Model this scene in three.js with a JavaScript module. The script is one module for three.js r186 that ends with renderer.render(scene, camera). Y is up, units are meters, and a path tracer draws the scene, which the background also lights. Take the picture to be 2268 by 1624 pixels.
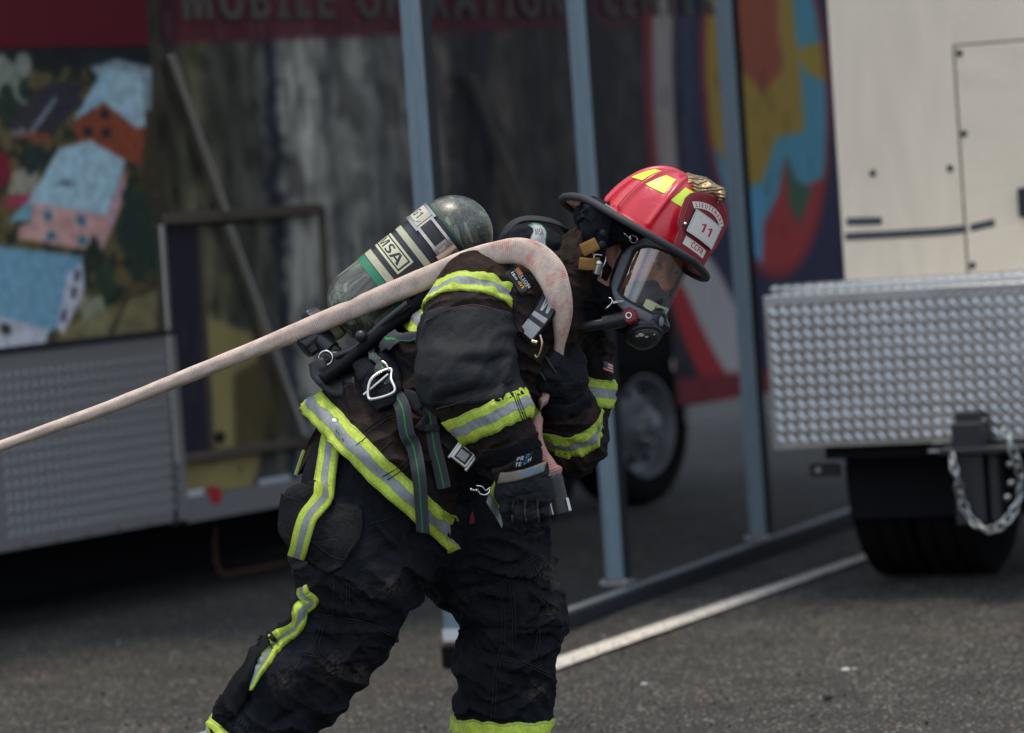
import * as THREE from 'three';
import { mergeGeometries } from 'three/addons/utils/BufferGeometryUtils.js';
import { RoundedBoxGeometry } from 'three/addons/geometries/RoundedBoxGeometry.js';
import { TextGeometry } from 'three/addons/geometries/TextGeometry.js';
import { FontLoader } from 'three/addons/loaders/FontLoader.js';
import { createNoise3D, createNoise2D } from 'simplex-noise';

// ---------------------------------------------------------------- camera, sky, sun, exposure
const scene = new THREE.Scene();
const PICW = 2268, PICH = 1624, FPX = 8000, SUBJECT = 8.0, EYE = 1.47;
const camera = new THREE.PerspectiveCamera(2 * Math.atan(PICH / 2 / FPX) * 180 / Math.PI, PICW / PICH, 0.1, 300);
const PITCH = Math.atan(422 / FPX);
camera.position.set(0, EYE, 8);
camera.lookAt(0, EYE - Math.tan(PITCH) * 8, 0);
camera.rotateZ(-4.0 * Math.PI / 180);
camera.focus = SUBJECT - 0.1;
camera.userData.fStop = 2.8;
camera.updateMatrixWorld(true);

const SKY_W = 256, SKY_H = 128;
const sunDir = new THREE.Vector3(-0.10, 0.97, -0.06).normalize();
{
  const data = new Float32Array(SKY_W * SKY_H * 4);
  const n2 = createNoise3D(lcg(11));
  for (let j = 0; j < SKY_H; j++) for (let i = 0; i < SKY_W; i++) {
    const el = ((j + 0.5) / SKY_H - 0.5) * Math.PI, az = ((i + 0.5) / SKY_W) * 2 * Math.PI - Math.PI;
    const x = Math.cos(el) * Math.cos(az), y = Math.sin(el), z = Math.cos(el) * Math.sin(az);
    const k = (j * SKY_W + i) * 4;
    const up = Math.max(0, y);
    const cl = 0.5 + 0.5 * (0.6 * n2(x * 2.2, y * 4, z * 2.2) + 0.4 * n2(x * 5, y * 9 + 3, z * 5));
    let b = 0.46 + 0.50 * Math.pow(up, 0.6);
    b *= 0.70 + 0.6 * cl;
    if (y < 0) b = 0.10;
    const w = y < 0 ? 1 : sstep(0.38, 0.62, cl); data[k] = b * lerp(0.54, 1.0, w); data[k + 1] = b * lerp(0.76, 0.99, w); data[k + 2] = b * lerp(1.16, 0.99, w); data[k + 3] = 1;
  }
  const t = new THREE.DataTexture(data, SKY_W, SKY_H, THREE.RGBAFormat, THREE.FloatType);
  t.mapping = THREE.EquirectangularReflectionMapping; t.magFilter = THREE.LinearFilter; t.minFilter = THREE.LinearFilter; t.needsUpdate = true;
  scene.background = t; scene.environment = t;
}
const sun = new THREE.DirectionalLight(0xffedd4, 1.7);
sun.position.copy(sunDir).multiplyScalar(30); sun.target.position.set(0, 0, 0);
sun.castShadow = true; sun.shadow.radius = 22; sun.shadow.mapSize.set(2048, 2048);
Object.assign(sun.shadow.camera, { left: -12, right: 12, top: 12, bottom: -12, near: 1, far: 70 });
scene.add(sun, sun.target);
const renderer = new THREE.WebGLRenderer({ antialias: true });
renderer.toneMapping = THREE.LinearToneMapping;
renderer.toneMappingExposure = 1.5;
renderer.shadowMap.enabled = true;

// ---------------------------------------------------------------- small tools
function lcg(seed) { let s = seed >>> 0; return () => { s = (Math.imul(s, 1664525) + 1013904223) >>> 0; return s / 4294967296; }; }
const V = (x, y, z) => new THREE.Vector3(x, y, z);
const rnd = lcg(5);
const n3 = createNoise3D(lcg(3)), n2d = createNoise2D(lcg(9));
function clamp(x, a, b) { return x < a ? a : x > b ? b : x; }
function lerp(a, b, t) { return a + (b - a) * t; }
function sstep(a, b, x) { const t = clamp((x - a) / (b - a), 0, 1); return t * t * (3 - 2 * t); }

// modelling frame of the figure: x to the right, y up, z to the viewer's side, origin on the lens axis at the subject's distance.
// J takes a position measured on the photograph and how far the thing stands in front of (+) or behind (-) the subject's plane, in metres.
const J = (x, y, d = 0) => V((x - PICW / 2) / FPX * (SUBJECT - d), (PICH / 2 - y) / FPX * (SUBJECT - d), d);
const RP = (px, d = 0) => px / FPX * (SUBJECT - d);
const camRot = new THREE.Matrix4().extractRotation(camera.matrixWorld);
const FIG = camRot.clone().setPosition(camera.position.clone().add(V(0, 0, -SUBJECT).applyMatrix4(camRot)));
const FIGINV = FIG.clone().invert();
const rayDir = (x, y) => V((x - PICW / 2) / FPX, (PICH / 2 - y) / FPX, -1).applyMatrix4(camRot);
const onGround = (x, y, h = 0) => { const d = rayDir(x, y); return camera.position.clone().addScaledVector(d, (h - camera.position.y) / d.y); };
const atDepth = (x, y, D) => camera.position.clone().addScaledVector(rayDir(x, y), D);

const taken = {};
function numbered(n) { const k = taken[n] = (taken[n] ?? -1) + 1; return k ? `${n}_${String(k).padStart(3, '0')}` : n; }
function shadowed(m) { m.castShadow = m.receiveShadow = true; return m; }
function thing(name, label, category, base = V(0, 0, 0), group) {
  const o = new THREE.Group(); o.name = numbered(name); o.position.copy(base); o.userData = { label, category };
  if (group) o.userData.group = group;
  scene.add(o); return o;
}
function rootOf(o) { while (o.parent && o.parent !== scene) o = o.parent; return o; }
// a part whose geometry is given in world coordinates
function part(name, geo, mat, parent, label) {
  const m = shadowed(new THREE.Mesh(geo, mat)); m.name = name;
  const r = rootOf(parent).position;
  geo.translate(-r.x, -r.y, -r.z);
  parent.add(m); if (label) m.userData.label = label; return m;
}
// a part whose geometry is given in the figure's modelling frame
function fpart(name, geo, mat, parent, label) { geo.applyMatrix4(FIG); return part(name, geo, mat, parent, label); }
function top(name, geo, mat, label, category, group) {
  const m = shadowed(new THREE.Mesh(geo, mat)); m.name = numbered(name); m.userData = { label, category };
  if (group) m.userData.group = group;
  scene.add(m); return m;
}
function struct(name, geo, mat) { const m = shadowed(new THREE.Mesh(geo, mat)); m.name = numbered(name); m.userData = { kind: 'structure', label: name.replace(/_/g, ' ') }; scene.add(m); return m; }
const std = (o) => new THREE.MeshStandardMaterial(o);
const phys = (o) => new THREE.MeshPhysicalMaterial(o);
const lin = (r, g, b) => new THREE.Color().setRGB(r, g, b);
const srgb = (r, g, b) => new THREE.Color().setRGB(r / 255, g / 255, b / 255, THREE.SRGBColorSpace);

function dataTex(size, fn, color = true, w = size) {
  const d = new Uint8Array(w * size * 4);
  for (let j = 0; j < size; j++) for (let i = 0; i < w; i++) { const c = fn(i / w, j / size, i, j), k = (j * w + i) * 4; d[k] = c[0]; d[k + 1] = c[1]; d[k + 2] = c[2]; d[k + 3] = 255; }
  const t = new THREE.DataTexture(d, w, size, THREE.RGBAFormat); t.wrapS = t.wrapT = THREE.RepeatWrapping; t.magFilter = THREE.LinearFilter; t.minFilter = THREE.LinearMipmapLinearFilter; t.generateMipmaps = true;
  if (color) t.colorSpace = THREE.SRGBColorSpace; t.needsUpdate = true; return t;
}
// noise that repeats over the unit square
const tn = (u, v, f, s = 0) => { const a = u * 2 * Math.PI, b = v * 2 * Math.PI, r = f / (2 * Math.PI); return n3(Math.cos(a) * r + s, Math.sin(a) * r + Math.cos(b) * r * 1.3, Math.sin(b) * r * 1.3 + s * 1.7); };
function canvasTex(w, h, draw, color = true) {
  const c = document.createElement('canvas'); c.width = w; c.height = h; const g = c.getContext('2d'); draw(g, w, h);
  const t = new THREE.CanvasTexture(c); if (color) t.colorSpace = THREE.SRGBColorSpace; t.magFilter = THREE.LinearFilter; return t;
}
function rep(t, x, y) { const c = t.clone(); c.repeat.set(x, y); c.needsUpdate = true; return c; }

// grid of points -> geometry; P[i][j] Vector3, uv given by function
function gridGeo(P, uv, closedI = false) {
  const ni = P.length, nj = P[0].length, pos = [], uvs = [], idx = [];
  for (let i = 0; i < ni; i++) for (let j = 0; j < nj; j++) { const p = P[i][j]; pos.push(p.x, p.y, p.z); const t = uv ? uv(i, j) : [i / (ni - 1), j / (nj - 1)]; uvs.push(t[0], t[1]); }
  for (let i = 0; i < ni - 1 + (closedI ? 1 : 0); i++) for (let j = 0; j < nj - 1; j++) { const i2 = (i + 1) % ni; const a = i * nj + j, b = i2 * nj + j, c = b + 1, d = a + 1; idx.push(a, b, d, b, c, d); }
  const g = new THREE.BufferGeometry(); g.setAttribute('position', new THREE.Float32BufferAttribute(pos, 3)); g.setAttribute('uv', new THREE.Float32BufferAttribute(uvs, 2)); g.setIndex(idx); g.computeVertexNormals(); return g;
}
const merge = (a) => { const l = a.map(g => { const k = g.index ? g.toNonIndexed() : g; for (const n of Object.keys(k.attributes)) if (!['position', 'normal', 'uv', 'color'].includes(n)) k.deleteAttribute(n); return k; }); const c = l.every(g => g.attributes.color); if (!c) l.forEach(g => g.deleteAttribute('color')); return mergeGeometries(l); };
function boxAt(w, h, d, x, y, z, r = 0) { const g = r ? new RoundedBoxGeometry(w, h, d, 2, r) : new THREE.BoxGeometry(w, h, d); g.translate(x, y, z); return g; }
// box in a frame of three axes
function basisM(o, x, y, z) { if (x.clone().cross(y).dot(z) < 0) x = x.clone().negate(); return new THREE.Matrix4().makeBasis(x, y, z).setPosition(o); }
function tubeAlong(pts, r, seg = 48, rad = 8, closed = false) { return new THREE.TubeGeometry(new THREE.CatmullRomCurve3(pts, closed, 'centripetal'), seg, r, rad, closed); }
function cyl(a, b, ra, rb = ra, seg = 24, open = false) {
  const d = b.clone().sub(a), g = new THREE.CylinderGeometry(rb, ra, d.length(), seg, 1, open);
  g.applyQuaternion(new THREE.Quaternion().setFromUnitVectors(V(0, 1, 0), d.clone().normalize())); g.translate((a.x + b.x) / 2, (a.y + b.y) / 2, (a.z + b.z) / 2); return g;
}
function latheAlong(o, axis, profile, seg = 40) { // profile: [radius, distance along axis]
  const g = new THREE.LatheGeometry(profile.map(p => new THREE.Vector2(Math.max(p[0], 1e-5), p[1])), seg);
  g.applyQuaternion(new THREE.Quaternion().setFromUnitVectors(V(0, 1, 0), axis.clone().normalize())); g.translate(o.x, o.y, o.z); return g;
}
function ball(c, r, sx = 1, sy = 1, sz = 1, seg = 24) { const g = new THREE.SphereGeometry(r, seg, Math.round(seg * 0.7)); g.scale(sx, sy, sz); g.translate(c.x, c.y, c.z); return g; }
// flat strap with thickness: centres P[], unit normals N[], half widths W[]
function strapGeo(P, N, W, th, uvLen = 1) {
  const rows = [], n = P.length; let len = 0; const lens = [];
  for (let i = 0; i < n; i++) {
    if (i) len += P[i].distanceTo(P[i - 1]); lens.push(len);
    const t = P[Math.min(n - 1, i + 1)].clone().sub(P[Math.max(0, i - 1)]).normalize(), b = t.clone().cross(N[i]).normalize(), nn = b.clone().cross(t).normalize();
    const w = W[i], q = (u, v) => P[i].clone().addScaledVector(b, u * w).addScaledVector(nn, v * th);
    rows.push([q(-0.96, -0.5), q(-1, 0), q(-0.96, 0.5), q(-0.5, 0.55), q(0, 0.55), q(0.5, 0.55), q(0.96, 0.5), q(1, 0), q(0.96, -0.5), q(0, -0.5), q(-0.96, -0.5)]);
  }
  const vv = [0.98, 1, 0.98, 0.75, 0.5, 0.25, 0.02, 0, 0.02, 0.06, 0.98];
  const cap = (r) => r.map(() => r.reduce((a, p) => a.add(p), V(0, 0, 0)).multiplyScalar(1 / r.length));
  const all = [cap(rows[0]), ...rows, cap(rows[n - 1])], L = [0, ...lens, len];
  return gridGeo(all, (i, j) => [L[i] * uvLen, vv[j]]);
}
// soft focus of a printed photograph: box blur, twice, on a canvas
function soften(g, w, h, r) { const im = g.getImageData(0, 0, w, h), a = im.data, b = new Float32Array(w * h); for (let c = 0; c < 3; c++) for (let pass = 0; pass < 2; pass++) { for (let j = 0; j < h; j++) { let s = 0; for (let i = -r; i < w; i++) { s += a[(j * w + clamp(i + r, 0, w - 1)) * 4 + c] - (i - r - 1 >= -r ? a[(j * w + clamp(i - r - 1, 0, w - 1)) * 4 + c] : 0); if (i >= 0) b[j * w + i] = s / (2 * r + 1); else if (i === -r) s = a[j * w * 4 + c] * (r + 1); } } for (let i = 0; i < w; i++) { let s = b[i] * (r + 1); for (let k = 0; k < r; k++) s += b[k * w + i]; for (let j = 0; j < h; j++) { s += b[Math.min(h - 1, j + r) * w + i]; a[(j * w + i) * 4 + c] = s / (2 * r + 1); s -= b[Math.max(0, j - r) * w + i]; } } } g.putImageData(im, 0, 0); }
const spline = (pts, n) => new THREE.CatmullRomCurve3(pts, false, 'centripetal').getPoints(n - 1);
// ---------------------------------------------------------------- ground
const UP = V(0, 1, 0);
{
  const S = 1024;
  const cr = lcg(21); const cells = new Float32Array(S * S); for (let k = 0; k < S * S; k++) cells[k] = cr();
  const at = (i, j) => cells[((j + S) % S) * S + ((i + S) % S)];
  // aggregate: stones of 2 to 9 mm in a dark binder, 1.5 m a side
  const G = 170, jx = new Float32Array(G * G), jy = new Float32Array(G * G), jc = new Float32Array(G * G), jr = new Float32Array(G * G);
  for (let k = 0; k < G * G; k++) { jx[k] = cr(); jy[k] = cr(); jc[k] = cr(); jr[k] = cr(); }
  const stone = (u, v) => { const x = u * G, y = v * G, ix = Math.floor(x), iy = Math.floor(y); let best = 9, bk = 0;
    for (let b = -1; b <= 1; b++) for (let a = -1; a <= 1; a++) { const k = ((iy + b + G) % G) * G + (ix + a + G) % G; const dx = ix + a + jx[k] - x, dy = iy + b + jy[k] - y, d = Math.sqrt(dx * dx + dy * dy) / (0.32 + 0.5 * jr[k]); if (d < best) { best = d; bk = k; } }
    return [best, jc[bk], bk]; };
  const hgt = new Float32Array(S * S);
  const col = dataTex(S, (u, v, i, j) => {
    const [d, c, k] = stone(u, v), s = sstep(1.0, 0.6, d), gr = at(i, j);
    let b = 34 + 10 * gr + 5 * tn(u, v, 9, 4) + 4 * tn(u, v, 3, 8);
    let r = b * 1.0, g = b, bl = b * 0.97;
    const q = c < 0.55 ? 46 + 50 * c : c < 0.90 ? 84 + 90 * (c - 0.55) : 136 + 640 * (c - 0.90);
    const warm = (k % 17 === 0) ? 1.10 : 1.0;
    r = lerp(r, q * warm, s); g = lerp(g, q * 1.0, s); bl = lerp(bl, q * 0.95, s);
    hgt[j * S + i] = s * (0.5 + 0.5 * c) * 0.8 + 0.2 * gr;
    return [clamp(r, 0, 255), clamp(g, 0, 255), clamp(bl, 0, 255)];
  });
  const bmp = dataTex(S, (u, v, i, j) => { const q = hgt[j * S + i] * 255; return [q, q, q]; }, false);
  const mat = std({ map: rep(col, 1 / 1.5, 1 / 1.5), bumpMap: rep(bmp, 1 / 1.5, 1 / 1.5), bumpScale: 0.006, roughness: 0.9, vertexColors: true, color: lin(0.68, 0.67, 0.64) });
  // one sheet, fine where the camera looks
  const xs = [], zs = [];
  for (let x = -4; x <= 4.001; x += 0.05) xs.push(x); for (const x of [6, 10, 20, 40, 80]) { xs.push(x); xs.unshift(-x); }
  for (let z = -10; z <= 2; z += 0.05) zs.push(z); for (const z of [4, 9, 15, 30, 60]) zs.push(z); for (const z of [-14, -20, -40, -90]) zs.unshift(z);
  const P = xs.map(x => zs.map(z => V(x, (Math.abs(x) < 5 && z > -11 && z < 3) ? 0.004 * n3(x * 0.6, z * 0.6, 1) - 0.004 : -0.004, z)));
  const g = gridGeo(P, (i, j) => [xs[i], -zs[j]]);
  const cols = []; const p = g.attributes.position;
  const spots = [[-1.62, -3.45, 0.28, 0.05], [-0.42, -2.55, 0.42, 0.07], [1.9, -2.9, 0.55, 0.10], [1.1, -5.5, 0.9, 0.12], [-0.6, -4.9, 0.5, 0.1]];
  for (let k = 0; k < p.count; k++) { const x = p.getX(k), z = p.getZ(k); let m = 1 + 0.16 * n3(x * 0.9, z * 0.9, 3) + 0.13 * n3(x * 3.1, z * 3.1, 5) + 0.10 * n3(x * 9, z * 9, 2); m *= n3(x * 1.4 + 7, z * 2.2, 11) > 0.52 ? 0.82 : 1; const ck = Math.abs(z + 1.55 + 0.25 * n3(x * 0.8, 2, 6) + 0.05 * n3(x * 6, 1, 9)); if (ck < 0.012 && n3(x * 0.7, 5, 5) > -0.25) m *= 0.45; let rust = 0;
    for (const s of spots) { const q = ((x - s[0]) / s[2]) ** 2 + ((z - s[1]) / s[3]) ** 2; rust = Math.max(rust, Math.exp(-q) * (0.45 + 0.55 * n3(x * 16, z * 16, 7))); }
    rust = clamp(rust, 0, 1); cols.push(m * lerp(1, 1.5, rust), m * lerp(0.98, 0.95, rust), m * lerp(0.95, 0.66, rust)); }
  g.setAttribute('color', new THREE.Float32BufferAttribute(cols, 3));
  struct('asphalt_ground', g, mat);

  // loose grit lying on the asphalt: too small and too many to count
  const gs = new THREE.IcosahedronGeometry(1, 0); const N = 9000;
  const grit = shadowed(new THREE.InstancedMesh(gs, std({ color: 0xffffff, roughness: 0.8 }), N)); const M = new THREE.Matrix4(), q = new THREE.Quaternion(); const r2 = lcg(77);
  for (let k = 0; k < N; k++) { const z = 1.0 - 5.6 * Math.pow(r2(), 0.9), x = (r2() - 0.5) * 4.6, s = 0.0014 + 0.0048 * Math.pow(r2(), 5);
    q.setFromEuler(new THREE.Euler(r2() * 6, r2() * 6, r2() * 6)); M.compose(V(x, s * 0.35, z), q, V(s * (0.8 + 0.7 * r2()), s * 0.7, s)); grit.setMatrixAt(k, M);
    const b = 0.035 + 0.11 * Math.pow(r2(), 2.4) + (r2() > 0.985 ? 0.3 : 0), w = r2(); grit.setColorAt(k, lin(b * (1 + 0.25 * w * w), b, b * (0.95 - 0.2 * w * w))); }
  grit.name = 'grit'; grit.userData = { kind: 'stuff', label: 'loose grit scattered over the grey asphalt', category: 'grit' }; scene.add(grit);

  // a few stones that can be told apart
  const stones = [[1873, 1487, 0.009, [0.62, 0.58, 0.5], 'largest pale pebble lying on the asphalt right of the front leg'], [1427, 1518, 0.007, [0.5, 0.5, 0.5], 'small white pebble on the asphalt just right of the front knee'], [1834, 1549, 0.012, [0.012, 0.012, 0.014], 'flat black chip lying on the asphalt below the pale pebble'], [1893, 1484, 0.0055, [0.4, 0.42, 0.42], 'tiny grey pebble beside the largest pale pebble']];
  for (const [x, y, r, c, label] of stones) { const b = onGround(x, y), gg = new THREE.IcosahedronGeometry(r, 2), pp = gg.attributes.position; for (let k = 0; k < pp.count; k++) { const v = V().fromBufferAttribute(pp, k), f = 1 + 0.22 * n3(v.x * 160 + x, v.y * 160, v.z * 160); pp.setXYZ(k, v.x * f * 1.35, v.y * f * 0.62, v.z * f); } gg.computeVertexNormals(); gg.translate(b.x, r * 0.45, b.z); top('pebble', gg, std({ color: lin(...c), roughness: 0.75 }), label, 'pebble', 'loose stones on the asphalt'); }
}
// painted line beside the steel frame
{
  const a = [onGround(1100, 1504), onGround(1100, 1533)], b = [onGround(2100, 1168), onGround(2100, 1176)];
  const Q = []; const N = 60;
  for (let i = 0; i <= N; i++) { const t = i / N, row = []; const top_ = a[0].clone().lerp(b[0], t), bot = a[1].clone().lerp(b[1], t); for (let j = 0; j <= 6; j++) { const p = bot.clone().lerp(top_, j / 6); const e = (j === 0 || j === 6) ? 0.006 * n3(p.x * 40, p.z * 40, 0) : 0; p.x += e; p.z -= e; p.y = 0.005; row.push(p); } Q.push(row); }
  const len = a[0].distanceTo(b[0]);
  const wear = dataTex(256, (u, v) => { const w = tn(u, v, 14, 2) + 0.6 * tn(u, v, 40, 5); const k = w > 0.75 ? 0.35 : 1; const q = 236 + 12 * tn(u, v, 60, 1); return [clamp(q * k, 0, 255), q * 0.975 * k, q * 0.92 * k]; });
  struct('painted_line', gridGeo(Q, (i, j) => [i / N * len / 0.5, j / 6 * 0.2]), std({ map: wear, roughness: 0.8, color: lin(0.74, 0.74, 0.74) }));
}

// ---------------------------------------------------------------- shared finishes
const metalScuff = dataTex(256, (u, v) => { const q = 150 + 45 * tn(u, v, 6, 1) + 35 * tn(u, v, 30, 3); return [q, q, q]; }, false);
const M = {
  bluePaint: std({ color: srgb(124, 144, 155), map: dataTex(256, (u, v) => { const q = 226 + 16 * tn(u, v, 4, 2) + 12 * tn(u, v, 30, 5), ch = tn(u, v, 26, 9) > 0.8 ? 0.62 : 1; return [clamp(q * ch, 0, 255), clamp(q * ch, 0, 255), clamp(q * ch * 0.99, 0, 255)]; }), roughness: 0.55, metalness: 0.0, roughnessMap: metalScuff }),
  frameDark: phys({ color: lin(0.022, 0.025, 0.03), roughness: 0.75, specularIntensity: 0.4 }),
  galv: std({ color: lin(0.30, 0.33, 0.34), roughness: 0.5, metalness: 0.3 }),
  rust: std({ color: lin(0.16, 0.075, 0.035), roughness: 0.95 }),
  rubber: phys({ color: lin(0.0045, 0.0045, 0.005), roughness: 0.9, specularIntensity: 0.3 }),
  black: std({ color: lin(0.014, 0.015, 0.017), roughness: 0.55 }),
  underbody: phys({ color: lin(0.008, 0.008, 0.01), roughness: 0.9, specularIntensity: 0.3 }),
  alu: std({ color: lin(0.60, 0.60, 0.58), roughness: 0.33, metalness: 1.0 }), plate: std({ color: lin(0.66, 0.65, 0.61), roughness: 0.30, metalness: 1.0, roughnessMap: metalScuff }),
  aluDull: std({ color: lin(0.33, 0.335, 0.34), roughness: 0.42, metalness: 0.75 }),
  chrome: std({ color: lin(0.75, 0.74, 0.70), roughness: 0.16, metalness: 1 }),
  steel: std({ color: lin(0.55, 0.54, 0.51), roughness: 0.32, metalness: 1 }),
  white: std({ color: lin(0.6, 0.6, 0.6), roughness: 0.6 }),
};

// ---------------------------------------------------------------- steel frame of posts
{
  const feet = [[1012, 1478], [1366, 1335], [1683, 1232]].map(([x, y]) => onGround(x, y));
  const dir = feet[2].clone().sub(feet[0]).setY(0).normalize(), side = V(-dir.z, 0, dir.x); if (side.z < 0) side.negate();
  const fr = thing('steel_frame', 'open frame of three pale blue steel posts on a ground rail behind the firefighter', 'frame', feet[0].clone().setY(0));
  const W = 0.064, H = 4.6, T = 0.005;
  const say = ['post standing on a white band and black shoe', 'post with a rusty foot', 'post nearest the white truck'];
  feet.forEach((f, i) => {
    const y0 = i === 0 ? 0.115 : 0.062;
    const ch = (w, h, d, a, b) => { const g = new THREE.BoxGeometry(w, h, d); g.applyMatrix4(basisM(f.clone().setY(y0 + h / 2).addScaledVector(dir, a).addScaledVector(side, b), side, UP, dir.clone())); return g; };
    const p = part('post', merge([ch(W, H, T, 0.0, 0), ch(T, H, 0.055, 0.0305, -W / 2 + T / 2)]), M.bluePaint, fr, say[i]); part('post_shade_fill', ch(W - 0.012, H - 0.01, 0.07, 0.043, 0.004), M.frameDark, p, 'dark fill standing in for the shaded open side of the post');  // dark box fills the open side, the shade inside put into its colour
    if (i === 0) {
      part('white_band', (() => { const g = new THREE.BoxGeometry(W + 0.006, 0.035, 0.07); g.applyMatrix4(basisM(f.clone().setY(0.0975).addScaledVector(dir, 0.025), side, UP, dir.clone())); return g; })(), M.white, p);
      part('rust_ring', (() => { const g = new THREE.BoxGeometry(W + 0.003, 0.012, 0.066); g.applyMatrix4(basisM(f.clone().setY(0.074).addScaledVector(dir, 0.025), side, UP, dir.clone())); return g; })(), M.rust, p);
      part('shoe', (() => { const g = new RoundedBoxGeometry(W + 0.02, 0.068, 0.09, 2, 0.008); g.applyMatrix4(basisM(f.clone().setY(0.034).addScaledVector(dir, 0.025), side, UP, dir.clone())); return g; })(), M.rubber, p);
    } else {
      part('foot_rust', (() => { const g = new THREE.BoxGeometry(W + 0.004, 0.014, 0.062); g.applyMatrix4(basisM(f.clone().setY(0.07).addScaledVector(dir, 0.027), side, UP, dir.clone())); return g; })(), M.rust, p);
      for (const e of [-1, 1]) part('anchor_bolt', ball(f.clone().setY(0.074).addScaledVector(side, e * 0.041).addScaledVector(dir, -0.012), 0.008, 1, 0.8, 1, 10), M.steel, p);
      part('base_plate', (() => { const g = new THREE.BoxGeometry(W + 0.03, 0.008, 0.10); g.applyMatrix4(basisM(f.clone().setY(0.0665).addScaledVector(dir, 0.027), side, UP, dir.clone())); return g; })(), M.galv, p);
    }
  });
  // ground rail: a channel lying along the row from the first post, open toward the viewer
  const a = feet[0].clone().addScaledVector(dir, 0.09), L = 6.2;
  const rail = (h, d, y, b) => { const g = new THREE.BoxGeometry(L, h, d); g.applyMatrix4(basisM(a.clone().setY(y).addScaledVector(dir, L / 2).addScaledVector(side, b), dir, UP, side.clone().negate())); return g; };
  const gr = part('ground_rail', rail(0.044, 0.07, 0.024, 0), M.frameDark, fr, 'dark rail lying on the ground'); part('rail_cap', rail(0.004, 0.034, 0.0485, -0.016), M.galv, gr);
}

// ---------------------------------------------------------------- trailer
const tA = onGround(0, 1418).setY(0);
const tDir = rayDir(7000, -30).setY(0).normalize(), tN = V(-tDir.z, 0, tDir.x); if (tN.z < 0) tN.negate();
const TW = (s, h, o = 0) => tA.clone().addScaledVector(tDir, s).addScaledVector(tN, o).setY(h);
const TP = (x, y, o = 0) => { const d = rayDir(x, y), a = tA.clone().addScaledVector(tN, o); const k = a.sub(camera.position).dot(tN) / d.dot(tN); const p = camera.position.clone().addScaledVector(d, k).sub(tA); return { s: p.dot(tDir), h: p.y + 0 }; };
const tBox = (s0, s1, h0, h1, o0, o1, r = 0) => { const g = r ? new RoundedBoxGeometry(s1 - s0, h1 - h0, o1 - o0, 2, r) : new THREE.BoxGeometry(s1 - s0, h1 - h0, o1 - o0); g.applyMatrix4(basisM(TW((s0 + s1) / 2, (h0 + h1) / 2, (o0 + o1) / 2), tDir, UP, tN)); return g; };
function lugs(W, H, pitch, put, len = 0.46, wid = 0.17, hi = 0.0022) { // raised lens-shaped lugs of tread plate, two directions in turn
  const out = []; const lug = (cx, cy, a) => { const c = Math.cos(a), s = Math.sin(a), l = pitch * len, w = pitch * wid; const P = [[-l, 0, 0], [-l * 0.45, -w, 0], [l * 0.45, -w, 0], [l, 0, 0], [l * 0.45, w, 0], [-l * 0.45, w, 0], [-l * 0.6, 0, hi], [l * 0.6, 0, hi]].map(p => put(cx + p[0] * c - p[1] * s, cy + p[0] * s + p[1] * c, p[2])); for (const t of [[0, 1, 6], [1, 2, 7], [1, 7, 6], [2, 3, 7], [3, 4, 7], [4, 5, 6], [4, 6, 7], [5, 0, 6]]) for (const k of t) out.push(P[k].x, P[k].y, P[k].z); };
  for (let y = pitch / 2, r = 0; y < H - pitch * 0.3; y += pitch / 2, r++) for (let x = pitch / 2 + (r % 2) * pitch / 2; x < W - pitch * 0.3; x += pitch) lug(x, y, (r % 2 ? 1 : -1) * Math.PI / 4);
  const g = new THREE.BufferGeometry(); g.setAttribute('position', new THREE.Float32BufferAttribute(out, 3)); g.setAttribute('uv', new THREE.Float32BufferAttribute(new Float32Array(out.length / 3 * 2), 2)); g.computeVertexNormals(); return g;
}
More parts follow.
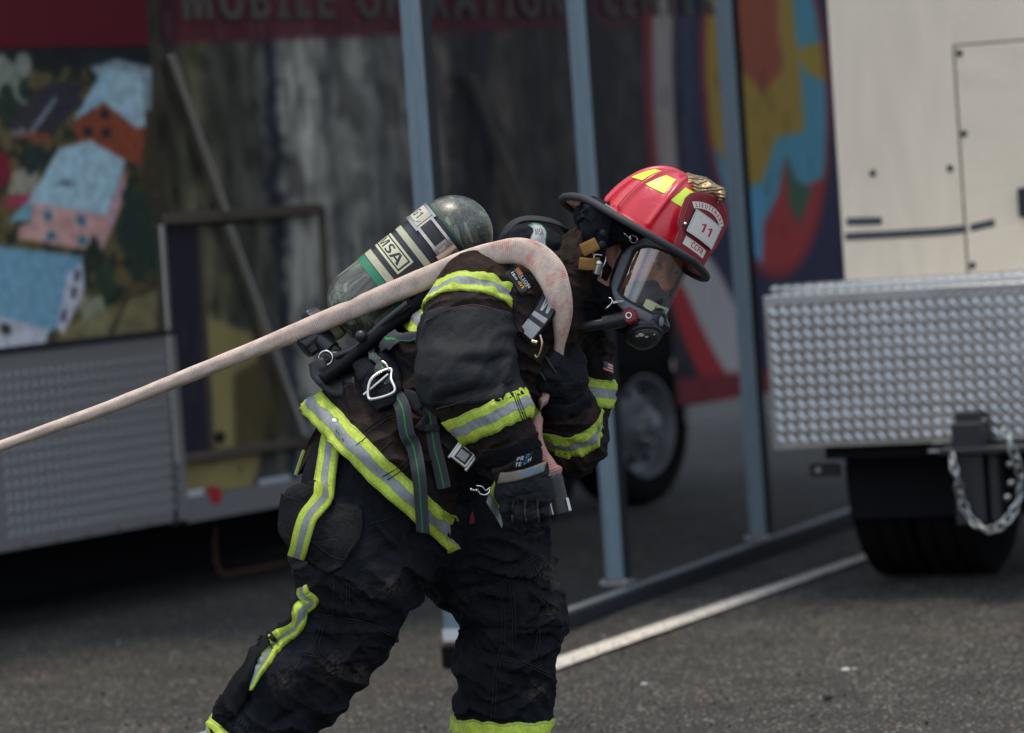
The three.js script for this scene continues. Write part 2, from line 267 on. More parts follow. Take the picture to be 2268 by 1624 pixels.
{
  const tr = thing('display_trailer', 'long trailer covered in dark printed murals with a red top band and tread plate skirt', 'trailer', TW(0, 0, -1.2));
  const sSplit = TP(356, 600).s, sEnd = TP(1861, 400).s, sL = -1.6, hTop = 3.9;
  const hRed = TP(180, 104).h, hPlateTop = TP(180, 752).h, hPlateBot = TP(180, 1188).h;
  part('body', tBox(sL, sEnd, 0.62, hTop, -2.4, -0.012), M.underbody, tr);
  part('shade_box', tBox(sL, TP(1150, 900).s, 0.07, 0.61, -2.3, -0.42), M.underbody, tr); part('chassis', tBox(sL, sEnd - 0.4, 0.40, 0.612, -2.2, -0.75), M.underbody, tr);  // first, low dark box added to fill in the shade under the trailer
  // right-hand print: a dark rain-streaked scene that ends in sweeping stripes and a map
  const s0 = sSplit, s1 = sEnd, h0 = 0.30, h1 = 2.9, CW = 1800, CH = 1200;
  const cx = (x, y) => { const q = TP(x, y); return [(q.s - s0) / (s1 - s0) * CW, (1 - (q.h - h0) / (h1 - h0)) * CH]; };
  const poly = (g, pts, fill) => { g.fillStyle = fill; g.beginPath(); pts.forEach((p, i) => { const [a, b] = cx(p[0], p[1]); i ? g.lineTo(a, b) : g.moveTo(a, b); }); g.closePath(); g.fill(); };
  const smooth = (g, pts, fill) => { const c = new THREE.SplineCurve(pts.map(p => new THREE.Vector2(...cx(p[0], p[1])))).getPoints(60); g.fillStyle = fill; g.beginPath(); c.forEach((p, i) => i ? g.lineTo(p.x, p.y) : g.moveTo(p.x, p.y)); g.closePath(); g.fill(); };
  const print = canvasTex(CW, CH, (g) => {
    const im = g.createImageData(CW, CH);
    // columns of tone along the print, read as positions along the photograph
    const stops = [[352, 76, 74, 60], [400, 76, 76, 62], [440, 122, 118, 90], [500, 76, 78, 68], [590, 100, 102, 93], [612, 40, 46, 60], [640, 184, 184, 172], [700, 200, 200, 188], [740, 132, 135, 130], [790, 178, 178, 168], [850, 122, 126, 122], [900, 156, 152, 142], [950, 106, 102, 96], [985, 132, 125, 115], [1030, 58, 58, 62], [1085, 46, 48, 56], [1115, 112, 106, 97], [1160, 96, 92, 86], [1205, 62, 62, 64], [1240, 84, 80, 76], [1290, 98, 92, 87], [1340, 50, 52, 60], [1400, 84, 82, 80], [1450, 38, 41, 52], [1900, 27, 31, 42]].map(q => [cx(q[0], 400)[0], q[1], q[2], q[3]]);
    for (let j = 0; j < CH; j++) for (let i = 0; i < CW; i++) {
      const y = j / CH, w = i + 26 * n2d(j * 0.006, i * 0.004) + 12 * n2d(j * 0.03, i * 0.01);
      let k = 0; while (k < stops.length - 2 && stops[k + 1][0] < w) k++;
      const a = stops[k], b = stops[k + 1], t = sstep(0, 1, clamp((w - a[0]) / (b[0] - a[0]), 0, 1));
      const st = 0.82 + 0.25 * n2d(i * 0.030, j * 0.004) + 0.16 * n2d(i * 0.09, j * 0.011), bl = n2d(i * 0.017 + 40, j * 0.009) ;
      const m = st * (bl > 0.45 ? 0.72 : 1) * (0.92 + 0.1 * n2d(i * 0.3, j * 0.05));
      const o = (j * CW + i) * 4; im.data[o] = clamp(lerp(a[1], b[1], t) * m, 0, 255); im.data[o + 1] = clamp(lerp(a[2], b[2], t) * m, 0, 255); im.data[o + 2] = clamp(lerp(a[3], b[3], t) * m, 0, 255); im.data[o + 3] = 255;
    }
    g.putImageData(im, 0, 0);
    // ochre bank at lower left and dark doorway print
    poly(g, [[400, 770], [455, 700], [560, 740], [600, 900], [560, 1085], [400, 1090]], 'rgba(150,136,84,0.85)');
    poly(g, [[365, 505], [435, 500], [465, 1010], [392, 1020]], 'rgb(38,36,50)');
    poly(g, [[515, 830], [600, 780], [640, 960], [520, 1000]], 'rgba(60,52,34,0.8)');
    // red band along the top
    poly(g, [[352, -120], [2000, -120], [2000, 32], [1410, 58], [700, 84], [352, 98]], 'rgb(76,30,40)');
    poly(g, [[352, -120], [395, -120], [388, 100], [352, 100]], 'rgb(52,24,36)');
    // sweeping stripes
    smooth(g, [[1500, -140], [1500, 150], [1520, 400], [1560, 600], [1625, 760], [1700, 900], [2000, 900], [2000, -140]], 'rgb(44,46,80)');
    smooth(g, [[1448, -140], [1440, 120], [1455, 380], [1500, 600], [1575, 780], [1660, 900], [1680, 880], [1610, 760], [1540, 590], [1505, 400], [1490, 120], [1498, -140]], 'rgb(186,176,168)');
    smooth(g, [[1432, -140], [1424, 120], [1440, 390], [1482, 600], [1550, 780], [1620, 900], [1648, 895], [1574, 770], [1500, 590], [1458, 380], [1444, 120], [1450, -140]], 'rgb(150,42,52)');
    smooth(g, [[1505, 620], [1560, 560], [1640, 700], [1690, 860], [1660, 900], [1580, 770]], 'rgb(204,198,198)');
    smooth(g, [[1475, 640], [1510, 640], [1570, 770], [1640, 900], [1590, 900], [1520, 770]], 'rgb(186,40,50)');
    // oval map
    const [ox, oy] = cx(1700, 190), [rx] = cx(1842, 230), [, ry] = cx(1705, 622); g.save(); g.beginPath(); g.ellipse(ox, oy, rx - ox, ry - oy, 0, 0, 7); g.fillStyle = 'rgb(150,42,54)'; g.fill(); g.beginPath(); g.ellipse(ox, oy, (rx - ox) * 0.92, (ry - oy) * 0.95, 0, 0, 7); g.fillStyle = 'rgb(96,176,200)'; g.fill(); g.clip();
    poly(g, [[1540, -200], [1740, -200], [1760, 60], [1775, 180], [1782, 290], [1720, 305], [1690, 400], [1640, 420], [1590, 330], [1545, 300]], 'rgb(192,158,58)');
    poly(g, [[1610, -200], [1728, -200], [1722, 60], [1735, 150], [1690, 210], [1640, 150]], 'rgb(182,90,56)');
    poly(g, [[1760, 110], [1830, 90], [1830, 180], [1790, 165]], 'rgb(200,168,58)');
    poly(g, [[1690, 500], [1725, 430], [1740, 345], [1770, 420], [1830, 390], [1820, 640], [1690, 640]], 'rgb(190,60,58)');
    poly(g, [[1740, 340], [1765, 400], [1800, 420], [1770, 500], [1748, 450]], 'rgb(70,110,80)');
    poly(g, [[1615, 450], [1690, 420], [1690, 590], [1640, 600], [1610, 540]], 'rgb(104,182,222)');
    g.restore();
    poly(g, [[1500, 840], [1860, 800], [1860, 850], [1500, 900]], 'rgb(128,38,44)');
    for (let k = 0; k < 60; k++) { const [a, b] = cx(1512 + 22 * rnd() + (k % 2) * 0, -40 + k * 11); g.fillStyle = 'rgba(150,160,180,0.35)'; g.beginPath(); g.ellipse(a, b, 5, 9, 0, 0, 7); g.fill(); }
    soften(g, CW, CH, 5);
    for (let k = 0; k < 900; k++) { const x = rnd() * CW, y = rnd() * CH; g.fillStyle = `rgba(${rnd() > 0.5 ? '120,120,110' : '20,22,28'},${0.10 + 0.15 * rnd()})`; g.beginPath(); g.ellipse(x, y, 2 + 6 * rnd(), 6 + 26 * rnd(), 0, 0, 7); g.fill(); }
  });
  const wallUV = (geo, a0, a1, b0, b1, P) => geo;
  const panel = (name, a0, a1, b0, b1, o0, o1, mat, uvr, label) => { const P = [0, 1].map(i => [0, 1].map(j => TW(i ? a1 : a0, j ? b1 : b0, o1))); const face = gridGeo(P, (i, j) => [uvr ? (P && ((i ? a1 : a0) - uvr[0]) / (uvr[1] - uvr[0])) : i, uvr ? ((j ? b1 : b0) - uvr[2]) / (uvr[3] - uvr[2]) : j]);
    const back = tBox(a0, a1, b0, b1, o0, o1 - 0.002); return part(name, merge([face, back]), mat, tr, label); };
  const vinyl = (map, k = 1) => phys({ map, color: lin(k, k, k), roughness: 0.5, specularIntensity: 0.35 });
  const hRail = TP(500, 1085).h; const sArch = TP(1190, 900).s;
  panel('side_wall', s0, sArch, hRail, 2.9, -0.012, 0.0, vinyl(print, 1), [s0, s1, h0, h1], 'rain-streaked grey forest print with a dull red top band');
  const sW = TP(1500, 850).s, hLow = TP(1600, 886).h;
  panel('side_wall', sArch + 0.003, sW, 0.80, 2.9, -0.012, 0.0, vinyl(print, 0.9), [s0, s1, h0, h1], 'dark print above the wheels');
  panel('side_wall', sW + 0.003, s1, hLow, 2.9, -0.012, 0.0, vinyl(print, 1), [s0, s1, h0, h1], 'print of sweeping red and white stripes and a map');
  // left-hand room section: red panel above the flooded village print
  panel('red_panel', sL, sSplit - 0.002, hRed, hTop, -0.012, 0.03, phys({ color: srgb(92, 24, 37), roughness: 0.5, specularIntensity: 0.4 }), null, 'plain dark red panel');
  // village print
  const v0 = TP(-60, 400, 0.03).s, VW = 1200, VH = 1400;
  const vx = (x, y) => { const q = TP(x, y, 0.03); return [(q.s - v0) / (sSplit - v0) * VW, (1 - (q.h - hPlateTop) / (hRed - hPlateTop)) * VH]; };
  const village = canvasTex(VW, VH, (g) => {
    const im = g.createImageData(VW, VH);
    for (let j = 0; j < VH; j++) for (let i = 0; i < VW; i++) { const n = n2d(i * 0.006, j * 0.006) + 0.5 * n2d(i * 0.02, j * 0.02), dk = n > 0.25; const o = (j * VW + i) * 4; const q = 0.9 + 0.2 * n2d(i * 0.07, j * 0.07); const c = dk ? [44, 50, 42] : [104, 92, 60]; const right = sstep(0.80, 0.95, i / VW); im.data[o] = lerp(c[0], 70, right) * q; im.data[o + 1] = lerp(c[1], 64, right) * q; im.data[o + 2] = lerp(c[2], 48, right) * q; im.data[o + 3] = 255; }
    g.putImageData(im, 0, 0);
    const P = (pts, f) => { g.fillStyle = f; g.beginPath(); pts.forEach((p, i) => { const [a, b] = vx(p[0], p[1]); i ? g.lineTo(a, b) : g.moveTo(a, b); }); g.closePath(); g.fill(); };
    const blob = (x, y, r, f) => { const [a, b] = vx(x, y), [c] = vx(x + r, y); for (let k = 0; k < 14; k++) { g.fillStyle = f; g.beginPath(); g.ellipse(a + (rnd() - 0.5) * (c - a) * 1.6, b + (rnd() - 0.5) * (c - a) * 1.6, (c - a) * (0.3 + 0.3 * rnd()), (c - a) * (0.3 + 0.3 * rnd()), 0, 0, 7); g.fill(); } };
    P([[-40, 110], [350, 95], [350, 140], [-40, 160]], 'rgb(30,34,38)');
    blob(30, 175, 40, 'rgb(120,128,116)'); blob(34, 235, 34, 'rgb(38,52,44)'); blob(220, 125, 30, 'rgb(32,40,42)');
    P([[20, 270], [110, 180], [190, 185], [160, 250], [112, 308], [30, 300]], 'rgb(52,50,58)'); P([[62, 296], [122, 215], [128, 218], [70, 300]], 'rgb(150,160,170)'); P([[22, 288], [110, 296], [110, 312], [24, 306]], 'rgb(128,66,52)'); P([[24, 290], [50, 282], [70, 296], [24, 304]], 'rgb(120,118,120)');
    P([[200, 150], [260, 130], [338, 150], [336, 240], [300, 260]], 'rgb(132,150,156)');
    P([[162, 268], [232, 150], [312, 165], [322, 280], [300, 284], [232, 226]], 'rgb(150,184,198)'); P([[232, 226], [250, 152], [316, 168], [322, 280], [306, 286]], 'rgb(164,192,202)');
    P([[164, 272], [231, 228], [304, 284], [322, 282], [316, 366], [196, 330], [170, 305]], 'rgb(138,70,48)');
    for (const [x, y] of [[232, 252], [196, 292], [236, 294]]) P([[x - 10, y - 10], [x + 10, y - 10], [x + 10, y + 10], [x - 10, y + 10]], 'rgb(34,38,46)');
    P([[-20, 330], [20, 340], [26, 400], [-20, 430]], 'rgb(112,34,50)'); P([[10, 440], [70, 425], [70, 460], [10, 460]], 'rgb(150,60,80)');
    P([[30, 380], [90, 360], [80, 430], [20, 430]], 'rgb(150,146,128)'); blob(75, 355, 22, 'rgb(34,50,48)');
    P([[62, 448], [130, 330], [198, 310], [280, 356], [238, 476], [215, 474], [70, 452]], 'rgb(166,198,208)'); P([[15, 492], [62, 446], [74, 450], [72, 490]], 'rgb(112,156,170)');
    P([[72, 450], [222, 474], [238, 476], [226, 560], [40, 528], [44, 500], [72, 492]], 'rgb(200,154,146)'); P([[238, 476], [278, 372], [276, 440], [226, 560]], 'rgb(192,150,156)'); P([[120, 412], [142, 396], [170, 410]], 'rgb(92,100,126)');
    for (const [x, y] of [[107, 478], [181, 488], [114, 522], [184, 532]]) { P([[x - 13, y - 13], [x + 12, y - 12], [x + 12, y + 13], [x - 13, y + 12]], 'rgb(190,190,196)'); P([[x - 10, y - 10], [x + 9, y - 9], [x + 9, y + 10], [x - 10, y + 9]], 'rgb(70,98,112)'); }
    blob(300, 480, 40, 'rgb(38,54,46)'); blob(312, 560, 34, 'rgb(40,56,46)'); blob(200, 575, 30, 'rgb(40,50,40)');
    P([[-40, 540], [186, 568], [122, 736], [-40, 690]], 'rgb(110,158,182)'); for (let k = 0; k < 24; k++) { const x = -20 + k * 8.6; P([[x, 545 + k * 1], [x + 2, 545 + k], [x - 6, 700], [x - 8, 700]], 'rgba(150,190,206,0.55)'); }
    P([[-40, 690], [112, 730], [96, 775], [-40, 780]], 'rgb(188,192,200)'); P([[2, 716], [24, 722], [24, 742], [2, 736]], 'rgb(40,44,52)');
    P([[150, 610], [184, 580], [188, 640], [138, 745], [126, 720]], 'rgb(194,196,208)'); for (const [x, y] of [[172, 612], [165, 650], [143, 700]]) P([[x - 6, y - 12], [x + 7, y - 14], [x + 3, y + 12], [x - 8, y + 12]], 'rgb(60,62,78)');
    blob(235, 625, 24, 'rgb(48,62,48)'); blob(205, 690, 26, 'rgb(140,142,118)'); P([[150, 720], [350, 640], [350, 770], [120, 775]], 'rgba(128,120,84,0.8)'); P([[310, 590], [326, 560], [250, 745], [240, 745]], 'rgb(52,44,40)');
    { const src = g.getImageData(0, 0, VW, VH), dst = g.createImageData(VW, VH); for (let j = 0; j < VH; j++) for (let i = 0; i < VW; i++) { const a = clamp(Math.round(i + 4 * n2d(i * 0.02, j * 0.02) + 1.5 * n2d(i * 0.08, j * 0.08)), 0, VW - 1), b = clamp(Math.round(j + 4 * n2d(i * 0.02 + 50, j * 0.02) + 1.5 * n2d(i * 0.08 + 50, j * 0.08)), 0, VH - 1), s = (b * VW + a) * 4, o = (j * VW + i) * 4, q = 1 + 0.10 * n2d(i * 0.012, j * 0.012 + 9) + 0.03 * n2d(i * 0.05, j * 0.05) + 0.05 * n2d(i * 0.2, j * 0.2); dst.data[o] = clamp(src.data[s] * q, 0, 255); dst.data[o + 1] = clamp(src.data[s + 1] * q, 0, 255); dst.data[o + 2] = clamp(src.data[s + 2] * q, 0, 255); dst.data[o + 3] = 255; } g.putImageData(dst, 0, 0); }
    soften(g, VW, VH, 9);
    for (let k = 0; k < 700; k++) { const x = rnd() * VW, y = rnd() * VH; g.fillStyle = `rgba(${rnd() > 0.5 ? '150,140,110' : '24,28,26'},${0.10 + 0.18 * rnd()})`; g.beginPath(); g.ellipse(x, y, 2 + 7 * rnd(), 2 + 7 * rnd(), 0, 0, 7); g.fill(); }
  });
  panel('village_print', v0, sSplit - 0.002, hPlateTop + 0.004, hRed - 0.003, -0.012, 0.028, vinyl(village, 1), [v0, sSplit, hPlateTop, hRed], 'print of a flooded village of blue-roofed houses');
  part('print_edge', tBox(sL, v0 - 0.002, hPlateTop, hRed - 0.003, -0.012, 0.028), M.underbody, tr);
  // tread plate skirt with trims
  const sk = part('skirt_plate', tBox(sL, sSplit + 0.005, hPlateBot, hPlateTop - 0.02, -0.012, 0.045), M.aluDull, tr, 'dull aluminium tread plate skirt');
  const lg = part('tread_lugs', lugs(sSplit - v0 - 0.02, hPlateTop - hPlateBot - 0.05, 0.042, (x, y, z) => TW(v0 + x, hPlateBot + 0.015 + y, 0.045 + z), 0.42, 0.13, 0.0024), M.aluDull, sk); lg.userData.kind = 'stuff';
  part('plate_trim', tBox(sL, sSplit + 0.006, hPlateTop - 0.018, hPlateTop, -0.01, 0.055), M.frameDark, tr);
  for (let k = 0; k < 6; k++) { const s = lerp(v0 + 0.1, sSplit - 0.06, k / 5); part('skirt_rivet', ball(TW(s, hPlateBot + 0.012, 0.046), 0.007, 1, 1, 1, 8), M.rust, sk); }
  // door frame, diagonal strut, belt trim
  const bar = (name, x0, y0, x1, y1, w, o, mat, label) => { const a = TP(x0, y0, o), b = TP(x1, y1, o); const A = TW(a.s, a.h, o), B = TW(b.s, b.h, o), d = B.clone().sub(A), L = d.length(); d.normalize(); const y = tN.clone().cross(d).normalize(); const g = new RoundedBoxGeometry(L, w, 0.03, 2, 0.006); g.applyMatrix4(basisM(A.add(B).multiplyScalar(0.5), d, y, tN)); return part(name, g, mat, tr, label); };
  bar('door_frame', 354, 498, 390, 1028, 0.026, 0.035, M.alu, 'pale upright door frame');
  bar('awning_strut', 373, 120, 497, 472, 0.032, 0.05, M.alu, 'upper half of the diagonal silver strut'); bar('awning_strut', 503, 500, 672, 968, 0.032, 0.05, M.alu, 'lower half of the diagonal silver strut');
  const brown = std({ color: lin(0.085, 0.068, 0.05), roughness: 0.7 });
  bar('belt_trim', 358, 486, 706, 462, 0.042, 0.03, brown); bar('door_edge', 712, 456, 742, 990, 0.018, 0.02, brown); bar('sill_trim', 398, 1018, 742, 968, 0.034, 0.025, brown); bar('door_edge', 440, 498, 470, 1012, 0.012, 0.015, brown);
  bar('corner_post', 365, 735, 384, 1165, 0.04, 0.03, M.frameDark); bar('awning_strut', 1046, 165, 1190, 548, 0.014, 0.03, std({ color: lin(0.13, 0.12, 0.105), roughness: 0.6 }), 'thin dull diagonal bar half hidden by the air cylinder');  // third diagonal: thin dull bar, paler than the print behind it
  part('door_bolt', ball(TW(TP(486, 968, 0.01).s, TP(486, 968, 0.01).h, 0.012), 0.022, 1, 1, 1, 14), M.frameDark, tr);
  // lower rail with reflectors
  const sR0 = TP(404, 1130).s; part('rub_rail', tBox(sR0, sArch, hRail - 0.095, hRail - 0.002, -0.012, 0.02), M.aluDull, tr);
  const reflector = (x0, x1, y0, y1, c, label) => { const a = TP(x0, y1, 0.02), b = TP(x1, y0, 0.02); part('reflector', tBox(a.s, b.s, Math.min(a.h, b.h) - 0.0, Math.max(a.h, b.h), 0.001, 0.012, 0.003), std({ color: c, roughness: 0.4 }), tr, label); };
  { const a = TP(404, 1112), b = TP(448, 1074); part('reflector', tBox(a.s, b.s, a.h - 0.004, b.h - 0.012, 0.001, 0.008, 0.003), std({ color: lin(0.55, 0.57, 0.6), roughness: 0.4 }), tr, 'white part of the reflector strip');
    const c = TP(468, 1098); part('red_marker', (() => { const g = new THREE.CylinderGeometry(0.034, 0.034, 0.02, 28); g.applyMatrix4(basisM(TW(c.s, c.h, 0.012), tDir, tN, UP.clone().negate())); return g; })(), std({ color: lin(0.38, 0.02, 0.03), roughness: 0.35 }), tr, 'round red marker');
    const d = TP(573, 1080), e = TP(640, 1046); part('reflector', tBox(d.s, e.s, d.h, e.h - 0.01, 0.001, 0.008, 0.003), std({ color: lin(0.5, 0.53, 0.58), roughness: 0.4 }), tr, 'white reflector strip further along the rail'); }
  // edge strip at the far end
  part('end_trim', tBox(s1 - 0.002, s1 + 0.02, hLow, hTop, -0.4, 0.006), M.alu, tr);
  part('rear_skirt', tBox(TP(1520, 900).s, s1, TP(1600, 924).h, hLow - 0.002, -0.012, 0.012), std({ color: lin(0.32, 0.32, 0.32), roughness: 0.5 }), tr, 'pale strip under the striped print');
  part('wheel_arch', tBox(sArch - 0.6, TP(1520, 900).s, 0.70, 0.95, -0.9, -0.05), M.underbody, tr);
  // wheels
  const wc = TP(1436, 955, -0.02);
  for (const [ds, label] of [[0, 'trailer wheel seen between the posts'], [-0.82, 'trailer wheel half hidden by the firefighter']]) {
    const s = wc.s + ds, R = 0.345, c = TW(s, R, -0.02), ax = tN.clone();
    const ty = part('tyre', latheAlong(c, ax, [[0.225, -0.22], [0.30, -0.23], [0.335, -0.21], [R, -0.17], [R, -0.05], [0.335, -0.015], [0.30, 0.0], [0.25, 0.005], [0.225, -0.01], [0.222, -0.2]], 56), M.rubber, tr, label);
    part('rim', latheAlong(c, ax, [[0.226, -0.02], [0.222, -0.004], [0.21, -0.01], [0.20, -0.06], [0.16, -0.075], [0.11, -0.03], [0.085, -0.02], [0.08, 0.01], [0.05, 0.015], [0.045, 0.04], [0, 0.045]], 48), std({ color: lin(0.18, 0.198, 0.22), roughness: 0.5, metalness: 0.3 }), ty);
    for (let k = 0; k < 8; k++) { const a = k / 8 * 2 * Math.PI; part('wheel_nut', ball(c.clone().addScaledVector(tDir, Math.cos(a) * 0.068).addScaledVector(UP, Math.sin(a) * 0.068).addScaledVector(tN, 0.012), 0.011, 1, 1, 1, 8), M.chrome, ty); }
    for (let k = 0; k < 8; k++) { const a = (k + 0.5) / 8 * 2 * Math.PI; part('hand_hole', ball(c.clone().addScaledVector(tDir, Math.cos(a) * 0.152).addScaledVector(UP, Math.sin(a) * 0.152).addScaledVector(tN, -0.068), 0.024, 1, 1, 0.5, 10), M.underbody, ty); }
  }
  // raised lettering along the red band
  const font = await new FontLoader().loadAsync('fonts/droid/droid_sans_bold.typeface.json');
  const words = 'MOBILE OPERATIONS CENTER', size = 0.155; let pen = TP(404, 40).s;
  const yl = (s) => TP(404, 44).h;
  const cream = std({ color: lin(0.09, 0.083, 0.073), roughness: 0.6 });
  for (const ch of words) {
    if (ch === ' ') { pen += 0.11; continue; }
    const g = new TextGeometry(ch, { font, size, depth: 0.012, curveSegments: 5, bevelEnabled: false }); g.computeBoundingBox(); const w = g.boundingBox.max.x - g.boundingBox.min.x; g.translate(-g.boundingBox.min.x, 0, 0);
    g.applyMatrix4(basisM(TW(pen, yl(pen), 0.001), tDir, UP, tN)); part('letter', g, cream, tr); pen += w + 0.045;
  }
}

// hanging cable under the trailer
{ const pts = [[478, 1165], [475, 1210], [482, 1260], [500, 1300], [530, 1335], [575, 1352], [640, 1350]].map(([x, y], i) => { const q = TP(x, y, -0.25); return TW(q.s, Math.max(0.03, q.h), -0.25); }); top('cable', tubeAlong(pts, 0.008, 60, 8), std({ color: lin(0.10, 0.05, 0.025), roughness: 0.8 }), 'thin brown cable hanging in a loop under the trailer', 'cable'); }

// ---------------------------------------------------------------- added unseen roof, standing in for whatever casts the shade line across the asphalt
{
  const Y = 4.8, z0 = -4.2, z1 = -13.5, x0 = -8, x1 = 8; const sh = thing('added_shade_roof', 'added flat roof that shades the trailer and truck, unseen above the picture', 'roof', V(0, 0, z0));
  part('roof_deck', boxAt(x1 - x0, 0.06, z0 - z1, 0, Y + 0.15, (z0 + z1) / 2), std({ color: lin(0.12, 0.12, 0.125), roughness: 0.8 }), sh);
  part('roof_edge', boxAt(x1 - x0 + 0.1, 0.3, 0.08, 0, Y + 0.06, z0 + 0.02, 0.01), M.frameDark, sh);
  for (const [x, z] of [[x0 + 0.3, z0 - 0.3], [x1 - 0.3, z0 - 0.3], [x0 + 0.3, z1 + 0.3], [x1 - 0.3, z1 + 0.3]]) part('column', boxAt(0.2, Y + 0.1, 0.2, x, (Y + 0.1) / 2, z, 0.01), M.frameDark, sh);
}

// ---------------------------------------------------------------- white service truck
const kA = atDepth(1712, 996, 12.0), kDir = rayDir(-18000, 1730).setY(0).normalize().negate(), kN = V(-kDir.z, 0, kDir.x); if (kN.z < 0) kN.negate();
kA.setY(0);
const KW = (s, h, o = 0) => kA.clone().addScaledVector(kDir, s).addScaledVector(kN, o).setY(h);
const KP = (x, y, o = 0) => { const d = rayDir(x, y), a = kA.clone().addScaledVector(kN, o), k = a.sub(camera.position).dot(kN) / d.dot(kN), p = camera.position.clone().addScaledVector(d, k).sub(kA); return { s: p.dot(kDir), h: p.y }; };
const kBox = (s0, s1, h0, h1, o0, o1, r = 0) => { const g = r ? new RoundedBoxGeometry(s1 - s0, h1 - h0, o1 - o0, 3, r) : new THREE.BoxGeometry(s1 - s0, h1 - h0, o1 - o0); g.applyMatrix4(basisM(KW((s0 + s1) / 2, (h0 + h1) / 2, (o0 + o1) / 2), kDir, UP, kN)); return g; };
{
  const tk = thing('service_truck', 'back of a cream white service truck with a tread plate rear step', 'truck', KW(1.0, 0, -2));
  const B = -0.36, sE = 2.6;
  const cream = phys({ color: lin(0.92, 0.79, 0.605), roughness: 0.38, clearcoat: 0.4, clearcoatRoughness: 0.25, roughnessMap: metalScuff, map: rep(dataTex(512, (u, v) => { const st = tn(u, v * 0.15, 40, 3), q = 246 + 5 * tn(u, v, 5, 2) - (tn(u, v, 60, 8) > 0.82 ? 14 : 0); return [clamp(q, 0, 255), clamp(q - 1, 0, 255), clamp(q - 3, 0, 255)]; }), 1, 1) });
  const seamM = std({ color: lin(0.05, 0.045, 0.04), roughness: 0.8 });
  const d0 = KP(2112, 104, B), dl = KP(2145, 560, B);
  const sBody = KP(1858, 400, B).s, hDeck = KP(1800, 650, 0).h, hB = KP(1712, 996, 0).h;
  // body in pieces round the access door so that its gap is a real groove
  const sD = (d0.s + dl.s) / 2, hD = d0.h, gap = 0.007;
  part('body', merge([kBox(sBody, sD - gap, hDeck - 0.25, 3.1, -3.4 + 0, B, 0.0), kBox(sD - gap, sE, hD + gap, 3.1, -3.4, B - 0.0005)]), cream, tk);
  part('door_jamb', kBox(sD - gap, sE, hDeck - 0.25, hD + gap, -3.4, B - 0.02), seamM, tk);
  const door = part('access_door', kBox(sD, sE, hDeck + 0.012, hD, B - 0.018, B + 0.002, 0.004), cream, tk);
  for (const [x, y] of [[2126, 118], [2136, 296], [2155, 588]]) { const q = KP(x, y, B); part('bolt', ball(KW(q.s, q.h, B + 0.003), 0.012, 1, 1, 0.7, 12), M.black, door); }
  for (const [x, y] of [[1934, 384], [2105, 373]]) { const q = KP(x, y, B); part('bolt', ball(KW(q.s, q.h, B + 0.001), 0.012, 1, 1, 0.7, 12), M.black, tk); }
  { const q = KP(2272, 448, B); part('latch', kBox(q.s - 0.02, q.s + 0.06, q.h - 0.05, q.h + 0.05, B + 0.004, B + 0.03, 0.008), M.black, door, 'black latch at the door edge'); }
  // strips of dark patterned tape
  const tapeT = canvasTex(256, 32, (g, w, h) => { g.fillStyle = 'rgb(34,42,46)'; g.fillRect(0, 0, w, h); g.fillStyle = 'rgb(120,136,142)'; for (let x = 0; x < w; x += 11) { g.fillRect(x, 8 + 6 * ((x / 11) % 2), 6, 7); } });
  tapeT.wrapS = THREE.RepeatWrapping; const tapeM = std({ map: tapeT, roughness: 0.6 });
  const tape = (pts, w, label) => { const P = [], st = pts.map(([x, y]) => KP(x, y, B)); const rows = st.map(q => [KW(q.s, q.h - w / 2, B + 0.004), KW(q.s, q.h + w / 2, B + 0.004)]); part('tape_strip', gridGeo(rows, (i, j) => [(st[i].s - st[0].s) / 0.14, j]), tapeM, tk, label); };
  tape([[1876, 491], [1954, 489]], 0.024, 'short upper strip of dark patterned tape'); tape([[1873, 524], [1980, 519], [2080, 513], [2142, 507]], 0.024, 'long lower strip of dark patterned tape'); tape([[2150, 505], [2204, 493]], 0.024, 'end of the lower tape, on the door');
  // rear step: folded tread plate, front face, deck and back ledge
  const st = part('rear_step', merge([kBox(0, sE, hB, hDeck, -0.02, 0, 0.004), kBox(0.0, sE, hDeck - 0.012, hDeck - 0.001, B + 0.02, -0.021), kBox(KP(1716, 640, B + 0.1).s, sE, hDeck, hDeck + 0.02, B + 0.003, B + 0.16, 0.006), kBox(0.001, 0.02, hB + 0.002, hDeck - 0.013, B + 0.02, -0.021)]), M.plate, tk, 'bright aluminium tread plate rear step');
  const l1 = part('tread_lugs', lugs(sE - 0.5, hDeck - hB - 0.02, 0.0385, (x, y, z) => KW(0.012 + x, hB + 0.012 + y, z), 0.45, 0.16, 0.0032), M.plate, st); l1.userData.kind = 'stuff';
  const l2 = part('tread_lugs', lugs(sE - 0.5, 0.18, 0.0385, (x, y, z) => KW(0.012 + x, hDeck - 0.001 + z, -0.19 + y), 0.43, 0.15, 0.005), M.plate, st); l2.userData.kind = 'stuff';
  const l3 = part('tread_lugs', lugs(sE - 0.5, 0.15, 0.0385, (x, y, z) => KW(KP(1716, 640, B + 0.1).s + 0.005 + x, hDeck + 0.02 + z, B + 0.005 + y), 0.43, 0.15, 0.005), M.plate, st); l3.userData.kind = 'stuff';
  // dark underside, spare bracket, tyre, hitch
  const u0 = KP(1858, 1000, -0.2).s; part('underbody', merge([kBox(u0, sE, 0.46, hB - 0.004, -2.6, -0.05), kBox(u0 + 0.02, sE, 0.24, 0.46, -0.7, -0.22)]), M.underbody, tk);
  { const q = KP(1812, 1042, -0.2); const br = part('tie_bracket', kBox(q.s - 0.03, u0 - 0.002, q.h - 0.022, q.h + 0.022, -0.22, -0.2, 0.003), M.black, tk, 'black bracket with a bolt'); part('bolt', ball(KW(q.s + 0.003, q.h, -0.199), 0.012, 1, 1, 0.6, 12), M.steel, br); }
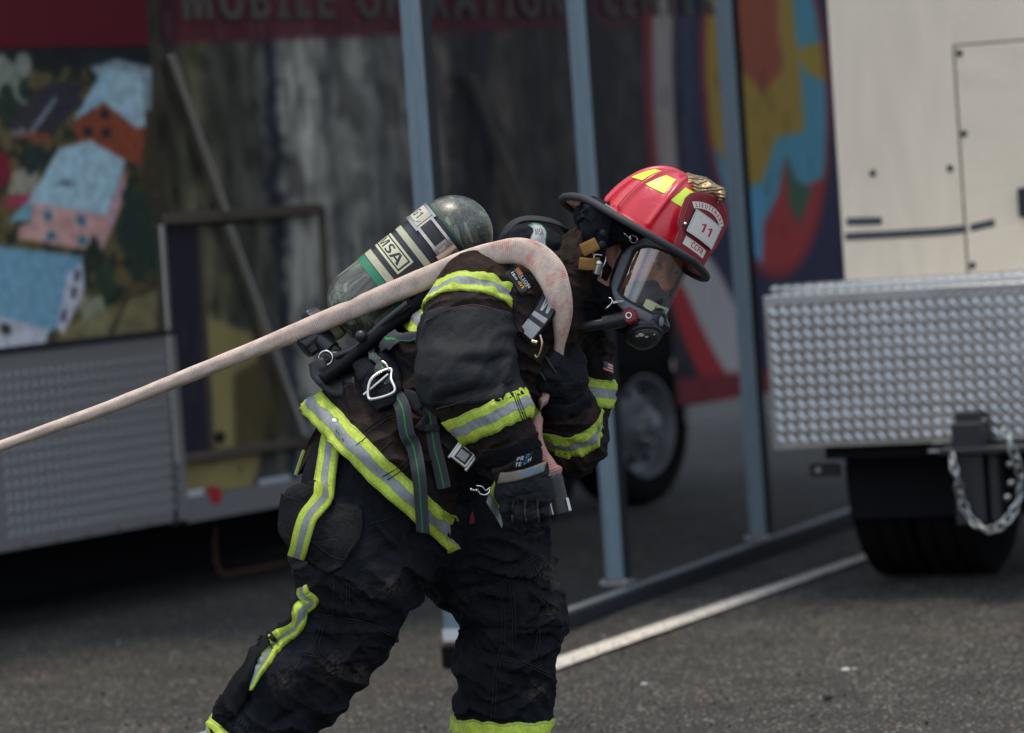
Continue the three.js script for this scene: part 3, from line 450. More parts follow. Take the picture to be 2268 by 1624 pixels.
  { const q = KP(1912, 1180, -0.5), R = 0.40, c = KW(q.s + 0.02, R, -0.62 - R * 0), ax = kDir.clone(); part('tyre', latheAlong(c, ax, [[0.2, 0.0], [0.33, 0.0], [0.375, 0.012], [R, 0.03], [R, 0.09], [R - 0.014, 0.095], [R - 0.014, 0.105], [R, 0.11], [R, 0.16], [R - 0.014, 0.165], [R - 0.014, 0.175], [R, 0.18], [R, 0.205], [R - 0.05, 0.21], [R - 0.05, 0.23], [R, 0.235], [R, 0.28], [R - 0.014, 0.285], [R - 0.014, 0.295], [R, 0.30], [R, 0.35], [R - 0.014, 0.355], [R - 0.014, 0.365], [R, 0.37], [R, 0.41], [0.375, 0.43], [0.2, 0.44]], 48), M.rubber, tk, 'dark rear tyre under the step'); }
  { const q = KP(2150, 960, 0.04), q2 = KP(2150, 1160, 0.04); const w = 0.05;
    part('tow_hitch', merge([kBox(q.s - w, q.s + w, q2.h, q.h + 0.04, 0.006, 0.10, 0.008), kBox(q.s - w * 0.7, q.s + w * 0.75, q.h + 0.03, q.h + 0.075, 0.006, 0.09, 0.006), kBox(q.s - 0.085, q.s + 0.2, KP(2150, 992, 0.04).h - 0.012, KP(2150, 992, 0.04).h + 0.006, 0.004, 0.13, 0.003), kBox(q.s + w * 1.25, q.s + w * 1.9, q2.h + 0.01, q.h - 0.05, 0.01, 0.08, 0.004)]), M.black, tk, 'black steel tow hitch');
    for (const [x, y] of [[2237, 1028], [2240, 1070], [2232, 1102]]) { const b = KP(x, y, 0.085); part('hitch_bolt', ball(KW(b.s, b.h, 0.085), 0.011, 1, 1, 0.6, 12), M.steel, tk); }
    const b0 = KP(2080, 992, 0.01), b1 = KP(2118, 990, 0.01); part('step_edge', kBox(KP(2060, 996, 0.01).s, q.s - 0.088, b0.h - 0.012, b0.h - 0.004, 0.001, 0.03), M.alu, tk); }
}
// safety chain hanging at the hitch: every link a piece
{
  const pts = [[2108, 1006], [2114, 1040], [2122, 1070], [2130, 1108], [2150, 1148], [2180, 1172], [2212, 1168], [2242, 1138], [2258, 1100], [2262, 1060], [2252, 1020], [2238, 985], [2226, 950]].map(([x, y], i) => { const o = 0.14 + 0.02 * Math.sin(i * 1.3); const q = KP(x, y, o); return KW(q.s, q.h, o); });
  const c = new THREE.CatmullRomCurve3(pts, false, 'centripetal'), L = c.getLength(), pitch = 0.033, n = Math.floor(L / pitch);
  const chn = thing('safety_chain', 'galvanised safety chain hanging in a loop from the black tow hitch', 'chain', c.getPointAt(0.5));
  class Oval extends THREE.Curve { getPoint(t, o = V()) { const a = t * 2 * Math.PI; return o.set(Math.cos(a) * 0.0235 * (1 - 0.12 * Math.cos(a) ** 2), Math.sin(a) * 0.0125, 0); } }
  const base = new THREE.TubeGeometry(new Oval(), 20, 0.0048, 6, true); const m = std({ color: lin(0.42, 0.45, 0.44), roughness: 0.4, metalness: 0.9 });
  for (let k = 0; k < n; k++) { const u = (k + 0.5) / n, p = c.getPointAt(u), t = c.getTangentAt(u); const a = kN.clone().addScaledVector(t, -kN.dot(t)).normalize(), b = t.clone().cross(a); const r = (k % 2 ? 0.7 : -0.75) + 0.35 * Math.sin(k * 2.1); const y = a.clone().multiplyScalar(Math.sin(r)).addScaledVector(b, Math.cos(r)), z = t.clone().cross(y); const g = base.clone(); g.applyMatrix4(basisM(p, t, y, z)); part('link', g, m, chn); }
}
// ---------------------------------------------------------------- distance fields for bodies and cloth (in the figure's modelling frame)
const bone = (x0, y0, d0, r0, x1, y1, d1, r1, fz = 1) => { const a = J(x0, y0, d0), b = J(x1, y1, d1), ra = RP(r0, d0), rb = RP(r1, d1); const bx = b.x - a.x, by = b.y - a.y, bz = (b.z - a.z) / fz, i = 1 / Math.max(1e-9, bx * bx + by * by + bz * bz);
  return (x, y, z) => { const px = x - a.x, py = y - a.y, pz = (z - a.z) / fz; let h = (px * bx + py * by + pz * bz) * i; h = h < 0 ? 0 : h > 1 ? 1 : h; const qx = px - bx * h, qy = py - by * h, qz = pz - bz * h; return (Math.sqrt(qx * qx + qy * qy + qz * qz) - (ra + (rb - ra) * h)); }; };
// bone between points of the modelling frame
const boneV = (a, ra, b, rb) => { const bx = b.x - a.x, by = b.y - a.y, bz = b.z - a.z, i = 1 / Math.max(1e-12, bx * bx + by * by + bz * bz); return (x, y, z) => { const px = x - a.x, py = y - a.y, pz = z - a.z; let h = (px * bx + py * by + pz * bz) * i; h = h < 0 ? 0 : h > 1 ? 1 : h; const qx = px - bx * h, qy = py - by * h, qz = pz - bz * h; return Math.sqrt(qx * qx + qy * qy + qz * qz) - (ra + (rb - ra) * h); }; };
const chainV = (pts, k = 0.01) => smins(pts.slice(1).map((q, i) => boneV(pts[i][0], pts[i][1], q[0], q[1])), k);
const chain = (pts, k = 0.02, fz = 1) => smins(pts.slice(1).map((q, i) => bone(...pts[i], ...q, fz)), k);
const smin = (a, b, k) => { const h = Math.max(k - Math.abs(a - b), 0) / k; return Math.min(a, b) - h * h * k * 0.25; };
const smax = (a, b, k) => -smin(-a, -b, k);
const smins = (fs, k) => (x, y, z) => { let d = fs[0](x, y, z); for (let i = 1; i < fs.length; i++) d = smin(d, fs[i](x, y, z), k); return d; };
const ellipsoid = (c, ax, ay, az, rx, ry, rz) => (x, y, z) => { const px = x - c.x, py = y - c.y, pz = z - c.z; const a = (px * ax.x + py * ax.y + pz * ax.z) / rx, b = (px * ay.x + py * ay.y + pz * ay.z) / ry, e = (px * az.x + py * az.y + pz * az.z) / rz; const l = Math.sqrt(a * a + b * b + e * e), g = Math.sqrt((a / rx) ** 2 + (b / ry) ** 2 + (e / rz) ** 2); return l < 1e-6 ? -Math.min(rx, ry, rz) : l * (l - 1) / g; };
const plane = (c, n) => (x, y, z) => (x - c.x) * n.x + (y - c.y) * n.y + (z - c.z) * n.z;

// folds: ridged noise whose folds run across the given axis
function folds(axis, along, across, amp, seed) { const a = axis.clone().normalize(), t = Math.abs(a.z) < 0.8 ? V(0, 0, 1) : V(1, 0, 0), b = a.clone().cross(t).normalize(), c = a.clone().cross(b);
  return (x, y, z) => { const u = (x * a.x + y * a.y + z * a.z) / along, v = (x * b.x + y * b.y + z * b.z) / across, w = (x * c.x + y * c.y + z * c.z) / across; const q = 0.35 * n3(v * 0.9 + seed, w * 0.9, u * 0.25); const r = 1 - Math.abs(n3(u + q * 1.4 + seed * 3.1, v + seed, w)); return amp * (r * r * r * 1.9 - 0.75); }; }
const lumps = (s, amp, seed) => (x, y, z) => amp * n3(x / s + seed, y / s, z / s + seed * 2);
// creases and ridges traced on the photograph: [x0, y0, x1, y1, half width px, depth m] (+ out, - in)
function creases(list) { const S = list.map(q => { const a = J(q[0], q[1], q[6] ?? 0), b = J(q[2], q[3], q[6] ?? 0); return { ax: a.x, ay: a.y, bx: b.x - a.x, by: b.y - a.y, i: 1 / ((b.x - a.x) ** 2 + (b.y - a.y) ** 2), w: RP(q[4]), k: q[5] }; });
  return (x, y) => { let d = 0; for (const s of S) { const px = x - s.ax, py = y - s.ay; let h = (px * s.bx + py * s.by) * s.i; const e = h < 0 ? -h : h > 1 ? h - 1 : 0; h = clamp(h, 0, 1); const qx = px - s.bx * h, qy = py - s.by * h, r2 = (qx * qx + qy * qy) / (s.w * s.w); if (r2 < 6) d += s.k * Math.exp(-r2) * Math.max(0, Math.sin(Math.PI * clamp(0.12 + 0.76 * h, 0, 1))); } return d; }; }
const displaced = (f, ds, reach = 0.04) => (x, y, z) => { const d = f(x, y, z); if (d > reach || d < -reach) return d; let s = 0; for (const q of ds) s += q(x, y, z); return d - s; };

// naive surface nets over a sparse grid
function meshField(f, lo, hi, cell, colorFn, uvFn, reach = 0.05) {
  const B = 6, nx = Math.ceil((hi.x - lo.x) / cell / B) * B, ny = Math.ceil((hi.y - lo.y) / cell / B) * B, nz = Math.ceil((hi.z - lo.z) / cell / B) * B;
  const X = nx + 1, Y = ny + 1, Z = nz + 1, val = new Float32Array(X * Y * Z).fill(1);
  const at = (i, j, k) => (k * Y + j) * X + i, done = new Uint8Array((nx / B) * (ny / B) * (nz / B));
  const active = []; const half = B * cell * 0.87 + reach;
  for (let c = 0; c < nz / B; c++) for (let b = 0; b < ny / B; b++) for (let a = 0; a < nx / B; a++) {
    const d = f(lo.x + (a + 0.5) * B * cell, lo.y + (b + 0.5) * B * cell, lo.z + (c + 0.5) * B * cell);
    if (Math.abs(d) < half) { active.push([a, b, c]); for (let k = 0; k <= B; k++) for (let j = 0; j <= B; j++) for (let i = 0; i <= B; i++) { const q = at(a * B + i, b * B + j, c * B + k); if (val[q] === 1) val[q] = f(lo.x + (a * B + i) * cell, lo.y + (b * B + j) * cell, lo.z + (c * B + k) * cell); } }
  }
  const vid = new Int32Array(X * Y * Z).fill(-1), pos = [];
  const off = [[0, 0, 0], [1, 0, 0], [0, 1, 0], [1, 1, 0], [0, 0, 1], [1, 0, 1], [0, 1, 1], [1, 1, 1]], edges = [[0, 1], [2, 3], [4, 5], [6, 7], [0, 2], [1, 3], [4, 6], [5, 7], [0, 4], [1, 5], [2, 6], [3, 7]];
  const eachCell = (fn) => { for (const [a, b, c] of active) for (let k = c * B; k < c * B + B; k++) for (let j = b * B; j < b * B + B; j++) for (let i = a * B; i < a * B + B; i++) fn(i, j, k); };
  eachCell((i, j, k) => { let m = 0; const v = off.map((o, q) => { const s = val[at(i + o[0], j + o[1], k + o[2])]; if (s < 0) m |= 1 << q; return s; }); if (m === 0 || m === 255) return; let n = 0, x = 0, y = 0, z = 0; for (const [p, q] of edges) if ((v[p] < 0) !== (v[q] < 0)) { const t = v[p] / (v[p] - v[q]); x += off[p][0] + (off[q][0] - off[p][0]) * t; y += off[p][1] + (off[q][1] - off[p][1]) * t; z += off[p][2] + (off[q][2] - off[p][2]) * t; n++; } vid[at(i, j, k)] = pos.length / 3; pos.push(lo.x + (i + x / n) * cell, lo.y + (j + y / n) * cell, lo.z + (k + z / n) * cell); });
  const idx = []; const quad = (a, b, c, d, flip) => { if (a < 0 || b < 0 || c < 0 || d < 0) return; flip ? idx.push(a, c, b, a, d, c) : idx.push(a, b, c, a, c, d); };
  eachCell((i, j, k) => { const s = val[at(i, j, k)]; if (i && j && k) {
    const sx = val[at(i + 1, j, k)], sy = val[at(i, j + 1, k)], sz = val[at(i, j, k + 1)];
    if ((s < 0) !== (sx < 0)) quad(vid[at(i, j - 1, k - 1)], vid[at(i, j, k - 1)], vid[at(i, j, k)], vid[at(i, j - 1, k)], s >= 0);
    if ((s < 0) !== (sy < 0)) quad(vid[at(i - 1, j, k - 1)], vid[at(i - 1, j, k)], vid[at(i, j, k)], vid[at(i, j, k - 1)], s >= 0);
    if ((s < 0) !== (sz < 0)) quad(vid[at(i - 1, j - 1, k)], vid[at(i, j - 1, k)], vid[at(i, j, k)], vid[at(i - 1, j, k)], s >= 0); } });
  const n = pos.length / 3, nor = new Float32Array(n * 3), e = cell * 0.45;
  for (let q = 0; q < n; q++) { const x = pos[q * 3], y = pos[q * 3 + 1], z = pos[q * 3 + 2]; let a = f(x + e, y, z) - f(x - e, y, z), b = f(x, y + e, z) - f(x, y - e, z), c = f(x, y, z + e) - f(x, y, z - e); const l = Math.hypot(a, b, c) || 1; nor[q * 3] = a / l; nor[q * 3 + 1] = b / l; nor[q * 3 + 2] = c / l; }
  const g = new THREE.BufferGeometry(); g.setAttribute('position', new THREE.Float32BufferAttribute(pos, 3)); g.setAttribute('normal', new THREE.BufferAttribute(nor, 3)); g.setIndex(idx);
  const uv = new Float32Array(n * 2); for (let q = 0; q < n; q++) { const t = uvFn ? uvFn(pos[q * 3], pos[q * 3 + 1], pos[q * 3 + 2]) : [pos[q * 3] + pos[q * 3 + 2] * 0.7, pos[q * 3 + 1] + pos[q * 3 + 2] * 0.3]; uv[q * 2] = t[0]; uv[q * 2 + 1] = t[1]; } g.setAttribute('uv', new THREE.BufferAttribute(uv, 2));
  if (colorFn) { const c = new Float32Array(n * 3); for (let q = 0; q < n; q++) { const t = colorFn(pos[q * 3], pos[q * 3 + 1], pos[q * 3 + 2]); c[q * 3] = t[0]; c[q * 3 + 1] = t[1]; c[q * 3 + 2] = t[2]; } g.setAttribute('color', new THREE.BufferAttribute(c, 3)); }
  return g;
}
const gradOf = (f, p, e = 0.002) => V(f(p.x + e, p.y, p.z) - f(p.x - e, p.y, p.z), f(p.x, p.y + e, p.z) - f(p.x, p.y - e, p.z), f(p.x, p.y, p.z + e) - f(p.x, p.y, p.z - e)).normalize();
// nearest surface point on the viewer's side for a position on the photograph
function onField(f, x, y, dFrom = 0.5) {
  const a = J(x, y, dFrom), b = J(x, y, dFrom - 1), dir = b.sub(a).normalize(); const p = a.clone(); let best = 9, bp = p.clone();
  for (let t = 0, i = 0; i < 160 && t < 1.1; i++) { const d = f(p.x, p.y, p.z); if (Math.abs(d) < best) { best = Math.abs(d); bp.copy(p); } if (d < 0.0006) break; const s = Math.max(0.0012, d * 0.7); t += s; p.addScaledVector(dir, s); }
  for (let i = 0; i < 8; i++) { const d = f(bp.x, bp.y, bp.z); if (Math.abs(d) < 0.0003) break; bp.addScaledVector(gradOf(f, bp), -d * 0.9); }
  return { p: bp, n: gradOf(f, bp, 0.006) };
}
// sheet of cloth lying on a field. pts[i][j] = {p, n}; the border is tucked down to the field
function sheetGeo(R, off, uv, tuck = 0.0015, closed = false) {
  const ni = R.length, nj = R[0].length, P = [], U = [];
  const rows = []; const o = (i, j) => typeof off === 'function' ? off(i, j) : off;
  const mk = (i, j, h) => R[i][j].p.clone().addScaledVector(R[i][j].n, h);
  if (!closed) rows.push([0, true]); for (let i = 0; i < ni; i++) rows.push([i, false]); if (!closed) rows.push([ni - 1, true]);
  for (const [i, ed] of rows) { const row = [], us = []; const put = (j, e) => { row.push(mk(i, j, (ed || e) ? -tuck : o(i, j))); us.push(uv(i, j)); }; put(0, true); for (let j = 0; j < nj; j++) put(j, false); put(nj - 1, true); P.push(row); U.push(us); }
  if (closed) { P.push(P[0].map(p => p.clone())); U.push(U[0].map((u, j) => uv(ni, Math.min(nj - 1, Math.max(0, j - 1))))); }
  return gridGeo(P, (i, j) => U[i][j]);
}
// band round a limb: centre, axis, half width
function wrapBand(f, C, A, hw, off = 0.004, th0 = -180, th1 = 180, nth = 120, nt = 7, uvScale = 1) {
  A = A.clone().normalize(); const Z = V(0, 0, 1).addScaledVector(A, -A.z).normalize(), S = A.clone().cross(Z); const R = []; const full = th1 - th0 >= 360, cnt = full ? nth : nth + 1;
  let rad = 0.1; for (let i = 0; i < cnt; i++) { const th = (th0 + (th1 - th0) * i / nth) * Math.PI / 180, dir = Z.clone().multiplyScalar(Math.cos(th)).addScaledVector(S, Math.sin(th)); const row = [];
    for (let j = 0; j < nt; j++) { const o = C.clone().addScaledVector(A, (j / (nt - 1) * 2 - 1) * hw * (1 + 0.03 * n3(th * 5, j, C.x * 9)) + 0.0035 * n3(Math.cos(th) * 2.2 + C.y * 7, Math.sin(th) * 2.2, C.x * 5)); const p = o.clone(); let t = 0; for (let q = 0; q < 80; q++) { const d = f(p.x, p.y, p.z); if (d > -0.0005) break; const s = Math.max(0.001, -d * 0.8); t += s; p.addScaledVector(dir, s); } row.push({ p, n: gradOf(f, p, 0.006) }); rad = t; } R.push(row); }
  return sheetGeo(R, (i, j) => off + 0.0012 * n3(i * 0.35, j * 0.5, C.x * 20) + 0.001 * n3(i * 0.9, j * 0.9, C.y * 20), (i, j) => [i / nth * (th1 - th0) / 180 * Math.PI * rad * uvScale, j / (nt - 1)], 0.002, full);
}
// ribbon laid on a field along a path on the photograph: pts [x, y, half width px]
function layRibbon(f, pts, off = 0.003, n = 60, nj = 7, tuck = 0.002, dFrom = 0.5) {
  const c = new THREE.CatmullRomCurve3(pts.map(p => V(p[0], p[1], p[2])), false, 'centripetal').getPoints(n - 1), R = []; const L = [0]; 
  for (let i = 0; i < n; i++) { const t = c[Math.min(n - 1, i + 1)].clone().sub(c[Math.max(0, i - 1)]).setZ(0).normalize(), row = []; for (let j = 0; j < nj; j++) { const k = (j / (nj - 1) * 2 - 1) * c[i].z; row.push(onField(f, c[i].x - t.y * k, c[i].y + t.x * k, dFrom)); } R.push(row); if (i) L.push(L[i - 1] + row[nj >> 1].p.distanceTo(R[i - 1][nj >> 1].p)); }
  return sheetGeo(R, off, (i, j) => [L[i], j / (nj - 1)], tuck);
}
// sheet ruled between two curves on the photograph
function layRuled(f, A, Bc, off = 0.003, n = 40, nj = 14, tuck = 0.002, dFrom = 0.5, uvs = 1) {
  const a = spline(A.map(p => V(p[0], p[1], 0)), n), b = spline(Bc.map(p => V(p[0], p[1], 0)), n), R = [];
  for (let i = 0; i < n; i++) { const row = []; for (let j = 0; j < nj; j++) { const q = a[i].clone().lerp(b[i], j / (nj - 1)); row.push(onField(f, q.x, q.y, dFrom)); } R.push(row); }
  return sheetGeo(R, off, (i, j) => [i / (n - 1) * uvs, j / (nj - 1) * uvs], tuck);
}
// stitched seam: thin cord on a field
function laySeam(f, pts, r = 0.0013, n = 50, off = 0.0006, dFrom = 0.5) { const c = spline(pts.map(p => V(p[0], p[1], 0)), n).map(q => { const h = onField(f, q.x, q.y, dFrom); return h.p.addScaledVector(h.n, off); }); return tubeAlong(c, r, n * 2, 5); }
const shift = (pts, dx, dy) => pts.map(p => [p[0] + dx, p[1] + dy]);
// ---------------------------------------------------------------- cloth finishes
const weave = dataTex(256, (u, v, i, j) => { const q = 128 + 60 * (Math.sin(u * 2 * Math.PI * 64) * Math.sin(v * 2 * Math.PI * 64)) + 34 * tn(u, v, 60, 2) + 26 * tn(u, v, 18, 6); return [clamp(q, 0, 255), clamp(q, 0, 255), clamp(q, 0, 255)]; }, false);
const clothTone = dataTex(512, (u, v) => { const q = 226 + 20 * tn(u, v, 7, 2) + 16 * tn(u, v, 26, 4) + 18 * tn(u, v, 90, 8); const dust = tn(u, v, 40, 12) > 0.72 ? 26 : 0; return [clamp(q + dust, 0, 255), clamp(q + dust, 0, 255), clamp(q - 2 + dust, 0, 255)]; });
const crumple = dataTex(512, (u, v) => { let q = 0; for (const [f, a, s] of [[5, 1, 3], [11, 0.6, 7], [24, 0.35, 11]]) { const w = 0.25 * tn(u, v, 4, s + 20); const r = 1 - Math.abs(tn(u + 0.02 * w, v + 0.03 * w, f, s)); q += a * r * r * r; } q = q * 105 + 14 * tn(u, v, 120, 3) + 14 * Math.sin(u * 2 * Math.PI * 128) * Math.sin(v * 2 * Math.PI * 128); return [clamp(q, 0, 255), clamp(q, 0, 255), clamp(q, 0, 255)]; }, false);
const cloth = (c, o = {}) => phys({ specularIntensity: 0.3, color: c, map: rep(clothTone, 1.6, 1.6), bumpMap: rep(crumple, 2.2, 2.2), bumpScale: 0.0034, roughness: 0.92, ...o });
const C = {
  coat: cloth(lin(1, 1, 1), { vertexColors: true }),
  trouser: cloth(lin(1, 1, 1), { vertexColors: true, roughness: 0.85 }),
  patch: cloth(lin(0.0150, 0.0172, 0.0210), { roughness: 0.72, bumpScale: 0.0014, specularIntensity: 0.5 }),
  pocket: cloth(lin(0.0170, 0.0185, 0.0215), { roughness: 0.8 }),
  seam: std({ color: lin(0.008, 0.008, 0.010), roughness: 0.9 }),
  seamBrown: std({ color: lin(0.045, 0.026, 0.019), roughness: 0.9 }),
  navy: cloth(lin(0.012, 0.014, 0.021)),
  knit: cloth(lin(0.008, 0.009, 0.014), { roughness: 1 }),
  glove: cloth(lin(0.0155, 0.0185, 0.023), { roughness: 0.75 }),
  welt: std({ color: lin(0.042, 0.038, 0.03), roughness: 0.9 }),
};
const trimTex = canvasTex(256, 128, (g, w, h) => {
  const im = g.createImageData(w, h); for (let j = 0; j < h; j++) for (let i = 0; i < w; i++) { const v = j / h, mid = v > 0.335 && v < 0.665, o = (j * w + i) * 4; const dot = ((i >> 1) + (j >> 1)) % 2 ? 1 : 0.90; let c = mid ? [150, 158, 159] : [200, 226, 76]; const e = Math.min(v, 1 - v); let k = dot * (0.95 + 0.06 * n2d(i * 0.05, j * 0.05)); if (e > 0.035 && e < 0.062) k *= 0.72; if (e < 0.012) k *= 0.85; if (Math.abs(v - 0.335) < 0.008 || Math.abs(v - 0.665) < 0.008) k *= 0.75; im.data[o] = c[0] * k; im.data[o + 1] = c[1] * k; im.data[o + 2] = c[2] * k; im.data[o + 3] = 255; } g.putImageData(im, 0, 0); });
trimTex.wrapS = THREE.RepeatWrapping; trimTex.repeat.set(7, 1);
const meshBump = dataTex(64, (u, v) => { const q = 128 + 110 * Math.sin(u * 2 * Math.PI * 8) * Math.sin(v * 2 * Math.PI * 8); return [q, q, q]; }, false);
const trimM = std({ map: trimTex, roughness: 0.6, bumpMap: rep(meshBump, 40, 4), bumpScale: 0.0006 });
const webTex = (r, g, b, lr, lg, lb) => { const t = canvasTex(64, 64, (x, w, h) => { const im = x.createImageData(w, h); for (let j = 0; j < h; j++) for (let i = 0; i < w; i++) { const v = j / h, o = (j * w + i) * 4, line = Math.abs(v - 0.5) < 0.045; const k = 0.82 + 0.18 * (((i >> 1) + (j >> 2)) % 2) + 0.1 * (v < 0.08 || v > 0.92); im.data[o] = (line ? lr : r) * k; im.data[o + 1] = (line ? lg : g) * k; im.data[o + 2] = (line ? lb : b) * k; im.data[o + 3] = 255; } x.putImageData(im, 0, 0); }); t.wrapS = THREE.RepeatWrapping; t.repeat.set(18, 1); return t; };
const webM = std({ map: webTex(54, 58, 62, 26, 150, 66), roughness: 0.8 });
const webPlain = std({ map: webTex(30, 32, 36, 30, 32, 36), roughness: 0.8 });

// ---------------------------------------------------------------- the fields
// coat
const torsoBase = smins([chain([[838, 1132, 0, 196], [862, 1075, 0, 190], [935, 960, 0, 178], [1030, 830, 0, 172], [1125, 725, 0, 160], [1205, 655, 0, 112]], 0.05, 1.08), bone(1060, 668, 0.10, 92, 1250, 700, -0.12, 92)], 0.05);
const torsoFold = [folds(J(1190, 640).sub(J(862, 1075)), 0.11, 0.30, 0.008, 1.3), folds(V(0.2, 1, 0.3), 0.055, 0.18, 0.0035, 5.5), lumps(0.13, 0.005, 4), lumps(0.045, 0.0022, 7), creases([[870, 935, 960, 1010, 16, -0.010], [830, 960, 960, 1075, 14, 0.008], [905, 890, 1000, 960, 14, -0.008], [760, 940, 800, 1000, 10, 0.006], [905, 1000, 1010, 1050, 18, -0.008], [700, 1000, 735, 960, 12, -0.006]])];
const fTorso = displaced(torsoBase, torsoFold);
const armNBase = chain([[1052, 648, 0.125, 90], [1032, 745, 0.185, 97], [1036, 842, 0.235, 99], [1092, 925, 0.245, 77], [1130, 1004, 0.235, 62]], 0.035);
const armNFold = [lumps(0.12, 0.004, 2), folds(V(0.45, -1, 0.2), 0.08, 0.22, 0.004, 8), creases([[1085, 800, 1125, 790, 8, -0.010], [1030, 800, 1100, 812, 17, -0.012], [1010, 788, 1090, 780, 12, 0.006], [975, 880, 1100, 852, 8, -0.007], [1000, 905, 1120, 860, 10, 0.006], [1040, 880, 1140, 850, 7, -0.007], [1100, 830, 1135, 870, 9, -0.008], [960, 745, 985, 800, 20, 0.004], [1050, 1000, 1170, 960, 6, -0.003], [1000, 640, 1030, 600, 14, 0.004], [1080, 600, 1120, 640, 12, -0.006]]), lumps(0.03, 0.0012, 5)];
const fArmN = displaced(armNBase, armNFold);
const armFBase = chain([[1282, 735, -0.16, 80], [1300, 850, -0.155, 51], [1280, 968, -0.10, 60], [1264, 984, -0.07, 66], [1256, 908, 0.0, 66]], 0.03);
const fArmF = displaced(armFBase, [lumps(0.07, 0.006, 12), folds(V(0.1, 1, 0), 0.05, 0.14, 0.004, 3), lumps(0.03, 0.0015, 15)]);
const armFU = displaced(chain([[1282, 735, -0.16, 80], [1300, 850, -0.155, 53], [1280, 968, -0.10, 61]], 0.03), [lumps(0.07, 0.006, 12), folds(V(0.1, 1, 0), 0.05, 0.14, 0.004, 3)]), armFL = displaced(bone(1264, 984, -0.07, 69, 1256, 908, 0.0, 68), [lumps(0.07, 0.006, 12), folds(V(0.1, 1, 0), 0.05, 0.14, 0.004, 3)]);
const collarBase = chain([[1205, 668, 0.0, 104], [1262, 610, 0.0, 84], [1318, 556, 0.0, 68]], 0.03, 1.0);
const collarCut = plane(J(1300, 545, 0), J(1318, 556).sub(J(1240, 632)).normalize());
const fCollar = displaced((x, y, z) => { const d = collarBase(x, y, z); return smax(smax(d, -(d + 0.028), 0.006), collarCut(x, y, z) - 0.006, 0.006); }, [folds(V(0.9, 0.25, 0.2), 0.05, 0.2, 0.004, 21), lumps(0.05, 0.004, 22), creases([[1262, 520, 1250, 640, 10, -0.006], [1290, 520, 1285, 640, 9, 0.009], [1320, 560, 1335, 690, 10, -0.008], [1245, 560, 1235, 640, 10, 0.008]])]);
const hemN = J(1005, 905).sub(J(862, 1060)).normalize().negate();
const hemPlane = plane(J(843, 1074), hemN);
// the skirt of the coat swings open at the back
const flare = smins([chain([[848, 1105, 0, 188], [905, 1000, 0, 180]], 0.05, 1.18), bone(780, 985, -0.03, 118, 748, 1048, -0.05, 104), bone(830, 905, 0, 120, 780, 985, -0.02, 122)], 0.05);
const fTorsoFull = displaced(smins([torsoBase, flare], 0.05), torsoFold);
const fTorsoHem = (x, y, z) => { const d = fTorsoFull(x, y, z), h = hemPlane(x, y, z); return smax(smax(d, h, 0.008), -smax(d + 0.010, -(h + 0.06), 0.006), 0.004); };
const fCoat = (x, y, z) => smin(smin(smin(fTorsoHem(x, y, z), fArmN(x, y, z), 0.014), fArmF(x, y, z), 0.014), fCollar(x, y, z), 0.012);
const fCoatSolid = (x, y, z) => smin(smin(smin(fTorsoFull(x, y, z), fArmN(x, y, z), 0.014), fArmF(x, y, z), 0.014), fCollar(x, y, z), 0.012);
const fTorsoStrap = (x, y, z) => fTorsoFull(x, y, z);
// trousers
const legNBase = chain([[850, 1150, 0.055, 134], [792, 1270, 0.10, 138], [768, 1392, 0.10, 102], [664, 1508, 0.085, 102], [560, 1640, 0.07, 94], [500, 1722, 0.06, 90]], 0.05);
const legFBase = chain([[985, 1130, -0.085, 150], [1082, 1238, -0.095, 136], [1142, 1368, -0.09, 106], [1117, 1500, -0.10, 100], [1105, 1640, -0.11, 99], [1098, 1735, -0.115, 96]], 0.05);
const pelvis = bone(835, 1090, 0.0, 170, 935, 1120, -0.0, 165);
const legNFold = [folds(V(0.5, 0.85, 0.1), 0.12, 0.26, 0.009, 6), folds(V(0.9, 0.4, 0.2), 0.06, 0.2, 0.004, 16), lumps(0.12, 0.004, 31), lumps(0.04, 0.002, 33), creases([[690, 1345, 850, 1375, 10, -0.013], [700, 1325, 860, 1350, 9, 0.008], [690, 1375, 800, 1395, 10, 0.006], [665, 1280, 700, 1370, 12, -0.010], [590, 1420, 690, 1330, 14, 0.012], [560, 1500, 640, 1400, 12, -0.010], [520, 1540, 590, 1450, 16, 0.016], [640, 1560, 760, 1480, 14, -0.006], [600, 1600, 700, 1540, 12, -0.008], [590, 1620, 690, 1575, 10, 0.006], [840, 1240, 930, 1180, 20, -0.008], [740, 1300, 780, 1390, 9, -0.006], [470, 1640, 560, 1540, 10, -0.008]])];
const legFFold = [folds(V(-0.25, 0.95, 0.1), 0.11, 0.24, 0.009, 14), folds(V(0.6, 0.75, 0.2), 0.055, 0.18, 0.004, 18), lumps(0.12, 0.004, 41), lumps(0.035, 0.0022, 43), creases([[1010, 1310, 1110, 1290, 12, -0.010], [1040, 1400, 1150, 1380, 10, -0.008], [1165, 1330, 1240, 1370, 8, -0.009], [1180, 1310, 1235, 1345, 8, 0.007], [1040, 1440, 1200, 1470, 9, -0.010], [1030, 1460, 1190, 1490, 9, 0.007], [1150, 1200, 1215, 1180, 14, 0.008], [1100, 1170, 1200, 1210, 16, -0.008], [1020, 1560, 1120, 1540, 14, -0.006], [1140, 1520, 1200, 1560, 10, -0.007], [1150, 1500, 1205, 1480, 8, 0.006], [1160, 1395, 1240, 1385, 6, -0.006]])];
const fLegN = displaced(legNBase, legNFold), fLegF = displaced(legFBase, legFFold);
const fTrousersSolid = (x, y, z) => smin(smin(fLegN(x, y, z), fLegF(x, y, z), 0.02), pelvis(x, y, z), 0.05);
const cuffN = plane(J(527, 1690, 0.065), J(500, 1722).sub(J(560, 1640)).normalize()), cuffF = plane(J(1100, 1712, -0.11), V(0, -1, 0));
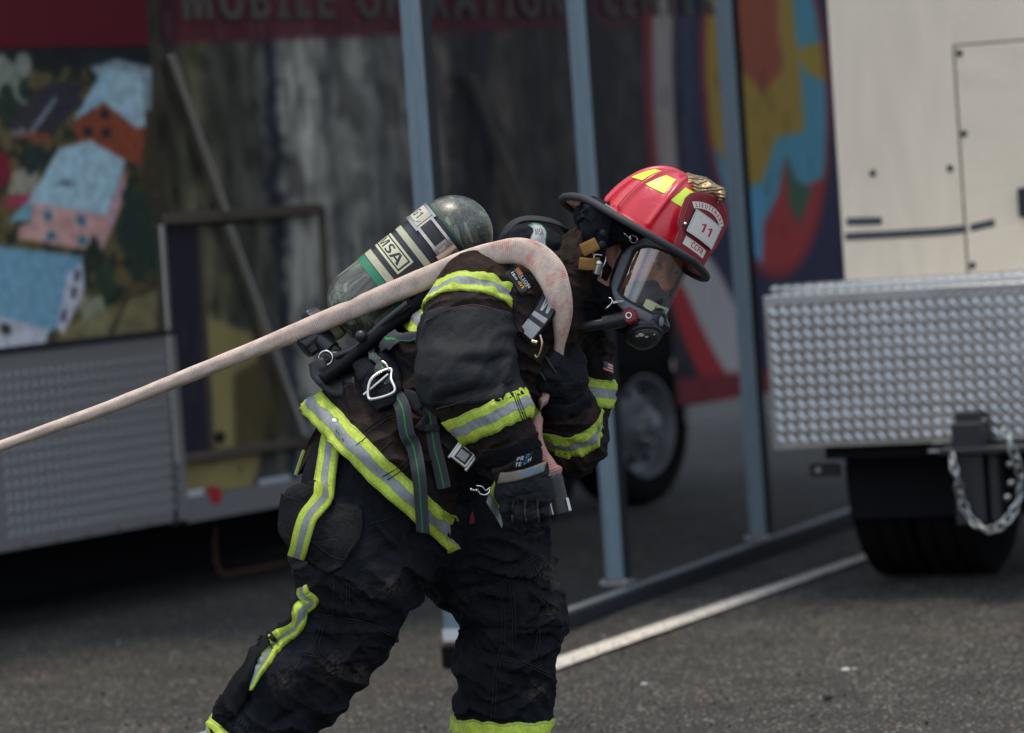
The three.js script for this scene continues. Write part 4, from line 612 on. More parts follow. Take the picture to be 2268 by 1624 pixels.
const fTrousers = (x, y, z) => { const a = fLegN(x, y, z), b = fLegF(x, y, z), ca = cuffN(x, y, z), cb = cuffF(x, y, z); const A = Math.max(smax(a, ca, 0.006), -smax(a + 0.009, -(ca + 0.07), 0.004)), Bq = Math.max(smax(b, cb, 0.006), -smax(b + 0.009, -(cb + 0.07), 0.004)); return smin(smin(A, Bq, 0.02), pelvis(x, y, z), 0.05); };

// ---------------------------------------------------------------- the person
const feetBase = V().copy(J(1000, 1700, 0)).applyMatrix4(FIG).setY(0);
const person = thing('person', 'firefighter in dark turnout gear bending forward and hauling a hose over the shoulder', 'person', feetBase);
const box = (x0, y0, x1, y1, d0, d1) => [V(Math.min(J(x0, 0, d0).x, J(x0, 0, d1).x), Math.min(J(0, y1, d0).y, J(0, y1, d1).y), d0), V(Math.max(J(x1, 0, d0).x, J(x1, 0, d1).x), Math.max(J(0, y0, d0).y, J(0, y0, d1).y), d1)];
const axisUV = (o, a) => { const A = a.clone().normalize(), Z = V(0, 0, 1).addScaledVector(A, -A.z).normalize(), S = A.clone().cross(Z); return (x, y, z) => { const px = x - o.x, py = y - o.y, pz = z - o.z; return [Math.atan2(px * S.x + py * S.y + pz * S.z, px * Z.x + py * Z.y + pz * Z.z) * 0.13, px * A.x + py * A.y + pz * A.z]; }; };
{
  const uT = axisUV(J(862, 1075), J(1190, 640).sub(J(862, 1075))), uA = axisUV(J(1040, 800, 0.2), V(0.1, -1, 0.2)), uB = axisUV(J(1260, 960, -0.05), V(0, 1, 0.3));
  const brown = [0.041, 0.0268, 0.0203], dark = [0.0160, 0.0140, 0.0146];
  const g = meshField(fCoat, ...box(610, 440, 1400, 1230, -0.34, 0.38), 0.0055, (x, y, z) => { const w = 0.5 + 0.5 * (0.65 * n3(x * 4.5, y * 4.5, z * 4.5) + 0.35 * n3(x * 14, y * 14, z * 14)); const k = sstep(0.15, 0.75, w); const far = sstep(0.02, -0.06, z); const m = collarBase(x, y, z) < torsoBase(x, y, z) ? 0.55 + 0.45 * k : lerp(k, k * 0.4, far); return [0, 1, 2].map(i => lerp(dark[i], brown[i], m) * (0.9 + 0.2 * n3(x * 40, y * 40, z * 40))); }, (x, y, z) => { const a = armNBase(x, y, z), b = armFBase(x, y, z), t = torsoBase(x, y, z); return a < t && a < b ? uA(x, y, z) : b < t ? uB(x, y, z) : uT(x, y, z); });  // mottled fading; brown also dimmed on the far side, shade put into the colour
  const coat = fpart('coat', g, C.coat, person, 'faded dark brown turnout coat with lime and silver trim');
  const axT = J(1005, 905).sub(J(862, 1060)).normalize();
  const band = (name, f, x, y, d, A, hw, a0, a1, label) => fpart(name, wrapBand(f, J(x, y, d), A, RP(hw), 0.0045, a0, a1, 140, 7), trimM, coat, label);
  band('reflective_band', fArmN, 1043, 676, 0.135, J(1036, 842, 0.235).sub(J(1050, 660, 0.13)), 27, -180, 180, 'lime and silver band round the near upper arm');
  band('reflective_band', fArmN, 1090, 925, 0.245, V(0.40, -0.93, 0.02), 31, -180, 180, 'lime and silver band round the near forearm');
  band('reflective_band', fTorsoFull, 862, 1048, 0, axT, 31, -180, 180, 'lime and silver band round the hem');
  band('reflective_band', fTorso, 1029, 803, 0, axT, 33, -180, 180, 'lime and silver band round the chest and back');
  band('reflective_band', armFU, 1303, 868, -0.155, V(-0.12, -1, 0), 31, -180, 180, 'lime and silver band round the far upper arm');
  band('reflective_band', armFL, 1260, 944, -0.03, J(1256, 908, 0).sub(J(1264, 984, -0.07)), 30, -180, 180, 'lime and silver band round the far forearm');
  // black reinforcement on the near sleeve
  { const R = [], nt = 26, nth = 60; for (let i = 0; i <= nth; i++) { const row = []; const th = lerp(-1.75, 1.62, i / nth); for (let j = 0; j <= nt; j++) { const t = j / nt; const o = V().lerpVectors(J(1043, 708, 0.15), J(1046, 868, 0.245), t); const q = i / nth; o.y += -lerp(0, 0.028, 1 - q) * t + 0.012 * Math.sin(Math.PI * q) * (1 - t); const dir = V(Math.sin(th), 0.12 * Math.cos(th) * (1 - t * 2), Math.cos(th)).normalize(); const p = o.clone(); for (let k = 0; k < 90; k++) { const d = fArmN(p.x, p.y, p.z); if (d > -0.0005) break; p.addScaledVector(dir, Math.max(0.001, -d * 0.8)); } row.push({ p, n: gradOf(fArmN, p, 0.006) }); } R.push(row); }
    fpart('sleeve_patch', sheetGeo(R, 0.0042, (i, j) => [i / nth * 0.35, j / nt * 0.17]), C.patch, coat, 'smooth black reinforcement on the near sleeve'); }
  const sm = (pts, f = fCoatSolid, m = C.seam, r = 0.0014, off = 0.001) => laySeam(f, pts, r, 60, off);
  fpart('seam', merge([sm([[945, 712], [985, 690], [1050, 678], [1100, 692], [1122, 715]], fArmN, 0, 0.002, 0.003), sm([[968, 905], [1040, 885], [1100, 862], [1128, 838]], fArmN, 0, 0.002, 0.003), sm([[1122, 715], [1120, 770], [1126, 838]], fArmN)]), C.seamBrown, coat);
  const seamList = [[[800, 960], [850, 925], [875, 915]], [[806, 966], [856, 931], [880, 921]], [[870, 1068], [915, 1040], [960, 1010]], [[832, 1010], [870, 975]], [[1135, 620], [1140, 680], [1120, 730]], [[1060, 1000], [1120, 990], [1180, 965]]];
  fpart('seam', merge(seamList.map(p => sm(p))), C.seam, coat);
  // stitched cuts across the bands
  const cut = (a, b, c) => [0, 5, 10].map(k => laySeam(fCoatSolid, [[a[0] + k, a[1]], [b[0] + k, b[1]], [c[0] + k, c[1]]], 0.0009, 24, 0.0055));
  fpart('band_stitching', merge([...cut([1132, 872], [1146, 910], [1160, 948]), laySeam(fTorsoFull, [[788, 990], [825, 962], [862, 925]], 0.001, 30, 0.0055), laySeam(fTorsoFull, [[858, 1062], [895, 1035], [922, 1010]], 0.001, 30, 0.0055), laySeam(fTorsoFull, [[848, 1056], [885, 1030], [912, 1003]], 0.001, 30, 0.0055), ...[0, 5].map(k => laySeam(fArmF, [[1284 + k, 925], [1289 + k, 945], [1291 + k, 965]], 0.0009, 20, 0.0055))]), C.seam, coat);
  { const h = onField(fTorsoFull, 742, 935); fpart('snap', latheAlong(h.p.clone().addScaledVector(h.n, 0.004), h.n, [[0.008, 0], [0.008, 0.002], [0.005, 0.0035], [0, 0.0038]], 20), M.steel, coat, 'metal snap on the hem band'); }
  // maker's patch on the shoulder
  const lion = canvasTex(256, 256, (g) => { g.fillStyle = 'rgb(20,22,25)'; g.fillRect(0, 0, 256, 256); g.strokeStyle = 'rgb(40,42,44)'; g.lineWidth = 4; g.strokeRect(8, 8, 240, 240); g.fillStyle = 'rgb(226,142,84)'; g.fillRect(26, 34, 78, 66); g.fillStyle = 'rgb(214,210,204)'; g.font = 'bold 62px sans-serif'; g.fillText('LION', 108, 96); g.fillRect(26, 110, 206, 5); g.font = 'bold 66px sans-serif'; g.fillText('iso', 26, 182); g.fillStyle = 'rgb(214,160,60)'; g.fillText('dri', 132, 182); });
  const pr = [[1118, 606], [1146, 588]], pb = [[1155, 652], [1176, 634]]; // reading direction runs down to the right
  { const n = 14, R = []; for (let i = 0; i < n; i++) { const row = []; for (let j = 0; j < n; j++) { const u = i / (n - 1), v = j / (n - 1); const x = lerp(lerp(1118, 1155, u), lerp(1148, 1180, u), v), y = lerp(lerp(606, 656, u), lerp(586, 632, u), v); row.push(onField(fCoatSolid, x, y)); } R.push(row); } fpart('maker_patch', sheetGeo(R, 0.003, (i, j) => [i / (n - 1), j / (n - 1)]), std({ map: lion, roughness: 0.8 }), coat, 'black maker patch with an orange square'); }
  // open front flap that shows past the near hand
  { const c1 = spline([J(1100, 1056, 0.19), J(1085, 1086, 0.20), J(1077, 1112, 0.205)], 12), c2 = spline([J(1120, 1060, 0.175), J(1118, 1120, 0.185), J(1112, 1170, 0.195)], 12); const P = c1.map((a, i) => Array.from({ length: 8 }, (_, j) => a.clone().lerp(c2[i], j / 7).add(V(0, 0, 0.006 * Math.sin(j))))); const P2 = P.map(r => r.map(p => p.clone().add(V(0, 0, -0.006)))); 
    const uv = (i, j) => [j / 7 * 0.05, clamp(1 - i / 11 * 0.42 - 0.10 * (1 - j / 7), 0, 1)]; fpart('coat_flap', merge([gridGeo(P, uv), gridGeo(P2, uv)]), trimM, coat, 'edge of the far coat front with lime trim'); }
  // far tail of the coat hanging behind the side stripe
  { const a = spline([J(752, 880, -0.02), J(712, 930, -0.06), J(680, 985, -0.09), J(656, 1052, -0.11)], 20), b = spline([J(770, 960, 0.0), J(735, 985, -0.02), J(702, 1012, -0.05), J(668, 1050, -0.09)], 20); const rows = (o) => a.map((p, i) => Array.from({ length: 9 }, (_, j) => p.clone().lerp(b[i], j / 8).add(V(0, 0, o + 0.012 * Math.sin(j * 0.8 + i * 0.3))))); const tint = (g) => { g.setAttribute('color', new THREE.Float32BufferAttribute(Array.from({ length: g.attributes.position.count }, () => brown).flat(), 3)); return g; };
    fpart('coat_tail', merge([tint(gridGeo(rows(0))), tint(gridGeo(rows(-0.006)))]), C.coat, coat, 'brown back tail of the coat'); fpart('tail_edge', strapGeo(a.slice(14).map(p => p.clone().add(V(-0.001, 0, 0.004))), Array(6).fill(V(-0.5, 0, 1).normalize()), Array(6).fill(0.004), 0.003), trimM, coat); }
  fpart('sleeve_cuff', wrapBand(fArmN, J(1128, 1001, 0.235), V(0.38, -0.93, 0.0), RP(15), 0.004, -180, 180, 90, 5), C.navy, coat, 'navy binding at the near sleeve end');
  // red tab below the hem
  fpart('red_tab', strapGeo(spline([J(1032, 1122, 0.10), J(1040, 1140, 0.12), J(1043, 1160, 0.12)], 10), Array(10).fill(V(-0.2, 0.1, 1).normalize()), Array(10).fill(0.009), 0.004), std({ color: lin(0.16, 0.012, 0.014), roughness: 0.8 }), coat, 'small dark red tab');
  // shoulder flag patch on the far sleeve
  const flag = canvasTex(96, 64, (g) => { for (let k = 0; k < 7; k++) { g.fillStyle = k % 2 ? 'rgb(200,196,188)' : 'rgb(168,44,46)'; g.fillRect(0, k * 64 / 7, 96, 10); } g.fillStyle = 'rgb(40,46,84)'; g.fillRect(0, 0, 40, 36); g.fillStyle = 'rgb(200,198,190)'; for (let k = 0; k < 12; k++) g.fillRect(4 + (k % 4) * 9, 4 + Math.floor(k / 4) * 10, 3, 3); });
  { const R = []; for (let i = 0; i < 8; i++) { const row = []; for (let j = 0; j < 6; j++) row.push(onField(fArmF, 1335 + i * 3.0, 800 + j * 4 + i * 1.2)); R.push(row); } fpart('flag_patch', sheetGeo(R, 0.003, (i, j) => [i / 7, 1 - j / 5]), std({ map: flag, roughness: 0.8 }), coat, 'small striped flag patch'); }
}
{
  const navy = [0.0078, 0.0100, 0.0155], faded = [0.0130, 0.0145, 0.0188];
  const dust = [[1222, 1358, 0.018], [1232, 1300, 0.014], [1215, 1270, 0.02], [905, 1550, 0.02], [748, 1470, 0.03], [800, 1480, 0.02], [870, 1290, 0.02], [700, 1330, 0.016], [640, 1500, 0.02], [1190, 1540, 0.02]].map(([a, b, r]) => { const q = J(a, b, 0.05); return [q.x, q.y, r]; });
  const uN = axisUV(J(780, 1300, 0.1), J(846, 1150).sub(J(768, 1392))), uN2 = axisUV(J(660, 1510, 0.08), J(768, 1392).sub(J(560, 1640))), uF = axisUV(J(1110, 1300, -0.09), J(985, 1130).sub(J(1142, 1368))), uF2 = axisUV(J(1117, 1500, -0.1), V(0.02, 1, 0));
  const g = meshField(fTrousers, ...box(370, 950, 1300, 1790, -0.30, 0.32), 0.006, (x, y, z) => { const w = sstep(0.2, 0.85, 0.5 + 0.5 * (0.6 * n3(x * 5, y * 5, z * 5 + 9) + 0.4 * n3(x * 17, y * 17, z * 17))); let du = 0; if (z > -0.02 || x > 0) for (const [qx, qy, qr] of dust) { const e = ((x - qx) / qr) ** 2 + ((y - qy) / qr) ** 2; if (e < 4) du = Math.max(du, Math.exp(-e) * sstep(0.25, 0.7, 0.5 + 0.5 * n3(x * 120, y * 120, z * 120))); } return [0, 1, 2].map(i => lerp(lerp(navy[i], faded[i], w) * (0.9 + 0.2 * n3(x * 45, y * 45, z * 45)), [0.10, 0.085, 0.065][i], du * 0.8)); }, (x, y, z) => { const a = legNBase(x, y, z), b = legFBase(x, y, z); const knee = J(0, 1390).y; return a < b ? (y > knee ? uN : uN2)(x, y, z) : (y > knee ? uF : uF2)(x, y, z); });
  const tr = fpart('trousers', g, C.trouser, person, 'black turnout trousers with lime and silver side stripes');
  fpart('reflective_band', wrapBand(fLegN, J(522, 1668, 0.066), J(560, 1640).sub(J(500, 1722)), RP(38), 0.005, -180, 180, 120), trimM, tr, 'lime and silver band above the rear boot');
  fpart('reflective_band', wrapBand(fLegF, J(1104, 1634, -0.11), V(0.03, 1, 0), RP(43), 0.005, -180, 180, 120), trimM, tr, 'lime and silver band above the front boot');
  // side stripe: upper run down to the pocket, then the crumpled run along the calf
  // pocket with its flap
  const fPocket = smins([fTrousersSolid, bone(660, 1110, 0.185, 46, 668, 1190, 0.19, 48), bone(690, 1165, 0.205, 36, 745, 1215, 0.20, 34)], 0.035);
  const pocketZone = smins([bone(668, 1110, 0.12, 58, 690, 1220, 0.12, 62), bone(690, 1165, 0.12, 60, 755, 1215, 0.12, 58)], 0.02);
  const pk = fpart('cargo_pocket', meshField((x, y, z) => smax(fPocket(x, y, z) - 0.005, pocketZone(x, y, z), 0.01), ...box(560, 1000, 860, 1330, 0.0, 0.34), 0.006), C.pocket, tr, 'bulging cargo pocket on the near thigh');
  fpart('pocket_flap', layRuled(fPocket, [[628, 1095], [624, 1140], [625, 1180], [650, 1215], [690, 1248], [728, 1270], [752, 1262]], [[690, 1118], [705, 1122], [730, 1124], [760, 1122], [792, 1124], [806, 1150], [798, 1190]], 0.009, 60, 24), C.pocket, tr, 'stitched flap over the pocket');
  fpart('reflective_stripe', layRibbon((x, y, z) => fPocket(x, y, z) - 0.012, [[740, 945, 21], [732, 985, 21], [724, 1038, 21], [719, 1074, 22], [716, 1100, 22], [700, 1122, 21], [682, 1146, 20], [670, 1184, 20], [662, 1216, 19], [656, 1234, 19]], 0.005, 110), trimM, tr, 'upper run of the side stripe, bent over the pocket');
  fpart('seam', merge([laySeam((x, y, z) => fPocket(x, y, z) - 0.009, [[632, 1180], [655, 1210], [692, 1243], [728, 1263], [748, 1258], [770, 1225], [792, 1188]], 0.0011), laySeam((x, y, z) => fPocket(x, y, z) - 0.009, [[648, 1170], [690, 1200], [740, 1235], [760, 1240]], 0.0014)]), C.seam, tr);
  fpart('reflective_stripe', layRibbon(fTrousersSolid, [[672, 1300, 9], [676, 1318, 13], [694, 1332, 12], [682, 1342, 13], [668, 1352, 15], [664, 1374, 15], [652, 1394, 16], [640, 1402, 17], [620, 1416, 18], [598, 1438, 19], [582, 1462, 19], [568, 1490, 14], [560, 1514, 8], [556, 1530, 3]], 0.007, 110), trimM, tr, 'crumpled lower run of the side stripe');
  // calf pocket and torn edge
  const fCalf = smins([fTrousersSolid, bone(566, 1470, 0.12, 30, 512, 1545, 0.11, 34)], 0.03);
  fpart('calf_panel', layRuled(fCalf, [[600, 1400], [560, 1432], [545, 1470], [520, 1500], [490, 1550], [474, 1582]], [[612, 1418], [580, 1448], [562, 1490], [556, 1520], [540, 1556], [520, 1592]], 0.008, 50, 12), C.pocket, tr, 'loose dark panel along the rear calf');
  const dbl = (pts, dx, dy, f = fTrousersSolid) => [laySeam(f, pts, 0.0013, 70, 0.0012), laySeam(f, shift(pts, dx, dy), 0.0013, 70, 0.0012)];
  fpart('seam', merge([...dbl([[1072, 1290], [1105, 1330], [1112, 1390], [1108, 1440], [1095, 1500], [1088, 1590]], 7, 0), ...dbl([[1128, 1300], [1135, 1360], [1134, 1440]], 7, 0), ...dbl([[1005, 1330], [1050, 1308], [1110, 1288], [1170, 1240], [1222, 1214]], 2, 6), ...dbl([[1035, 1432], [1080, 1448], [1120, 1458], [1165, 1470], [1215, 1492]], 1, 6), ...dbl([[1178, 1255], [1190, 1290], [1195, 1325], [1228, 1350]], 5, -4), ...dbl([[1225, 1365], [1196, 1366], [1188, 1420], [1180, 1462]], 5, 4)]), C.seam, tr);
  fpart('seam', merge([...dbl([[690, 1358], [760, 1368], [820, 1382], [866, 1402]], 0, 6), ...dbl([[720, 1365], [708, 1395], [700, 1430], [710, 1455]], 7, 0), ...dbl([[700, 1110], [760, 1126], [800, 1138]], 0, 6), laySeam(fTrousersSolid, [[740, 1285], [738, 1330], [736, 1370]], 0.0014), ...dbl([[768, 1290], [766, 1340]], 6, 0), laySeam(fTrousersSolid, [[640, 1500], [665, 1465], [668, 1452], [720, 1460]], 0.0013), laySeam(fTrousersSolid, [[900, 1120], [860, 1150], [820, 1160]], 0.0012)]), C.seam, tr);
}
// boots reaching the ground below the picture
{
  const gy = (p) => { const w = p.clone().applyMatrix4(FIG); return w; };
  const toFig = (w) => w.clone().applyMatrix4(FIGINV);
  const fwd = V(1, 0, 0.12).normalize(), lat = V(-fwd.z, 0, fwd.x);
  for (const [x, y, d, lift, label] of [[470, 1760, 0.055, 0.5, 'rear black rubber boot pushing off'], [1098, 1770, -0.115, 0, 'front black rubber boot flat on the ground']]) {
    const a = J(x, y, d).applyMatrix4(FIG); const ank = V(a.x, lift ? 0.17 : 0.12, a.z); const heel = lift ? V(a.x - 0.07, 0.10, a.z) : V(a.x - 0.055, 0.045, a.z); const toe = ank.clone().setY(0.045).addScaledVector(fwd, lift ? 0.13 : 0.19), ball_ = ank.clone().setY(0.048).addScaledVector(fwd, 0.10);
    const shaft = J(x + (lift ? 60 : 4), y - 80, d).applyMatrix4(FIG);
    const f = smins([boneV(toFig(shaft), 0.07, toFig(ank), 0.062), boneV(toFig(ank), 0.058, toFig(heel), 0.042), boneV(toFig(heel), 0.042, toFig(ball_), 0.046), boneV(toFig(ball_), 0.048, toFig(toe), 0.042)], 0.03);
    const cut = (x_, y_, z_) => { const w = V(x_, y_, z_).applyMatrix4(FIG); return 0.004 - w.y; };
    const c = toFig(ank); fpart('boot', meshField((x_, y_, z_) => smax(f(x_, y_, z_), cut(x_, y_, z_), 0.008), c.clone().add(V(-0.28, -0.24, -0.16)), c.clone().add(V(0.34, 0.26, 0.16)), 0.009), M.rubber, person, label);
  }
}

// ---------------------------------------------------------------- gloves
const finger = (pts) => chainV(pts.map(([x, y, d, r]) => [J(x, y, d), RP(r, d)]), 0.006);
{
  // near hand: seen from the back, fingers hanging down and closing on the coupling
  const palm = smins([finger([[1150, 1040, 0.235, 50], [1158, 1080, 0.25, 52]]), finger([[1135, 1085, 0.25, 30], [1186, 1092, 0.25, 30]]), finger([[1126, 1098, 0.25, 19], [1198, 1100, 0.248, 18]])], 0.03);
  const fingers = [[[1126, 1100, 0.262, 15], [1121, 1134, 0.270, 14], [1127, 1160, 0.25, 13], [1140, 1164, 0.215, 12]], [[1151, 1104, 0.270, 15], [1148, 1142, 0.279, 14.5], [1154, 1170, 0.255, 13.5], [1166, 1172, 0.215, 12]], [[1177, 1106, 0.268, 15], [1176, 1142, 0.275, 14.5], [1181, 1168, 0.25, 13.5], [1194, 1168, 0.212, 12]], [[1201, 1106, 0.256, 14], [1204, 1136, 0.26, 13], [1206, 1158, 0.238, 12], [1212, 1158, 0.208, 11]]].map(finger);
  const thumb = finger([[1130, 1070, 0.235, 22], [1150, 1090, 0.195, 20], [1185, 1108, 0.165, 18], [1205, 1122, 0.150, 16]]);
  const f = displaced((x, y, z) => { let d = palm(x, y, z); for (const q of fingers) d = smin(d, q(x, y, z), 0.0035); return smin(d, thumb(x, y, z), 0.012); }, [lumps(0.035, 0.0022, 51), creases([[1110, 1096, 1205, 1078, 5, -0.003], [1118, 1128, 1145, 1126, 5, -0.003], [1140, 1132, 1170, 1134, 5, -0.003]]), lumps(0.014, 0.0008, 52)]);
  const gl = fpart('glove', meshField(f, ...box(1060, 985, 1260, 1200, 0.12, 0.34), 0.0035, null, (x, y, z) => [x + z, y]), C.glove, person, 'black glove of the near hand closed on the hose coupling');
  const cuffBase = chain([[1135, 1012, 0.235, 55], [1152, 1040, 0.238, 54], [1160, 1078, 0.245, 56]], 0.03); const up = J(1140, 1000).sub(J(1160, 1075)).normalize();
  const gaunt = displaced((x, y, z) => smax(smax(cuffBase(x, y, z), plane(J(1162, 1072, 0.24), J(1162, 1072).sub(J(1146, 1030)).normalize())(x, y, z), 0.004), plane(J(1150, 1036, 0.24), up)(x, y, z), 0.004), [lumps(0.04, 0.002, 61)]);
  fpart('glove_cuff', meshField(gaunt, ...box(1070, 1010, 1250, 1100, 0.1, 0.34), 0.004), C.glove, gl, 'padded gauntlet of the near glove');
  const wrist = displaced(chain([[1124, 988, 0.235, 60], [1138, 1014, 0.235, 56], [1148, 1042, 0.238, 50]], 0.03), [folds(V(0.4, -0.9, 0), 0.03, 0.12, 0.002, 5)]);
  fpart('knit_cuff', meshField(wrist, ...box(1040, 920, 1230, 1090, 0.1, 0.34), 0.005), C.knit, gl, 'dark knit wristlet');
  const tagTex = canvasTex(256, 48, (g, w, h) => { g.fillStyle = 'rgb(122,114,96)'; g.fillRect(0, 0, w, h); for (let k = 0; k < 120; k++) { g.fillStyle = `rgba(${60 + 90 * rnd()},${55 + 85 * rnd()},${45 + 70 * rnd()},0.25)`; g.fillRect(rnd() * w, rnd() * h, 10 + 20 * rnd(), 3 + 6 * rnd()); } g.fillStyle = 'rgb(16,118,172)'; g.font = 'bold 34px sans-serif'; g.fillText('FUSION', 112, 37); });
  const tagA = (f_, x0, y0, x1, y1, hw, tex, name, label, off = 0.003, m) => { const n = 24, R = []; for (let i = 0; i < n; i++) { const u = i / (n - 1), row = []; const x = lerp(x0, x1, u), y = lerp(y0, y1, u) + 5 * Math.sin(u * Math.PI); for (let j = 0; j < 5; j++) { const v = j / 4 * 2 - 1; row.push(onField(f_, x + 0.25 * v * -hw * -1, y - v * hw)); } R.push(row); } fpart(name, sheetGeo(R, off, (i, j) => [i / (n - 1), j / 4]), m ?? std({ map: tex, roughness: 0.85 }), gl, label); };
  tagA(gaunt, 1106, 1060, 1206, 1034, 11, tagTex, 'glove_tag', 'worn grey tag lettered in blue');
  const pro = canvasTex(128, 96, (g) => { g.fillStyle = 'rgb(15,17,24)'; g.fillRect(0, 0, 128, 96); g.font = 'bold 42px sans-serif'; g.fillStyle = 'rgb(186,190,194)'; g.fillText('PR', 14, 42); g.fillText('TE', 14, 86); g.fillStyle = 'rgb(20,140,186)'; g.fillText('O', 74, 42); g.fillText('C', 72, 86); g.fillStyle = 'rgb(186,190,194)'; g.fillText('H', 100, 86); });
  tagA(wrist, 1138, 1022, 1178, 1009, 14, pro, 'cuff_print', 'stitched wordmark on the wristlet', 0.0015);
  const wl = []; for (const [a, b, c] of [[[1139, 1108], [1135, 1130], [1136, 1158]], [[1164, 1106], [1162, 1132], [1166, 1158]], [[1190, 1104], [1190, 1130], [1193, 1156]]]) wl.push(laySeam(f, [a, b, c], 0.0028, 24, 0.0008)); fpart('welt', merge(wl), C.welt, gl, 'tan welts between the fingers');
}
{
  // far hand: fist round the hose, thumb up behind it
  const palm = smins([finger([[1246, 880, 0.02, 52], [1240, 845, 0.055, 52]]), finger([[1215, 836, 0.08, 38], [1262, 836, 0.06, 36]])], 0.03);
  const fs = [[[1252, 812, 0.08, 20], [1228, 790, 0.125, 18], [1206, 790, 0.105, 16]], [[1246, 826, 0.095, 20], [1220, 808, 0.135, 18.5], [1196, 810, 0.11, 16]], [[1238, 844, 0.10, 20], [1212, 828, 0.135, 18], [1190, 832, 0.11, 16]], [[1232, 862, 0.09, 19], [1208, 850, 0.12, 17], [1190, 854, 0.095, 15]]].map(finger);
  const thumb = finger([[1272, 838, 0.05, 25], [1276, 800, 0.045, 22], [1264, 768, 0.055, 17], [1256, 752, 0.06, 13]]);
  const f = displaced((x, y, z) => { let d = palm(x, y, z); for (const q of fs) d = smin(d, q(x, y, z), 0.009); return smin(d, thumb(x, y, z), 0.014); }, [lumps(0.035, 0.0025, 71), lumps(0.015, 0.001, 72)]);
  const gl = fpart('glove', meshField(f, ...box(1140, 700, 1350, 960, -0.08, 0.22), 0.004, null, (x, y, z) => [x + z, y]), C.glove, person, 'black glove of the far hand gripping the hose at the chest');
  const cuffBase = displaced((x, y, z) => smax(chain([[1250, 905, 0.0, 60], [1242, 850, 0.05, 57]], 0.03)(x, y, z), plane(J(1243, 862, 0.04), J(1242, 850, 0.05).sub(J(1250, 905, 0)).normalize())(x, y, z), 0.005), [lumps(0.05, 0.003, 73)]);
  fpart('glove_cuff', meshField(cuffBase, ...box(1150, 790, 1350, 990, -0.12, 0.18), 0.0045), C.glove, gl, 'gauntlet of the far glove');
  const wrist = displaced(chain([[1258, 930, -0.02, 65], [1250, 893, 0.01, 63]], 0.03), [folds(V(0.1, 1, 0.4), 0.03, 0.12, 0.003, 6)]);
  fpart('knit_cuff', meshField(wrist, ...box(1150, 810, 1370, 1020, -0.16, 0.16), 0.006), C.knit, gl, 'dark knit wristlet of the far hand');
  fpart('glove_tag', layRibbon(cuffBase, [[1196, 888, 6], [1230, 882, 6], [1264, 862, 6], [1286, 842, 5]], 0.002, 30, 5), C.welt, gl, 'worn tag on the far glove');
  const pro = canvasTex(64, 48, (g) => { g.fillStyle = 'rgb(13,15,21)'; g.fillRect(0, 0, 64, 48); g.font = 'bold 22px sans-serif'; g.fillStyle = 'rgb(150,152,156)'; g.fillText('PR', 10, 22); g.fillStyle = 'rgb(20,120,150)'; g.fillText('TEC', 8, 44); });
  { const R = []; for (let i = 0; i < 10; i++) { const row = []; for (let j = 0; j < 7; j++) { const u = i / 9, v = j / 6; row.push(onField(wrist, 1238 + 30 * u - 5 * v, 898 - 14 * u - 18 * v)); } R.push(row); } fpart('cuff_print', sheetGeo(R, 0.0015, (i, j) => [1 - i / 9, 1 - j / 6]), std({ map: pro, roughness: 0.9 }), gl, 'wordmark on the far wristlet'); }
  fpart('welt', merge([laySeam(f, [[1208, 790], [1222, 812], [1232, 828]], 0.0026, 24, 0.001), laySeam(f, [[1198, 826], [1208, 842]], 0.0024, 20, 0.001)]), C.welt, gl);
}
// ---------------------------------------------------------------- head, seen turned toward the viewer and bowed
const fm = V(0.589, -0.257, 0.766).normalize(), um = V(0.40, 0.917, 0).normalize(), lm = um.clone().cross(fm).normalize(); um.copy(fm.clone().cross(lm).normalize());
const HC = J(1430, 626, 0.02); const hp = (a, b, c) => HC.clone().addScaledVector(fm, a).addScaledVector(um, b).addScaledVector(lm, c);
const inHead = (x, y, z) => { const px = x - HC.x, py = y - HC.y, pz = z - HC.z; return [px * fm.x + py * fm.y + pz * fm.z, px * um.x + py * um.y + pz * um.z, px * lm.x + py * lm.y + pz * lm.z]; };
const skin = std({ color: lin(0.46, 0.235, 0.165), roughness: 0.55, map: rep(dataTex(256, (u, v) => { const q = 232 + 14 * tn(u, v, 12, 3) + 14 * tn(u, v, 50, 9); return [clamp(q + 6, 0, 255), clamp(q - 8 + 10 * tn(u, v, 7, 21), 0, 255), clamp(q - 8, 0, 255)]; }), 9, 9), bumpMap: rep(weave, 40, 40), bumpScale: 0.0002 });
const skull = smins([ellipsoid(hp(-0.05, 0.085, 0), fm, um, lm, 0.095, 0.11, 0.073), ellipsoid(hp(-0.025, 0.01, 0), fm, um, lm, 0.066, 0.09, 0.061), ellipsoid(hp(0.0, -0.065, 0), fm, um, lm, 0.05, 0.04, 0.05), boneV(hp(0.035, 0.045, 0), 0.010, hp(0.060, 0.008, 0), 0.014), boneV(hp(0.03, 0.068, -0.03), 0.013, hp(0.03, 0.068, 0.03), 0.013), boneV(hp(0.022, 0.02, -0.036), 0.016, hp(-0.005, 0.03, -0.046), 0.017), boneV(hp(0.022, 0.02, 0.036), 0.016, hp(-0.005, 0.03, 0.046), 0.017)], 0.025);
const eyeSock = (x, y, z) => Math.min(...[-1, 1].map(s => { const e = hp(0.052, 0.05, 0.031 * s); return Math.hypot(x - e.x, y - e.y, z - e.z) - 0.0125; }));
const ear = (s) => smins([boneV(hp(-0.055, 0.045, 0.078 * s), 0.010, hp(-0.05, 0.01, 0.074 * s), 0.008), boneV(hp(-0.065, 0.05, 0.083 * s), 0.008, hp(-0.062, 0.02, 0.08 * s), 0.008)], 0.01);
const earN = ear(-1), earF = ear(1);
